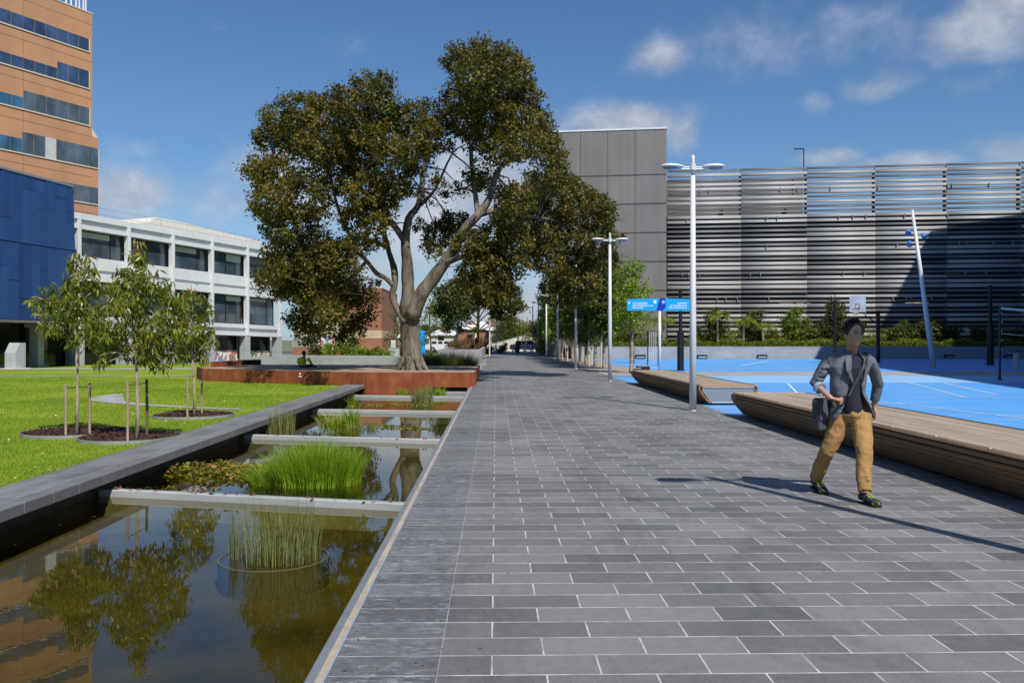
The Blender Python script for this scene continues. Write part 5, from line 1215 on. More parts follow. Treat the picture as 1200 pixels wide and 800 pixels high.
def palm(px, ytop, d, lab, nf=13, fl=1.25):
    base = P(px, 398, d); base.z = .9; top = P(px+random.uniform(-2, 2), ytop+9, d)
    t = thing('palm', lab, 'palm', base, 'small palms behind the court'); b = MB(); limbs(b, [base, base.lerp(top, .5), top], [.12, .09, .08], 8); b.build('trunk', M['pale_bark'], t)
    Q_ = []
    for k in range(nf):
        a = k/nf*6.283+random.uniform(-.2, .2); el = random.uniform(.3, 1.1); L = fl*random.uniform(.8, 1.15)
        dr = Vector((math.cos(a)*math.cos(el), math.sin(a)*math.cos(el), math.sin(el))); prev = top
        for s in range(12):
            f = s/12; p = top+dr*L*f+Vector((0, 0, -L*.75*f*f)); tg_ = (dr+Vector((0, 0, -1.5*f))).normalized(); sd = tg_.cross(Vector((0, 0, 1))).normalized()
            ll = .42*math.sin(math.pi*min(1, f*.85+.12))
            for sg in (-1, 1):
                e = p+sd*sg*ll+tg_*ll*.5+Vector((0, 0, -.10)); w = tg_*.035
                Q_.append([p-w, (p+e)/2-w*.8+Vector((0, 0, .02)), e, (p+e)/2+w*1.2])
    quads_mesh('fronds', np.array([[tuple(v) for v in q] for q in Q_]), M['leaf_hedge'], t, attr=RNG.uniform(.3, 1, len(Q_)))
for k, (px, yt, lab) in enumerate([(871, 368, 'palm left of the dark shrub behind the court, centre'), (752, 372, 'palm behind the sign post, leftmost'), (777, 368, 'palm right behind the sign post'), (841, 362, 'palm behind the nearest lamp post, right side'), (895, 374, 'small palm further right along the hedge'), (860, 382, 'low palm between the tall ones')]):
    palm(px, yt, 71.0+random.uniform(-.4, .4), lab, nf=17, fl=1.9 if k != 5 else 1.2)
for k, (px, r, m, lab, yt) in enumerate([(840, .95, 'leaf_street_dark', 'dark upright shrub right of the nearest lamp post', 362), (882, .9, 'leaf_street_dark', 'dark rounded shrub behind the palm', 362), (929, 1.0, 'leaf_hedge', 'tall leafy shrub before the louvres, left of the man', 360), (940, .8, 'leaf_yellow', 'yellow green shrub beside the tall leafy shrub', 372), (958, .9, 'leaf_street_dark', 'dark shrub left of the man', 380),
        (978, 1.2, 'leaf_street_dark', 'tall dark conifer like shrub behind the man', 352), (1000, 1.0, 'leaf_street_dark', 'dark shrub under the basketball hoop', 378), (905, .6, 'leaf_yellow', 'low yellow shrub above the hedge', 384), (1058, 1.0, 'leaf_street_dark', 'shaded shrub left of the leaning light pole', 378), (1090, 1.3, 'leaf_street_dark', 'shaded shrub behind the leaning light pole', 376),
        (1115, 1.0, 'leaf_street_dark', 'shaded shrub right of the leaning pole', 384), (1150, 1.1, 'leaf_street_dark', 'shaded shrub left of the tall black post', 384), (1185, 1.0, 'leaf_street_dark', 'shaded shrub behind the net', 386), (820, .7, 'leaf_yellow', 'bright shrub just right of the nearest lamp post', 382), (735, .7, 'leaf_yellow', 'yellow shrub behind the black post at the left', 376), (720, .8, 'leaf_hedge', 'green shrub behind the bright street tree', 385)]):
    p = P(px, 398, 72); top = EYE+(398-yt)*.072; t = thing('shrub', lab, 'shrub', (p.x, p.y, .9))
    b = MB(); b.tube([(p.x, p.y, .85), (p.x+.05, p.y, (top+.9)/2), (p.x, p.y, top-.2)], [.05, .03, .01], 5); b.build('stem', M['dark_bark'], t)
    r *= 1.15; lob_ = [((p.x+random.uniform(-.5, .5)*r, p.y+random.uniform(-.4, .4)*r, z), r*(.66 if z < top-.8 else .42)) for z in np.linspace(1.4, top-.25, 9)]
    crown('foliage', M[m], t, lob_, dens=6, L=.2, W=.09, cr=.22, nl=14, shell=.4)

# fallen leaves and daisies on the lawn
n = 420; Y = RNG.uniform(8, 34, n); px = RNG.uniform(-20, 420, n); X = (px-581)/1000*Y; ok = (X < -5.2) & (Y < 28); X, Y = X[ok], Y[ok]; n = len(X)
C = np.stack([X, Y, np.full(n, .035)], 1); A = RNG.normal(0, 1, (n, 3)); A[:, 2] *= .3; B = RNG.normal(0, 1, (n, 3)); B[:, 2] *= .3
o = quads_mesh('fallen_leaves', leaf_quads(C, A, B, RNG.uniform(.03, .06, n), RNG.uniform(.02, .03, n)), leafmat('dry pale leaves', [(0, (.30, .20, .08)), (.6, (.55, .45, .25)), (1, (.65, .62, .5))], .7, .1), attr=RNG.uniform(0, 1, n))
tag(o, 'pale dry leaves scattered over the lawn', 'fallen leaves', kind='stuff')
# crumbs of leaf litter on the promenade, gathered along the band and the bench
n = 260; Y = 3.5+22*RNG.uniform(0, 1, n)**1.5; X = np.where(RNG.uniform(0, 1, n) < .5, -.75+RNG.exponential(.35, n), 5.0-RNG.exponential(.5, n)); X = np.clip(X, -.77, 5.0)
C = np.stack([X, Y, np.full(n, .006)], 1); A = RNG.normal(0, 1, (n, 3)); A[:, 2] *= .15; B = RNG.normal(0, 1, (n, 3)); B[:, 2] *= .15
o = quads_mesh('fallen_leaves', leaf_quads(C, A, B, RNG.uniform(.012, .035, n), RNG.uniform(.008, .016, n)), leafmat('brown leaf crumbs', [(0, (.06, .04, .02)), (1, (.25, .16, .08))], .8, .1), attr=RNG.uniform(0, 1, n))
tag(o, 'small brown leaf crumbs scattered on the grey paving', 'fallen leaves', kind='stuff')
# ================================================================== STREET FURNITURE
def make_lamp(single=False, lab='', mat='white_paint', height=5.6):
    t = thing('street_lamp', lab, 'street lamp', (0, 0, 0), 'street lamps along the promenade')
    m = M[mat]
    b = MB(); b.tube([(0, 0, 0), (0, 0, 2.2), (0, 0, height-.45)], [.078, .07, .052], 20); b.tube([(0, 0, height-.449), (0, 0, height-.04), (0, 0, height)], [.046, .043, .03], 16); b.build('pole', m, t, smooth=True)
    b = MB(); b.tube([(0, 0, 0), (0, 0, .012)], [.11, .105], 20); b.build('base_plate', M['steel'], t)
    b = MB(); b.tube([(0, 0, height-.33), (0, 0, height-.20)], [.068, .068], 16); b.build('collar', m, t)
    for s in ((-1,) if single else (-1, 1)):
        b = MB()
        for dz in (-.015, -.055): b.tube([(s*.05, 0, height-.25+dz), (s*.40, 0, height-.24+dz)], .014, 8)
        b.build('arm', m, t)
        b = MB(); zc = height-.245; vs = []; fs = []; nn = 18
        rings = [(-.5, .0, .0), (-.46, .07, .03), (-.34, .125, .055), (-.05, .14, .065), (.22, .11, .055), (.4, .06, .035), (.5, .035, .02)]
        for (f, w, h_) in rings:
            for q in range(nn):
                a = 2*math.pi*q/nn; vs.append((s*(.46-f*.5), math.cos(a)*w, zc+(math.sin(a)*h_ if math.sin(a) > 0 else math.sin(a)*h_*.5)))
        for i in range(len(rings)-1):
            for q in range(nn): fs.append((i*nn+q, i*nn+(q+1) % nn, (i+1)*nn+(q+1) % nn, (i+1)*nn+q))
        b.add(vs, fs); hd = b.build('lamp_head', m, t, smooth=True)
        b = MB(); b.ell((s*.50, 0, zc-.035), (.16, .10, .045), 16, 8); b.build('lens', M['lamp_glass'], hd, smooth=True)
    return t
lampA = make_lamp(False, 'nearest tall pale grey lamp post with two heads, standing by the gap between the benches')
lampA.location = (4.33, 18.67, 0)
lampB = make_lamp(True, 'far lamp post, second to last at the end of the promenade', 'grey_pole')
lampB.location = (4.35, 87, 0)
for y, lab in ((5.15, 'lamp post beside the near bench, just outside the right edge'), (32.3, 'second pale lamp post with two heads, before the bright street tree'), (46, 'third lamp post, shaded under the tree crowns'), (59.6, 'fourth lamp post, silver against dark foliage'), (73, 'fifth lamp post along the dark trees')):
    c = copy_tree(lampA); c.location = (4.33, y, 0); c['label'] = lab
c = copy_tree(lampB); c.location = (4.35, 100.2, 0); c['label'] = 'last grey lamp post at the very end of the promenade'
p = P(573.5, 398, 62); 
for px, d, yt, lab in ((573.7, 78, 345, 'slim white pole left of the far promenade in front of the white roof'), (581.3, 96, 392, 'short thin white pole beside the cream wall'), (616, 95, 392, 'short thin pale pole right of the walker')):
    q = P(px, yt, d); t = thing('slim_pole', lab, 'pole', (q.x, q.y, 0)); b = MB(); b.tube([(q.x, q.y, -.3), (q.x, q.y, q.z)], [.07, .05], 8); b.build('shaft', M['white_paint'], t)
    b = MB(); b.tube([(q.x, q.y, q.z), (q.x, q.y, q.z+.06)], [.07, .04], 8); b.build('cap', M['steel'], t)

# ---- timber benches
def bench(y0, y1, lab, w=1.45, joints=()):
    t = thing('timber_bench', lab, 'bench', (5.6, (y0+y1)/2, 0), 'wide timber platform benches')
    # cross-section points (x,z): path side, over the top, court side
    def sec(f):  # side profile bottom->top on path side
        pass
    L_ = [(5.09, .045), (5.035, .10), (4.985, .155), (4.94, .21), (4.90, .265), (4.865, .32), (4.84, .375), (4.85, .425), (4.895, .452)]
    xr_ = 4.895+w
    b = MB()
    segs = []; ys = [y0]+list(joints)+[y1]
    for i in range(len(L_)-1):
        (xa_, za), (xb_, zb_) = L_[i], L_[i+1]; u = Vector((xb_-xa_, 0, zb_-za)); ln = u.length; u.normalize(); nv = Vector((-u.z, 0, u.x)); 
        for j in range(len(ys)-1):
            c = Vector(((xa_+xb_)/2, (ys[j]+ys[j+1])/2, (za+zb_)/2)); b.obox(c-nv*.012*(-1), u*(ln/2-.0035), Vector((0, (ys[j+1]-ys[j])/2-.006, 0)), nv*.014)
            cm = Vector((2*((4.895+xr_)/2)-c.x, c.y, c.z)); um = Vector((-u.x, 0, u.z)); nm = Vector((-nv.x, 0, nv.z)); b.obox(cm+nm*.012, um*(ln/2-.0035), Vector((0, (ys[j+1]-ys[j])/2-.006, 0)), nm*.014)
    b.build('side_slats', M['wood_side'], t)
    b = MB(); n = 19; ww = (xr_-4.895-.01)/n
    for k in range(n):
        x = 4.90+ww*(k+.5)
        for j in range(len(ys)-1): b.box((x-ww/2+.004, ys[j]+.006, .432), (x+ww/2-.004, ys[j+1]-.006, .460+random.uniform(-.001, .001)))
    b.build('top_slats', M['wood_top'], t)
    b = MB(); prof = [(5.12, .05), (4.90, .32), (4.885, .42), (xr_+.01, .42), (xr_-.01, .32), (xr_-.22, .05)]
    vs = [(x, y0+.08, z) for x, z in prof]+[(x, y1-.08, z) for x, z in prof]; m_ = len(prof)
    b.add(vs, [tuple(range(m_)), tuple(range(2*m_-1, m_-1, -1))]+[(i, (i+1) % m_, m_+(i+1) % m_, m_+i) for i in range(m_)]); b.build('frame', M['interior_dark'], t)
    b = MB(); b.box((5.25, y0+.2, 0), (xr_-.35, y1-.2, .05)); b.build('plinth', M['dark_stone'], t)
    # end frames
    for ye, s in ((y0, -1), (y1, 1)):
        b = MB(); pts = [(x, z) for x, z in L_]; ptsR = [(2*((4.895+xr_)/2)-x, z) for x, z in reversed(L_)]
        allp = [(x, ye+s*.0, z) for x, z in pts+ptsR]
        for i in range(len(allp)-1):
            b.tube([allp[i], allp[i+1]], .016, 4)
        b.build('timber_end_trim', M['wood_orange'], t)
        b = MB(); ii = [(5.13, .055), (4.915, .33), (4.92, .415), (xr_-.03, .415), (xr_-.02, .33), (xr_-.24, .055)]
        for i in range(6):
            a, c = ii[i], ii[(i+1) % 6]; b.tube([(a[0], ye+s*.003, a[1]), (c[0], ye+s*.003, c[1])], .019, 4)
        b.build('steel_end_frame', M['steel'], t)
        b = MB(); b.add([(x, ye+s*(-.004), z) for x, z in ii], [tuple(range(6))]); b.build('perforated_panel', M['perf'], t)
    for k in range(int((y1-y0)/1.05)):
        y = y0+.6+k*1.05; b = MB(); b.ell((4.915, y, .468), (.016, .022, .016), 8, 6); b.build('steel_stud', M['steel'], t, smooth=True)
    b = MB(); b.box((4.955, y0+.3, .4605), (4.962, y1-.3, .464)); b.build('inlay_strip', M['black_metal'], t)
    return t
bench(1.5, 17.4, 'long nearest timber bench running out of the right side', joints=(6.6, 11.9))
bench(20.2, 30.4, 'second timber bench with perforated metal end facing the viewer', w=1.28, joints=(25.3,))
# ---- blue fingerpost
DS = 34; base = P(773, 398, DS)
t = thing('fingerpost_sign', 'blue two sided direction sign on a slim white pole', 'sign', (base.x, base.y, 0))
b = MB(); b.tube([(base.x, base.y, 0), (base.x, base.y, EYE+34.5*.034)], .055, 14); b.build('pole', M['white_paint'], t, smooth=True)
def sg(px, py, o=0): q = P(px, py, DS-o); return q
def plate(b, pts, th=.03, o=.06):
    f = [P(x, y, DS-o) for x, y in pts]; k = [P(x, y, DS-o+th) for x, y in pts]; n = len(f)
    # keep the real size by using the same x,z on the rear face
    k = [Vector((q.x, q.y+th, q.z)) for q in f]
    b.add([tuple(q) for q in f+k], [tuple(range(n)), tuple(range(2*n-1, n-1, -1))]+[(i, (i+1) % n, n+(i+1) % n, n+i) for i in range(n)])
b = MB(); plate(b, [(735, 350.6), (773, 349.6), (769, 363.9), (735, 364)]); lw = b.build('left_wing', M['sign_blue'], t)
b = MB(); plate(b, [(782, 349.8), (811, 350.4), (811, 364), (775.6, 364), (779, 362)]); rw = b.build('right_wing', M['sign_blue'], t)
b = MB(); plate(b, [(773.0, 349.6), (780.5, 349), (781, 362.5), (775.6, 364), (769.2, 363.9)], o=.055); cw_ = b.build('centre_fold', M['sign_navy'], t)
b = MB(); plate(b, [(779.7, 349.6), (781.8, 347.8), (782.4, 352), (781.2, 362.6), (779.7, 356)], o=.07); b.build('folded_fin', M['sign_blue'], t)
# illegible small lettering rows, arrows and crests
def glyph_row(x0, x1, y, h, seed, parent):
    r_ = random.Random(seed); b = MB(); x = x0
    while x < x1:
        w = r_.choice([.32, .4, .5]); hh = h*r_.choice([.7, .7, 1.0])
        if r_.random() < .14: x += .35; continue
        plate(b, [(x, y), (min(x+w, x1), y), (min(x+w, x1), y-hh), (x, y-hh)], th=.004, o=.067); x += w+.13
    b.build('lettering', M['sign_white'], parent)
for (x0, x1, y, s) in ((741.2, 759, 355.9, 1), (741.2, 765.5, 358.6, 2), (741.2, 753.8, 361.2, 3)): glyph_row(x0, x1, y, 1.5, s, lw)
for (x0, x1, y, s) in ((793.3, 805, 355.9, 4), (785.4, 805, 358.6, 5), (783, 805, 361.2, 6)): glyph_row(x0, x1, y, 1.5, s, rw)
for (cx, cy, par) in ((737.2, 354.8, lw), (809.3, 354.8, rw)):
    b = MB(); plate(b, [(cx+1.15*math.cos(k*.524), cy+1.15*math.sin(k*.524)) for k in range(12)], th=.004, o=.068); b.build('arrow_disc', M['sign_white'], par)
for (cx, cy, par, mm) in ((767.6, 353.6, lw, M['sign_white']), (777.4, 353.8, cw_, simple('pale blue crest', (.35, .45, .75), .5))):
    b = MB(); plate(b, [(cx-1.6, cy-1.8), (cx+1.6, cy-1.8), (cx+1.6, cy+1.0), (cx+.9, cy+2.0), (cx-.9, cy+2.0), (cx-1.6, cy+1.0)], th=.004, o=.068); b.build('crest', mm, par)
# ---- black posts of the court
def bpost(px, d, ytop, r, lab, ythick=None, rt=None):
    q = P(px, ytop, d); t = thing('black_post', lab, 'post', (q.x, q.y, 0)); b = MB()
    if ythick:
        zt_ = EYE+(HOR-ythick)*d/F; b.tube([(q.x, q.y, 0), (q.x, q.y, zt_)], r, 16); b.build('sleeve', M['black_metal'], t, smooth=False)
        b = MB(); b.tube([(q.x, q.y, zt_-.02), (q.x, q.y, q.z)], rt, 14); b.build('upper_post', M['black_metal'], t)
    else: b.tube([(q.x, q.y, 0), (q.x, q.y, q.z)], r, 14); b.build('shaft', M['black_metal'], t)
    b = MB(); b.tube([(q.x, q.y, 0), (q.x, q.y, .03)], r*1.35, 16); b.build('base_flange', M['black_metal'], t)
bpost(740.5, 57, 388, .16, 'short black post left of the sign pole')
bpost(797.5, 43, 340, .17, 'tall black post with thick lower sleeve right of the sign', 387, .085)
bpost(1160.5, 52.5, 334, .20, 'tall black post in the shade left of the net', 380, .11)
bpost(978.5, 58, 352, .11, 'black post just left of the man head')
# thin wire frame
D = 50.5; a = P(759, 388, D); c = P(771, 398, D)
t = thing('wire_goal_frame', 'slim dark frame with thin white strings beside the sign pole', 'frame', (a.x, a.y, 0))
b = MB(); b.tube([(a.x, a.y, 0), (a.x, a.y, a.z)], .03, 8); b.box((a.x, a.y-.015, a.z-.03), (c.x, a.y+.015, a.z)); b.tube([(c.x, a.y, 0), (c.x, a.y, a.z)], .015, 6); b.build('frame', M['black_metal'], t)
for k in range(4): x = a.x+(c.x-a.x)*(k+1)/5; b = MB(); b.tube([(x, a.y, .1), (x, a.y, a.z-.03)], .018, 5); b.build('string', M['net_white'], t)
p = G(754, 434); t = thing('black_box_seat', 'low black box lying on the court before the wire frame', 'box', (p.x, p.y, 0)); b = MB(); b.box((p.x-.35, p.y-.2, 0), (p.x+.3, p.y+.2, .22), .03); b.build('shell', M['black_metal'], t); b = MB(); b.box((p.x-.37, p.y-.22, .22), (p.x+.32, p.y+.22, .25), .01); b.build('lid', M['grey_pole'], t)
p = G(745.5, 434.5); t = thing('black_box_seat', 'smaller black box left of the other low box', 'box', (p.x, p.y, 0)); b = MB(); b.box((p.x-.22, p.y-.2, 0), (p.x+.22, p.y+.2, .13), .03); b.build('shell', M['black_metal'], t); b = MB(); b.box((p.x-.23, p.y-.21, .13), (p.x+.23, p.y+.21, .15), .01); b.build('lid', M['grey_pole'], t)
# ---- basketball hoop
D = 58; q = P(1029, 364, D)
t = thing('basketball_hoop', 'basketball hoop with white backboard on a black post', 'basketball hoop', (q.x, q.y, 0))
b = MB(); b.tube([(q.x, q.y, 0), (q.x, q.y, q.z)], .13, 14); b.tube([(q.x, q.y, 0), (q.x, q.y, .04)], .2, 14); b.build('post', M['black_metal'], t)
e = P(1012, 367, D-.2); b = MB(); b.tube([(q.x, q.y, q.z-.15), (e.x, e.y, e.z)], .07, 8); b.tube([(q.x, q.y, q.z-.9), (e.x+.1, e.y, e.z-.15)], .04, 6); b.build('arm', M['black_metal'], t)
uu = Vector((.80, -.60, 0)); cc = P(1005, 356, D-.4); nn_ = Vector((-.60, -.80, 0))
b = MB(); b.obox(cc, uu*.52, nn_*.02, (0, 0, .55)); bb_ = b.build('backboard', simple('white backboard', (.66, .68, .76), .4), t)
b = MB()
for (s0, s1, z0, z1) in ((-.16, .16, -.30, -.265), (-.16, .16, -.04, -.005), (-.16, -.13, -.30, -.005), (.13, .16, -.30, -.005)):
    b.obox(cc+uu*((s0+s1)/2)+nn_*.024+Vector((0, 0, (z0+z1)/2+.0)), uu*((s1-s0)/2), nn_*.003, (0, 0, (z1-z0)/2))
b.build('target_square', M['black_metal'], bb_)
rc = cc+nn_*.42+Vector((0, 0, -.36)); b = MB(); b.tube([rc+Vector((math.cos(a)*.23, math.sin(a)*.23, 0)) for a in np.linspace(0, 2*math.pi, 21)], .022, 6, cap=False); b.tube([rc-nn_*.22, rc-nn_*.42], .03, 6); b.build('rim', M['orange_hoop'], t)
b = MB()
for k in range(12):
    a0 = k/12*6.283
    for s in (1, -1): b.tube([rc+Vector((math.cos(a0)*.22, math.sin(a0)*.22, 0)), rc+Vector((math.cos(a0+s*.3)*.17, math.sin(a0+s*.3)*.17, -.2)), rc+Vector((math.cos(a0+s*.55)*.12, math.sin(a0+s*.55)*.12, -.42))], .008, 4, cap=False)
b.build('net', M['net_white'], t)
# ---- leaning floodlight pole
D = 48; a = P(1094, 430, D); a.z = 0; c = P(1069, 246, D); t = thing('leaning_light_pole', 'tall leaning silver pole with three small blue floodlights', 'light pole', a)
b = MB(); b.tube([a, a.lerp(c, .5), c], [.15, .12, .075], 14); b.build('pole', M['white_paint'], t, smooth=True)
b = MB(); b.tube([a, a+Vector((0, 0, .03))], .22, 14); b.build('base_plate', M['steel'], t)
for (px, py, dx) in ((1064.5, 271.5, -1), (1066, 285, -1), (1082, 276, 1)):
    f = (430-py)/(430-246); m_ = a.lerp(c, f); h_ = P(px, py, D-.15)
    b = MB(); b.tube([m_, h_], .03, 6); br = b.build('bracket', M['steel'], t)
    b = MB(); dd_ = Vector((dx*.3, -.5, -.6)).normalized(); b.tube([h_-dd_*.16, h_, h_+dd_*.16], [.07, .14, .17], 12); fl_ = b.build('floodlight', M['blue_metal'], t)
    b = MB(); b.tube([h_+dd_*.161, h_+dd_*.17], .14, 12); b.build('lens', M['lamp_glass'], fl_)
# ---- volleyball net
D = 33; a = P(1171.5, 359, D); t = thing('volleyball_net', 'volleyball net on a black post in the shade at the right edge', 'net', (a.x, a.y, 0))
b = MB(); b.tube([(a.x, a.y, 0), (a.x, a.y, a.z)], .045, 10); b.tube([(a.x, a.y, 0), (a.x, a.y, .03)], .12, 12); b.build('post', M['black_metal'], t)
b = MB(); b.tube([(a.x+7.5, a.y-1, 0), (a.x+7.5, a.y-1, a.z)], .045, 10); b.build('post', M['black_metal'], t)
def netp(f, z): return Vector((a.x+.05+7.4*f, a.y-1*f, z-.22*math.sin(math.pi*f)))
b = MB(); 
for i in range(16):
    f0, f1 = i/16, (i+1)/16; p0_, p1_ = netp(f0, a.z-.03), netp(f1, a.z-.03); b.add([tuple(p0_), tuple(p1_), tuple(p1_-Vector((0, 0, .09))), tuple(p0_-Vector((0, 0, .09)))], [(0, 1, 2, 3)])
b.build('tape', M['net_white'], t)
b = MB()
for i in range(61): f = i/60; b.tube([netp(f, a.z-.1), netp(f, a.z-1.05)], .004, 3, cap=False)
for k in range(8): z = a.z-.15-k*.125; b.tube([netp(i/16, z) for i in range(17)], .004, 3, cap=False)
b.build('mesh', M['net_dark'], t)
b = MB(); b.tube([netp(i/16, a.z-1.05) for i in range(17)], .012, 4, cap=False); b.build('lower_cord', M['net_white'], t)
for z in (.95, 1.3, 1.65, 2.0, 2.35):
    b = MB(); b.tube([(a.x-.02, a.y, a.z-2.55+z), (a.x+.09, a.y-.01, a.z-2.62+z)], .022, 5); b.build('hook', M['net_white'], t)
p = G(1191, 433); t = thing('bollard', 'short pale grey bollard with black arm near the net', 'bollard', (p.x, p.y, 0)); b = MB(); b.tube([(p.x, p.y, 0), (p.x, p.y, .82), (p.x, p.y, .86)], [.15, .15, .12], 16); b.build('drum', M['grey_column'], t, smooth=False)
b = MB(); b.tube([(p.x, p.y, .88), (p.x, p.y, .98)], .03, 8); b.tube([(p.x, p.y, .95), (p.x+.7, p.y, .95)], .02, 6); b.build('arm', M['black_metal'], t)
# ---- cabinet, car, blue sign, banner, bollards, houses
p = P(462, 398, 72); t = thing('utility_cabinet', 'grey utility cabinet left of the big trunk', 'cabinet', (p.x, p.y, 0))
b = MB(); b.box((p.x-.42, p.y-.3, 0), (p.x+.45, p.y+.3, .85), .02); b.build('body', M['grey_column'], t)
b = MB(); b.box((p.x-.01, p.y-.31, .05), (p.x+.01, p.y-.3, .82)); b.build('door_gap', M['black_metal'], t); b = MB(); b.box((p.x-.44, p.y-.32, .85), (p.x+.47, p.y+.32, .89)); b.build('roof', M['steel'], t)
p = P(461, 398, 76); t = thing('white_box', 'small white box standing behind the utility cabinet', 'box', (p.x, p.y, .0)); b = MB(); b.box((p.x-.2, p.y-.2, 0), (p.x+.2, p.y+.2, 1.5), .02); b.build('casing', M['white_paint'], t); b = MB(); b.box((p.x-.15, p.y-.21, .95), (p.x+.15, p.y-.2, 1.35)); b.build('front_plate', M['blind'], t)
p = P(494, 398, 60); t = thing('blue_banner_sign', 'upright blue sign half hidden behind the big trunk', 'sign', (p.x, p.y, 0))
b = MB(); b.box((p.x-.25, p.y, 0.0), (p.x+.25, p.y+.08, EYE+10.5*.06), .02); b.build('panel', M['sign_blue'], t); b = MB(); b.box((p.x-.26, p.y-.01, 1.85), (p.x-.05, p.y+.09, 2.0)); b.build('dark_notch', M['black_metal'], t)
p = P(384, 398, 78); t = thing('white_banner', 'white picture banner on a post before the annex', 'banner', (p.x, p.y, 0))
b = MB(); b.box((p.x-.9, p.y, .55), (p.x+.85, p.y+.04, EYE+5*.078)); b.build('sheet', crowd_mat('banner print', 9, False), t); b = MB(); b.tube([(p.x-.1, p.y+.08, -.4), (p.x-.1, p.y+.08, 1.9)], .06, 8); b.build('post', M['cream_wall'], t)
def car(c, L, lab, mat, cargo=False):
    t = thing('parked_car', lab, 'car', c); x, y, z = c
    prof = [(-.5, .35), (-.5, .78), (-.46, .98), (-.36, 1.0), (-.28, 1.42), (.12, 1.45), (.24, 1.04), (.42, .96), (.49, .82), (.5, .35)]
    def ext(pr, w, name, m_, par, smooth=False):
        b = MB(); n = len(pr); vs = [(x+a*L, y-w, z+h) for a, h in pr]+[(x+a*L, y+w, z+h) for a, h in pr]
        b.add(vs, [tuple(range(n)), tuple(range(2*n-1, n-1, -1))]+[(i, (i+1) % n, n+(i+1) % n, n+i) for i in range(n)]); return b.build(name, m_, par)
    ext(prof, .86, 'body', mat, t)
    for (a0, a1) in ((-.335, -.19), (-.17, -.04), (-.02, .13)):
        ext([(a0+.01, 1.03), (a0+.02, 1.34), (a1-.01, 1.36), (a1, 1.03)], .868, 'window', M['car_glass'], t)
    for s in (-.3, .31):
        for w in (-.84, .84):
            b = MB(); b.tube([(x+s*L, y+w-.1, z+.34), (x+s*L, y+w+.1, z+.34)], .34, 18); wh = b.build('wheel', M['rubber'], t)
            b = MB(); b.tube([(x+s*L, y+w-.11, z+.34), (x+s*L, y+w+.11, z+.34)], .19, 12); b.build('rim', M['steel'], wh)
    b = MB(); b.box((x+.485*L, y-.75, z+.68), (x+.503*L, y-.5, z+.82)); b.build('headlight', M['lamp_glass'], t)
    return t
p = P(521, 398, 108); car((p.x, p.y, .0), 4.9, 'white utility car parked beyond the lawn, right of the big trunk', M['car_white'])
for k, px in enumerate((576, 589, 601, 614, 622)):
    p = P(px, 398, 97); t = thing('bollard', ['leftmost', 'second from left', 'third from left', 'fourth from left', 'rightmost'][k]+' of the white bollards closing the far promenade', 'bollard', (p.x, p.y, 0), 'bollards at the end of the promenade')
    b = MB(); b.tube([(p.x, p.y, 0), (p.x, p.y, .92), (p.x, p.y, .96)], [.09, .09, .05], 10); b.build('shaft', M['white_paint'], t)
p = P(556, 398, 96); t = thing('crossing_sign', 'small lime and white road sign on a post by the gum trunks', 'sign', (p.x, p.y, 0)); b = MB(); b.tube([(p.x, p.y, 0), (p.x, p.y, 3.0)], .04, 6); b.build('post', M['steel'], t)
b = MB(); b.box((p.x-.22, p.y-.07, 2.35), (p.x+.22, p.y-.05, 3.0)); b.build('lime_plate', M['shoe_lime'], t); b = MB(); b.box((p.x-.22, p.y-.07, 1.8), (p.x+.22, p.y-.05, 2.3)); b.build('white_plate', M['sign_white'], t)
# cream wall rising at the end
t = thing('cream_wall', 'cream rendered wall rising to the right beyond the end of the promenade', 'wall', (0, 115, 0)); b = MB()
a, c = P(566, 398, 114), P(640, 398, 114); pts = [(a.x, .8), (P(585, 398, 114).x, 1.2), (P(600, 398, 114).x, 1.7), (c.x-2, 2.4), (c.x, 2.5)]
for i in range(len(pts)-1):
    (xa_, za), (xb_, zb_) = pts[i], pts[i+1]; b.add([(xa_, 114, -.1), (xb_, 114, -.1), (xb_, 114, zb_), (xa_, 114, za), (xa_, 114.3, -.1), (xb_, 114.3, -.1), (xb_, 114.3, zb_), (xa_, 114.3, za)], [(0, 1, 2, 3), (7, 6, 5, 4), (3, 2, 6, 7)])
b.build('rendered_face', simple('warm cream render', (.66, .62, .50), .85), t)
b = MB()
for i in range(len(pts)-1):
    (xa_, za), (xb_, zb_) = pts[i], pts[i+1]; b.add([(xa_, 113.95, za+.002), (xb_, 113.95, zb_+.002), (xb_, 113.95, zb_+.08), (xa_, 113.95, za+.08), (xa_, 114.35, za+.002), (xb_, 114.35, zb_+.002), (xb_, 114.35, zb_+.08), (xa_, 114.35, za+.08)], [(0, 1, 2, 3), (7, 6, 5, 4), (3, 2, 6, 7), (0, 1, 5, 4)])
b.build('coping', M['concrete'], t)
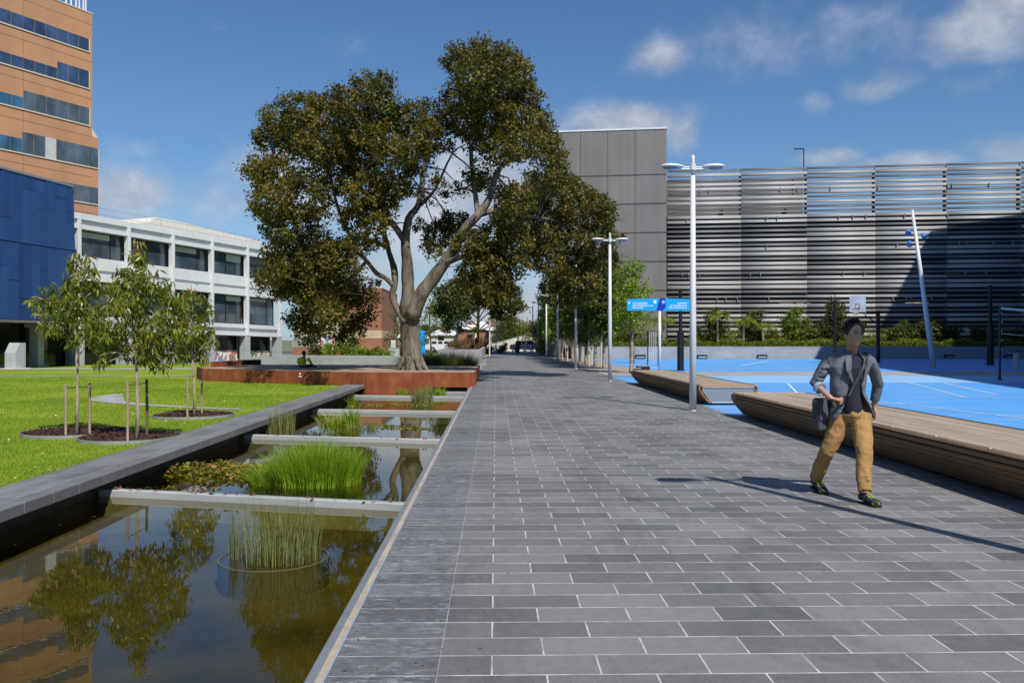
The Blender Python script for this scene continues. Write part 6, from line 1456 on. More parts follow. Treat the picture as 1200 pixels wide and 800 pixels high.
def house(px0, px1, yr, ye, d, lab, wall, chim, hip=.25):
    a, c = P(px0, ye, d), P(px1, ye, d); zr_ = EYE+(HOR-yr)*d/F; t = thing('house', lab, 'house', ((a.x+c.x)/2, a.y, 0), 'old houses beyond the far road')
    b = MB(); b.box((a.x+.4, a.y, -.2), (c.x-.4, a.y+9, a.z-.002)); b.build('wall', wall, t)
    b = MB(); w = c.x-a.x; rx0, rx1 = a.x+w*hip, c.x-w*hip; y0_, y1_ = a.y-.4, a.y+9.4
    b.add([(a.x, y0_, a.z), (c.x, y0_, a.z), (c.x, y1_, a.z), (a.x, y1_, a.z), (rx0, a.y+4.5, zr_), (rx1, a.y+4.5, zr_)], [(0, 1, 5, 4), (1, 2, 5), (2, 3, 4, 5), (3, 0, 4), (3, 2, 1, 0)]); rf = b.build('roof', M['red_roof'], t)
    for (cx, ct, cw2) in chim:
        q = P(cx, ct, d+3); b = MB(); b.box((q.x-cw2, q.y-.4, a.z), (q.x+cw2, q.y+.4, q.z)); b.build('chimney', M['brick'], rf); b = MB(); b.box((q.x-cw2-.06, q.y-.46, q.z), (q.x+cw2+.06, q.y+.46, q.z+.15)); b.build('chimney_cap', M['brick'], rf)
    b = MB(); b.box((a.x+w*.3, a.y-.04, 1.0), (a.x+w*.45, a.y-.005, 2.4)); wd = b.build('window', M['dark_glass'], t)
    b = MB(); b.box((a.x+w*.3-.1, a.y-.05, .9), (a.x+w*.45+.1, a.y-.006, 1.0)); b.build('sill', M['white_wall'], wd)
house(570, 634, 376.5, 387, 132, 'white roofed house with red chimneys right of centre beyond the road', M['cream_wall'], [(595.5, 377.5, .25*3), (613.5, 378.5, .55)], hip=.28)
house(534, 578, 376, 386, 136, 'white roofed house behind the gum trunks', M['brick'], [(552, 377, .6), (577, 378, .6)])
house(500, 545, 386, 393, 140, 'pale roofed house behind the white car', M['cream_wall'], [(520, 384, .4)])
house(622, 668, 378, 392, 120, 'brick house with tall red chimneys behind the far lamps', M['brick'], [(627, 378, .7), (640, 380, 1.0)])
house(455, 500, 388, 396, 150, 'low pale house seen left of the big trunk', M['cream_wall'], [(470, 386, .4)])
for k in range(9):
    px = 470+k*26; p = P(px, 398, 175+random.uniform(-10, 10)); tree('distant_tree', 'dark distant tree above the far rooftops, number %s from the left' % ['one', 'two', 'three', 'four', 'five', 'six', 'seven', 'eight', 'nine'][k], 'tree', (p.x, p.y, 0), 4.5,
        [((p.x+random.uniform(-2, 2), p.y+random.uniform(-1.5, 1.5), random.uniform(2, 4.2)), 1.4) for _ in range(7)], M['leaf_gum'], M['dark_bark'], tr=.2, dens=1.0, L=.5, W=.3, cr=.8, nl=8, group='distant trees beyond the houses')
p = P(640, 398, 103); t = thing('parked_car', 'silver car partly hidden at the far end behind the lamps', 'car', (0, 0, 0)); COL.objects.unlink(t); bpy.data.objects.remove(t)
p = P(618, 398, 107); car((p.x, p.y, 0), 4.4, 'silver car parked across the end of the promenade', simple('silver car paint', (.45, .47, .50), .3, .3))

# ================================================================== PEOPLE
def limb(b, pts, rad, flat=1.0, n=14): b.tube(pts, rad, n, True, flat)
def remesh(o, vox, sm=2):
    r = o.modifiers.new('merge', 'REMESH'); r.mode = 'VOXEL'; r.voxel_size = vox; r.use_smooth_shade = True
    s = o.modifiers.new('soften', 'SMOOTH'); s.factor = .5; s.iterations = sm
    return o
def folds(o, strength, size, seed=0):
    tx = bpy.data.textures.new('cloth folds', 'CLOUDS'); tx.noise_scale = size; tx.noise_depth = 2; tx.contrast = 1.6
    d = o.modifiers.new('folds', 'DISPLACE'); d.texture = tx; d.strength = strength; d.mid_level = .5; d.texture_coords = 'LOCAL'
    return o
def hand(b, w, fwd, side, up, s=1.0, curl=.6, thumb=1):
    """w wrist, fwd along the hand, side across the knuckles, up = back of the hand"""
    w, fwd, side, up = map(Vector, (w, fwd, side, up)); 
    b.tube([w-fwd*.02*s, w+fwd*.02*s, w+fwd*.055*s, w+fwd*.085*s], [.024*s, .030*s, .038*s, .034*s], 12, True, .5)
    for k, (o, L) in enumerate(((-.030, .066), (-.010, .075), (.010, .070), (.029, .056))):
        p0 = w+fwd*.078*s+side*o*s; p1 = p0+(fwd*math.cos(curl*.5)-up*math.sin(curl*.5))*L*.45*s; p2 = p1+(fwd*math.cos(curl*1.2)-up*math.sin(curl*1.2))*L*.32*s; p3 = p2+(fwd*math.cos(curl*1.9)-up*math.sin(curl*1.9))*L*.25*s
        b.tube([p0, p1, p2, p3], [.0095*s, .0088*s, .008*s, .0065*s], 8)
    q = w+fwd*.022*s-side*.028*s*thumb; b.tube([q, q+(fwd*.6-side*.75*thumb-up*.15).normalized()*.035*s, q+(fwd*.6-side*.75*thumb-up*.15).normalized()*.035*s+(fwd*.9-side*.25*thumb-up*.4).normalized()*.032*s], [.013*s, .011*s, .008*s], 8)
def head(b, c, f, r, s=1.0):
    """c centre, f facing, r viewer-right"""
    u = Vector((0, 0, 1)); f = Vector(f).normalized(); r = Vector(r).normalized()
    def ellp(c0, a, bb_, cc_):
        vs = []; fs = []; nu, nv = 18, 12
        for i in range(nv+1):
            ph = -math.pi/2+math.pi*i/nv
            for k in range(nu): an = 2*math.pi*k/nu; vs.append(c0+r*(a*math.cos(ph)*math.cos(an))+f*(bb_*math.cos(ph)*math.sin(an))+u*(cc_*math.sin(ph)))
        for i in range(nv):
            for k in range(nu): j = (k+1) % nu; fs.append((i*nu+k, i*nu+j, i*nu+nu+j, i*nu+nu+k))
        b.add(vs, fs)
    ellp(c+u*.022*s-f*.01*s, .074*s, .092*s, .092*s); ellp(c-u*.035*s+f*.018*s, .056*s, .066*s, .075*s); ellp(c-u*.088*s+f*.045*s, .028*s, .03*s, .022*s)
    ellp(c-u*.012*s+f*.088*s, .012*s, .017*s, .026*s); ellp(c-u*.028*s+f*.094*s, .017*s, .014*s, .011*s)
    for sg_ in (-1, 1):
        ellp(c+r*sg_*.075*s-u*.005*s-f*.008*s, .010*s, .018*s, .03*s); ellp(c+r*sg_*.036*s-u*.022*s+f*.055*s, .020*s, .018*s, .018*s); ellp(c+r*sg_*.028*s+u*.028*s+f*.077*s, .022*s, .010*s, .007*s)
    ellp(c-u*.060*s+f*.078*s, .022*s, .010*s, .008*s)
FW = Vector((.20, -.98, 0)).normalized(); RV = Vector((.98, .20, 0)).normalized(); UP = Vector((0, 0, 1))
DM = 8.35
man = thing('person', 'man in grey blazer, navy shirt and tan trousers striding past the near bench', 'person', P(995, 398, DM)*Vector((1, 1, 0)) if False else (P(995, 398, DM).x, P(995, 398, DM).y, 0))
J = dict(headc=P(1000, 391.5, 8.24), neck=P(998, 413, 8.33), chest=P(994, 433, 8.33), waist=P(993, 462, 8.34), pelvis=P(996, 485, 8.35),
  rs=P(969, 423, 8.37), re=P(956, 450, 8.42), rw=P(973, 466, 8.20), ls=P(1020, 423, 8.33), le=P(1029, 450, 8.50), lw=P(1024, 476, 8.56),
  rh=P(985, 490, 8.38), rk=P(970, 528, 8.40), ra=P(956, 564, 8.74), lh=P(1008, 490, 8.33), lk=P(1013, 532, 8.14), la=P(1014, 578, 8.06))
# continuous body
b = MB()
head(b, J['headc'], FW, RV, 1.06)
limb(b, [J['headc']-UP*.06-FW*.01, J['neck']+UP*.02, J['neck']-UP*.04], [.052, .055, .065])
limb(b, [J['neck']-UP*.03, J['chest']+UP*.02, J['waist'], J['pelvis']], [.10, .145, .13, .135], .72)
limb(b, [J['rs']-UP*.02, J['re'], J['rw']], [.036, .036, .027]); limb(b, [J['ls']-UP*.02, J['le'], J['lw']], [.036, .036, .027]); limb(b, [J['rs']-UP*.01, J['neck']-UP*.075, J['ls']-UP*.01], [.030, .05, .030])
limb(b, [J['rh'], J['rk'], J['ra']], [.085, .055, .038]); limb(b, [J['lh'], J['lk'], J['la']], [.085, .055, .038])
hf = (RV*.85-UP*.25+FW*.35).normalized(); hand(b, J['rw']+hf*.012, hf, (UP*.9+hf*.2).normalized()*-1, FW, 1.0, .75, -1)
hf2 = (-UP*.95+FW*.2).normalized(); hand(b, J['lw'], hf2, FW, RV, 1.0, .5, 1)
body = remesh(b.build('body', M['skin'], man), .0065, 3)
# face details
u = UP; hc = J['headc']
for sg_ in (-1, 1):
    b = MB(); b.ell(hc+RV*sg_*.030-u*.0+FW*.086+u*.008, (.013, .006, .006), 10, 6); e_ = b.build('eye', M['eye'], body)
    b = MB(); q = hc+RV*sg_*.031+u*.030+FW*.090; b.tube([q-RV*.018, q+u*.004, q+RV*.018], [.003, .0045, .003], 6); b.build('eyebrow', M['hair'], body)
b = MB(); q = hc-u*.060+FW*.087; b.tube([q-RV*.020-FW*.004, q+u*.002, q+RV*.020-FW*.004], [.003, .006, .003], 8); b.build('mouth', M['lips'], body)
# hair: shell over the skull, fringe pushed up
b = MB()
def ringshell(c, f, r):
    vs = []; fs = []; nu, nv = 22, 9
    for i in range(nv+1):
        th = math.pi*.62*i/nv
        for k in range(nu):
            an = 2*math.pi*k/nu; fr_ = math.sin(an)
            lim = 1.0 if fr_ < .25 else 1.0-.60*((fr_-.25)/.75)
            t_ = th*lim; rr_ = 1.0+.05*math.sin(k*2.3+i)
            vs.append(c+r*(.090*math.sin(t_)*math.cos(an)*rr_)+f*(.105*math.sin(t_)*math.sin(an)*rr_-.012)+u*(.116*math.cos(t_)*rr_+.026))
    for i in range(nv):
        for k in range(nu): j = (k+1) % nu; fs.append((i*nu+k, i*nu+j, i*nu+nu+j, i*nu+nu+k))
    # inner layer closes the volume
    nO = len(vs)
    cen = c+u*.02
    vs += [cen+(v-cen)*.86 for v in vs[:nO]]
    fs += [tuple(reversed([i+nO for i in f_])) for f_ in fs[:nu*nv]]
    for k in range(nu): j = (k+1) % nu; fs.append((nv*nu+k, nv*nu+j, nO+nv*nu+j, nO+nv*nu+k))
    b.add(vs, fs)
ringshell(hc, FW, RV); hr = b.build('hair', M['hair'], man, smooth=True)
sp_ = []
for k in range(1100):
    an = random.uniform(0, 6.283); t_ = random.uniform(0, 1.5); fr_ = math.sin(an)
    if fr_ > .3: t_ *= .45
    d_ = RV*(.086*math.sin(t_)*math.cos(an))+FW*(.105*math.sin(t_)*math.sin(an)-.012)+u*(.116*math.cos(t_)+.026); p0_ = hc+d_; o_ = d_.normalized(); tg_ = (o_.cross(RV)*random.uniform(-1, 1)+o_*.6+RV*random.uniform(-.5, .5)).normalized()
    sp_.append([tuple(p0_-RV*.004), tuple(p0_+RV*.004), tuple(p0_+tg_*.026+RV*.001), tuple(p0_+tg_*.026-RV*.001)])
quads_mesh('hair_strands', np.array(sp_), M['hair'], hr)
# t-shirt
b = MB(); limb(b, [J['neck']-UP*.015, J['neck']-UP*.045, J['chest']+UP*.03, J['waist'], J['pelvis']+UP*.02], [.068, .125, .158, .150, .155], .72, 20)
remesh(b.build('t_shirt', M['shirt'], man), .010, 3)
# trousers
b = MB()
limb(b, [J['pelvis']+UP*.05, J['pelvis']-UP*.01, J['pelvis']-UP*.07], [.155, .16, .12], .74, 18)
limb(b, [J['rh']+UP*.03, (J['rh']+J['rk'])/2+FW*.01, J['rk'], (J['rk']+J['ra'])/2-FW*.02, J['ra']+UP*.03], [.105, .092, .075, .070, .062])
limb(b, [J['lh']+UP*.03, (J['lh']+J['lk'])/2+FW*.01, J['lk'], (J['lk']+J['la'])/2-FW*.02, J['la']+UP*.02], [.105, .092, .075, .070, .064])
for (a_, c_) in ((J['rk'], J['ra']), (J['lk'], J['la'])):
    for k in range(3): q = a_.lerp(c_, .45+k*.09)+Vector((random.uniform(-.01, .01), -.012, 0)); b.tube([q-RV*.045+UP*.018*(-1)**k, q+FW*.044, q+RV*.045-UP*.018*(-1)**k], [.012, .024, .012], 8)
for k in range(4): q = J['lh'].lerp(J['lk'], .08+k*.12)+FW*.06; b.tube([q-RV*.06+UP*.02, q+RV*.04-UP*.03], [.022, .014], 8)
folds(remesh(b.build('trousers', M['chino'], man), .009, 2), .016, .10)
# blazer: body shell open at the front + sleeves
b = MB()
def shell(levels):
    """levels: (centre, half width, depth, gap half-angle, flare)"""
    vs = []; fs = []; nu = 30
    for (c, w, dp, gap) in levels:
        for k in range(nu+1):
            an = math.pi/2+gap+(2*math.pi-2*gap)*k/nu; vs.append(c+RV*(w*math.cos(an))+FW*(dp*math.sin(an)))
    m_ = nu+1
    for i in range(len(levels)-1):
        for k in range(nu): fs.append((i*m_+k, i*m_+k+1, (i+1)*m_+k+1, (i+1)*m_+k))
    nO = len(vs); vi = []
    for i, (c, w, dp, gap) in enumerate(levels):
        for k in range(m_): v = vs[i*m_+k]; dv = (v-c); dv.z = 0; vi.append(v-dv.normalized()*.016)
    nf = len(fs); fs += [tuple(reversed([q+nO for q in f_])) for f_ in fs[:nf]]
    for k in range(nu): fs.append((k, k+1, nO+k+1, nO+k)); e = (len(levels)-1)*m_; fs.append((e+k, e+k+1, nO+e+k+1, nO+e+k))
    for i in range(len(levels)-1):
        for k in (0, nu): fs.append((i*m_+k, (i+1)*m_+k, nO+(i+1)*m_+k, nO+i*m_+k))
    b.add(vs+vi, fs)
limb(b, [J['neck']+RV*.075+FW*.02-UP*.01, J['neck']+RV*.06-FW*.05+UP*.012, J['neck']-FW*.075+UP*.018, J['neck']-RV*.06-FW*.05+UP*.012, J['neck']-RV*.075+FW*.02-UP*.01], [.018, .024, .026, .024, .018])
shell([(J['neck']+UP*.005, .082, .075, .40), (J['neck']-UP*.03, .135, .10, .36), (J['neck']-UP*.07, .190, .125, .36), (J['chest']+UP*.03, .192, .140, .38), (J['chest']-UP*.08, .180, .138, .36), (J['waist']+UP*.02, .176, .138, .50), (J['pelvis']+UP*.09+RV*.01, .192, .150, .85), (J['pelvis']-UP*.0+RV*.02, .222, .165, 1.05), (J['pelvis']-UP*.04+RV*.03, .235, .17, 1.15)])
limb(b, [J['neck']-UP*.035-RV*.07-FW*.01, J['rs']+UP*.0+RV*.02], [.05, .075]); limb(b, [J['neck']-UP*.035+RV*.07-FW*.01, J['ls']-RV*.02], [.05, .075])
limb(b, [J['rs']+RV*.02+UP*.005, J['rs'].lerp(J['re'], .5), J['re']+UP*.01, J['re'].lerp(J['rw'], .28)], [.064, .060, .056, .051])
limb(b, [J['ls']-RV*.02+UP*.005, J['ls'].lerp(J['le'], .5), J['le'], J['le'].lerp(J['lw'], .75)], [.064, .060, .054, .046])
for k in range(5): q = J['rs'].lerp(J['re'], .3+k*.16); b.tube([q-RV*.04+FW*.04, q+FW*.068+UP*.01*(-1)**k, q+RV*.04+FW*.03], [.012, .018, .012], 6)
jk = folds(remesh(b.build('blazer', M['jacket'], man), .008, 2), .011, .09)
for sg_ in (-1, 1):
    b = MB(); top_ = J['neck']+RV*sg_*.055+FW*.05; pts = [top_, J['neck']-UP*.07+RV*sg_*.085+FW*.125, J['chest']+RV*sg_*.075+FW*.155, J['chest']-UP*.12+RV*sg_*.05+FW*.160]
    for i in range(3):
        a_, c_ = pts[i], pts[i+1]; o_ = [RV*sg_*.02, RV*sg_*.065, RV*sg_*.05, RV*sg_*.008]; vs = [a_, c_, c_+o_[i+1]-FW*.006, a_+o_[i]-FW*.004]; b.add([tuple(v) for v in vs]+[tuple(v+FW*.006) for v in vs], [(0, 1, 2, 3), (4, 5, 6, 7), (0, 1, 5, 4), (1, 2, 6, 5), (2, 3, 7, 6), (3, 0, 4, 7)])
    b.build('lapel', simple('darker grey lapel', (.11, .12, .145), .9, var=.2, scale=60), jk)
b = MB(); q = J['re'].lerp(J['rw'], .27); b.tube([q-(J['rw']-J['re']).normalized()*.02, q+(J['rw']-J['re']).normalized()*.015], [.061, .060], 16); b.build('rolled_cuff', simple('pale blue cuff lining', (.30, .38, .50), .9), jk)
# shoes
def shoe(an, f, lab=None, toe_up=.0, heel=0.0):
    f = Vector(f).normalized(); r = Vector((-f.y, f.x, 0)); g_ = Vector((an.x, an.y, 0)); zt_ = heel
    b = MB(); prof = [(-.085, .034, .075), (-.06, .04, .085), (0, .042, .082), (.06, .046, .062), (.12, .048, .046), (.17, .042, .038), (.195, .028, .028)]
    vs = []; fs = []; nn = 12
    for (o, w, h_) in prof:
        for q in range(nn): a_ = 2*math.pi*q/nn; vs.append(g_+f*o+r*(w*math.cos(a_))+UP*(.022+heel*(1-(o+.085)/.28)+h_*.5+h_*.5*math.sin(a_)+toe_up*max(0, o)*2))
    for i in range(len(prof)-1):
        for q in range(nn): fs.append((i*nn+q, i*nn+(q+1) % nn, (i+1)*nn+(q+1) % nn, (i+1)*nn+q))
    fs += [tuple(range(nn)), tuple(range(len(vs)-1, len(vs)-nn-1, -1))]; b.add(vs, fs); s_ = b.build('shoe', M['shoe'], man, smooth=True)
    b = MB(); vs = []
    for (o, w, h_) in prof:
        zz_ = heel*(1-(o+.085)/.28)+toe_up*max(0, o)*2
        vs += [g_+f*o+r*(w+.006)+UP*(zz_+.0), g_+f*o-r*(w+.006)+UP*zz_, g_+f*o-r*(w+.004)+UP*(zz_+.012), g_+f*o+r*(w+.004)+UP*(zz_+.012)]
    fs = []
    for i in range(len(prof)-1):
        for q in range(4): fs.append((i*4+q, i*4+(q+1) % 4, i*4+4+(q+1) % 4, i*4+4+q))
    fs += [(0, 1, 2, 3), (len(vs)-1, len(vs)-2, len(vs)-3, len(vs)-4)]; b.add(vs, fs); b.build('sole', M['rubber'], s_)
    b = MB()
    for k in range(4): q = g_+f*(.05+k*.022)+UP*(.104-k*.012+heel*.4); b.tube([q-r*.03-UP*.012, q, q+r*.03-UP*.012], .0045, 5)
    b.tube([g_+f*.15+r*.038+UP*.035, g_+f*.192+UP*.038, g_+f*.15-r*.038+UP*.035], .013, 6); b.tube([g_-f*.05+r*.038+UP*.05, g_+f*.02+r*.046+UP*.055], .009, 6)
    b.build('lime_lace', M['shoe_lime'], s_)
shoe(J['la']-FW*.0+RV*.01, FW-RV*.02, heel=.0, toe_up=.02); shoe(J['ra']+FW*.02, FW-RV*.15, heel=.035)
# bag carried across the hip
bg = thing('shoulder_bag', 'charcoal messenger bag hanging at the hip of the striding man', 'bag', P(962, 484, 8.3))
c_ = P(963, 484, 8.40); b = MB(); vs = []
ru, rn = (RV*.9-FW*.3).normalized(), (FW*.9+RV*.3).normalized()
for o_ in (-.045, .045):
    for (x_, z_) in ((-.09, -.15), (-.075, -.165), (.08, -.155), (.095, -.13), (.085, .13), (.06, .15), (-.07, .15), (-.095, .12)): vs.append(c_+ru*x_+UP*z_+rn*o_)
b.add(vs, [tuple(range(8)), tuple(range(15, 7, -1))]+[(i, (i+1) % 8, 8+(i+1) % 8, 8+i) for i in range(8)]); o_ = b.build('pouch', M['bag'], bg); mm_ = o_.modifiers.new('soft', 'BEVEL'); mm_.width = .012; mm_.segments = 2
b = MB(); vs = []
for o_ in (.05, .058):
    for (x_, z_) in ((-.09, -.06), (.09, -.06), (.088, .145), (-.09, .145)): vs.append(c_+ru*x_+UP*z_+rn*o_)
b.add(vs, [(0, 1, 2, 3), (7, 6, 5, 4), (0, 1, 5, 4), (1, 2, 6, 5), (2, 3, 7, 6), (3, 0, 4, 7)]); b.build('flap', simple('grey bag flap', (.08, .09, .105), .85, scale=40), bg)
b = MB(); b.tube([c_+UP*.14+rn*.05+ru*.05, J['waist']+FW*.175-RV*.10, J['chest']+FW*.185+RV*.02, J['chest']+FW*.16+RV*.10+UP*.06, J['ls']+UP*.075-RV*.05+FW*.03, J['neck']-FW*.12+RV*.06], [.017]*6, 6, True, .35); b.build('strap', M['bag'], bg)

# seated person in hi-vis
D = 34.0; c = P(356, 431, D); c.z = .46
t = thing('person', 'person in yellow hi-vis shirt sitting on the rusty deck with back turned', 'person', c)
k_ = D/F
b = MB(); hd = P(356.5, 414.3, D)
bfw = Vector((.35, .93, 0)).normalized(); brv = Vector((.93, -.35, 0))
head(b, hd, bfw, brv, .95)
limb(b, [hd-UP*.05, hd-UP*.15], [.05, .055]); limb(b, [hd-UP*.13, P(355, 422, D), P(354.5, 428, D), P(355, 431, D)], [.09, .15, .14, .15], .75)
sL, sR = P(350.5, 419.5, D), P(361, 419.5, D)
limb(b, [sL, P(349.5, 425, D-.05), P(354, 428.5, D+.3)], [.05, .04, .03]); limb(b, [sR, P(364.5, 425.5, D+.05), P(369, 429.5, D+.25)], [.05, .04, .03])
limb(b, [P(354, 430, D), P(352, 428, D+.45), P(360, 431, D+.5)], [.08, .06, .04]); limb(b, [P(357, 430.5, D), P(366, 428.5, D+.25), P(371, 431.5, D+.1)], [.08, .06, .04])
hand(b, P(369, 429.5, D+.25), (UP*-.4+brv).normalized(), bfw, UP, .95, .6); hand(b, P(354, 428.5, D+.3), (brv*.6+bfw*.6-UP*.3).normalized(), bfw, UP, .95, .6)
remesh(b.build('body', M['skin'], t), .016, 1)
b = MB(); limb(b, [hd-UP*.17, P(355.5, 420, D), P(355, 425, D), P(355, 428, D)], [.12, .185, .165, .16], .75); limb(b, [sL, P(349.5, 425, D-.05)], [.07, .06]); limb(b, [sR, P(364.3, 425, D+.05)], [.07, .06]); remesh(b.build('hivis_shirt', M['hivis'], t), .018, 1)
b = MB(); limb(b, [P(355, 428, D), P(355, 430.6, D)], [.185, .19], .75); limb(b, [P(354, 430, D), P(352, 428, D+.45), P(360, 431, D+.5)], [.10, .08, .06]); limb(b, [P(357, 430, D), P(366, 428.5, D+.25), P(371, 430.8, D+.1)], [.10, .08, .06]); remesh(b.build('trousers', M['navy_cloth'], t), .018, 1)
b = MB(); b.ell(hd+UP*.03-bfw*.025, (.085, .088, .098), 14, 10); b.build('hair', M['hair'], t, smooth=True)
q = P(374, 430, D+.1); q.z = .46; t = thing('takeaway_cup', 'small brown cup standing on the deck right of the sitting person', 'cup', q); b = MB(); b.tube([q, q+UP*.10], [.03, .042], 10); b.build('cup_body', M['cream_wall'], t); b = MB(); b.tube([q+UP*.10, q+UP*.115], [.045, .043], 10); b.build('lid', M['black_metal'], t)
# distant walker
D = 92; g0 = G(607, 414.8, 0); g0 = P(607, 398, D); g0.z = 0
t = thing('person', 'distant person in black walking at the far end of the promenade', 'person', g0); o = g0
b = MB(); hd = o+UP*1.66; head(b, hd, (0, -1, 0), (1, 0, 0), .95); limb(b, [hd-UP*.08, o+UP*1.42], [.055, .06]); limb(b, [o+UP*1.45, o+UP*1.25, o+UP*.95], [.12, .17, .15], .7)
for s in (-1, 1):
    limb(b, [o+Vector((s*.17, 0, 1.4)), o+Vector((s*.24, .05*s, 1.12)), o+Vector((s*.22, -.1*s, .88))], [.05, .042, .03]); limb(b, [o+Vector((s*.08, 0, .95)), o+Vector((s*.09, -.12*s, .5)), o+Vector((s*.09, -.18*s+.1, .06))], [.09, .06, .04])
    hand(b, o+Vector((s*.22, -.1*s, .88)), (0, 0, -1), (0, 1, 0), (s, 0, 0), .95, .4)
remesh(b.build('body', M['skin'], t), .02, 1)
b = MB(); limb(b, [o+UP*1.47, o+UP*1.25, o+UP*.85], [.14, .20, .18], .7)
for s in (-1, 1): limb(b, [o+Vector((s*.17, 0, 1.4)), o+Vector((s*.24, .05*s, 1.12)), o+Vector((s*.22, -.1*s, .92))], [.07, .06, .05])
remesh(b.build('coat', M['black_metal'], t), .025, 1)
b = MB()
for s in (-1, 1): limb(b, [o+Vector((s*.08, 0, .95)), o+Vector((s*.09, -.12*s, .5)), o+Vector((s*.09, -.18*s+.1, .08))], [.11, .08, .06])
remesh(b.build('trousers', M['navy_cloth'], t), .025, 1)
b = MB(); b.ell(hd+UP*.03, (.085, .095, .10), 12, 8); b.build('hair', M['hair'], t)

# ================================================================== LIGHT, SKY, CAMERA
AZ, EL = R(23.5), R(49)
sdir = Vector((-math.sin(AZ)*math.cos(EL), math.cos(AZ)*math.cos(EL), -math.sin(EL)))   # direction the light travels
sun = bpy.data.lights.new('sun', 'SUN'); sun.energy = 4.4; sun.angle = R(.53); sun.color = (1, .945, .86)
so = bpy.data.objects.new('sun', sun); COL.objects.link(so); so.rotation_euler = sdir.to_track_quat('-Z', 'Y').to_euler(); so.location = (20, -20, 40)
w = bpy.data.worlds.new('World'); scene.world = w; w.use_nodes = True; nt = w.node_tree
bg = nt.nodes['Background']; bg.inputs['Strength'].default_value = .085
sky = N(nt, 'ShaderNodeTexSky'); sky.sky_type = 'NISHITA'; sky.sun_disc = False; sky.sun_elevation = EL
# sun stands behind the viewer to the right: azimuth measured from +Y clockwise
sky.sun_rotation = math.atan2(-sdir.x, -sdir.y); sky.air_density = 1.1; sky.dust_density = .3; sky.ozone_density = 2.2; sky.altitude = 0
tc = N(nt, 'ShaderNodeTexCoord').outputs['Generated']
def mr(x, a, b_, c, d):
    m = N(nt, 'ShaderNodeMapRange', interpolation_type='SMOOTHSTEP'); nt.links.new(x, m.inputs[0])
    for i, v in enumerate((a, b_, c, d)): m.inputs[i+1].default_value = v
    return m.outputs[0]
def blob(px, py, rx, ry):
    d = P(px, py, 1)-Vector((0, 0, EYE)); d.normalize()
    s = N(nt, 'ShaderNodeVectorMath', operation='SUBTRACT'); nt.links.new(tc, s.inputs[0]); s.inputs[1].default_value = d
    k = 1000*math.sqrt(1+((px-600)/1000)**2)
    m = N(nt, 'ShaderNodeVectorMath', operation='MULTIPLY'); nt.links.new(s.outputs[0], m.inputs[0]); m.inputs[1].default_value = (k/rx, k/rx, k/ry)
    l = N(nt, 'ShaderNodeVectorMath', operation='LENGTH'); nt.links.new(m.outputs[0], l.inputs[0]); return l.outputs['Value']
acc = None
for (px, py, rx, ry, amp) in [(768, 70, 50, 26, .46), (1025, 102, 50, 24, .52), (1160, 36, 80, 42, .62), (1195, 4, 70, 40, .6), (950, 40, 150, 60, .40), (1190, 178, 70, 34, .78), (1070, 190, 90, 16, .62), (975, 184, 50, 14, .6), (720, 150, 110, 32, .75), (800, 160, 30, 34, .6),
        (150, 225, 75, 42, .72), (235, 228, 60, 34, .40), (275, 240, 80, 40, .55), (340, 215, 100, 60, .5), (350, 245, 60, 40, .6), (560, 220, 130, 90, .75), (610, 260, 90, 80, .7), (500, 260, 90, 90, .75), (430, 330, 100, 60, .7), (590, 360, 140, 60, .66), (700, 330, 200, 50, .5), (150, 175, 40, 20, .3), (1160, 95, 60, 22, .3), (955, 120, 30, 16, .35)]:
    v = mr(blob(px, py, rx, ry), .1, 1.4, amp, 0)
    acc = v if acc is None else mth(nt, 'MAXIMUM', acc, v)
nz = noise(nt, mapping(nt, tc, (1, 1, 1.25)), 8, 9, .55, .15); nz2 = noise(nt, mapping(nt, tc, (1, 1, 1.3), (3, 1, 0)), 24, 6, .6, .1)
nn2 = mth(nt, 'ADD', mth(nt, 'MULTIPLY', nz, .7), mth(nt, 'MULTIPLY', nz2, .3))
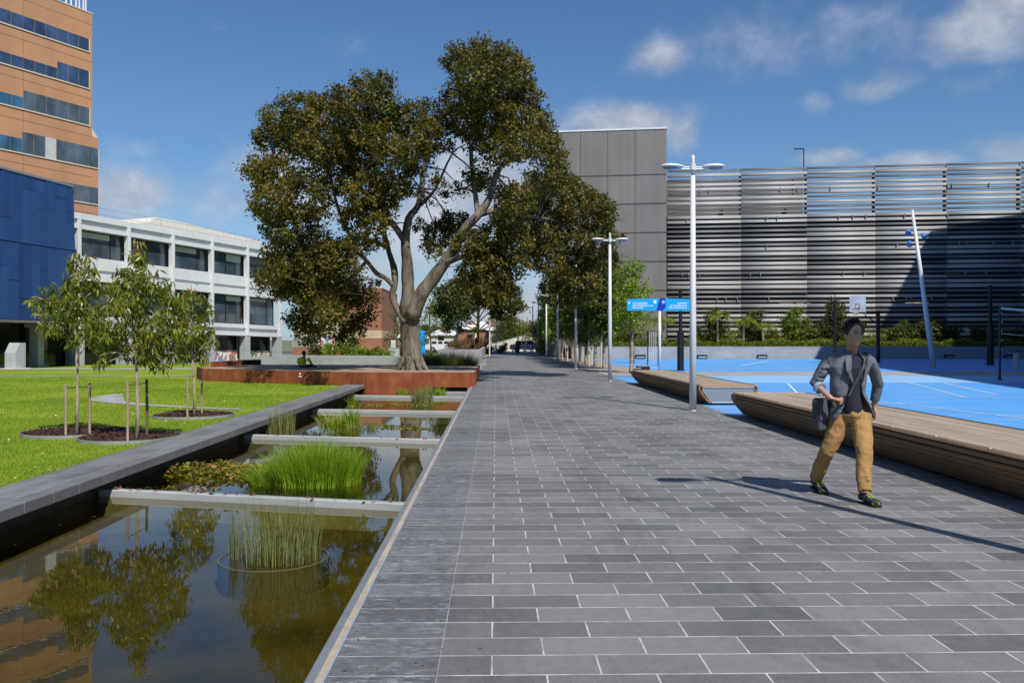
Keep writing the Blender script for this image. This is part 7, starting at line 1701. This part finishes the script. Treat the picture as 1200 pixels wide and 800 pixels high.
# clouds elsewhere (out of frame and overhead) for reflections and skylight
gen = mr(noise(nt, mapping(nt, tc, (1, 1, 1.6), (5, 2, 1)), 2.4, 6, .6), .5, .75, 0, .55)
s_ = N(nt, 'ShaderNodeSeparateXYZ'); nt.links.new(tc, s_.inputs[0]); gen = mth(nt, 'MULTIPLY', gen, mr(s_.outputs[2], .38, .6, 0, 1)); back = mr(s_.outputs[1], -.1, .4, 1, 0)
acc = mth(nt, 'MAXIMUM', acc, gen)
den = mth(nt, 'SUBTRACT', mth(nt, 'ADD', acc, mth(nt, 'MULTIPLY', nn2, 1.5)), .94)
cov = mr(den, -.04, .72, 0, .85)
cov = mth(nt, 'MULTIPLY', cov, mr(s_.outputs[2], -.02, .03, 0, 1))
shade = mr(nz2, .35, .7, .72, 1.0)
ccol = N(nt, 'ShaderNodeVectorMath', operation='SCALE'); ccol.inputs[0].default_value = (6.6, 6.9, 7.5); nt.links.new(shade, ccol.inputs['Scale'])
skyc = mix(nt, sky.outputs[0], (.60, .82, 1.06), 1.0, 'MULTIPLY')
hz = mr(s_.outputs[2], .0, .22, .55, 0)
skyc = mix(nt, skyc, (4.4, 5.6, 7.4), hz)
fin = mix(nt, skyc, ccol.outputs[0], cov)
nt.links.new(fin, bg.inputs['Color'])
cam = bpy.data.cameras.new('camera'); cam.lens = 30; cam.sensor_width = 36; cam.clip_start = .1; cam.clip_end = 6000; cam.shift_y = -2/1200
co = bpy.data.objects.new('camera', cam); COL.objects.link(co); co.location = (0, 0, EYE); co.rotation_euler = (R(90), 0, -PSI); scene.camera = co
scene.view_settings.view_transform = 'Standard'; scene.view_settings.look = 'None'; scene.view_settings.gamma = 1; scene.view_settings.exposure = .14; scene.view_settings.use_curve_mapping = False
scene.cycles.max_bounces = 8; scene.cycles.transparent_max_bounces = 12; scene.cycles.diffuse_bounces = 3; scene.cycles.glossy_bounces = 3
scene.cycles.caustics_reflective = False; scene.cycles.caustics_refractive = False; scene.cycles.use_denoising = True
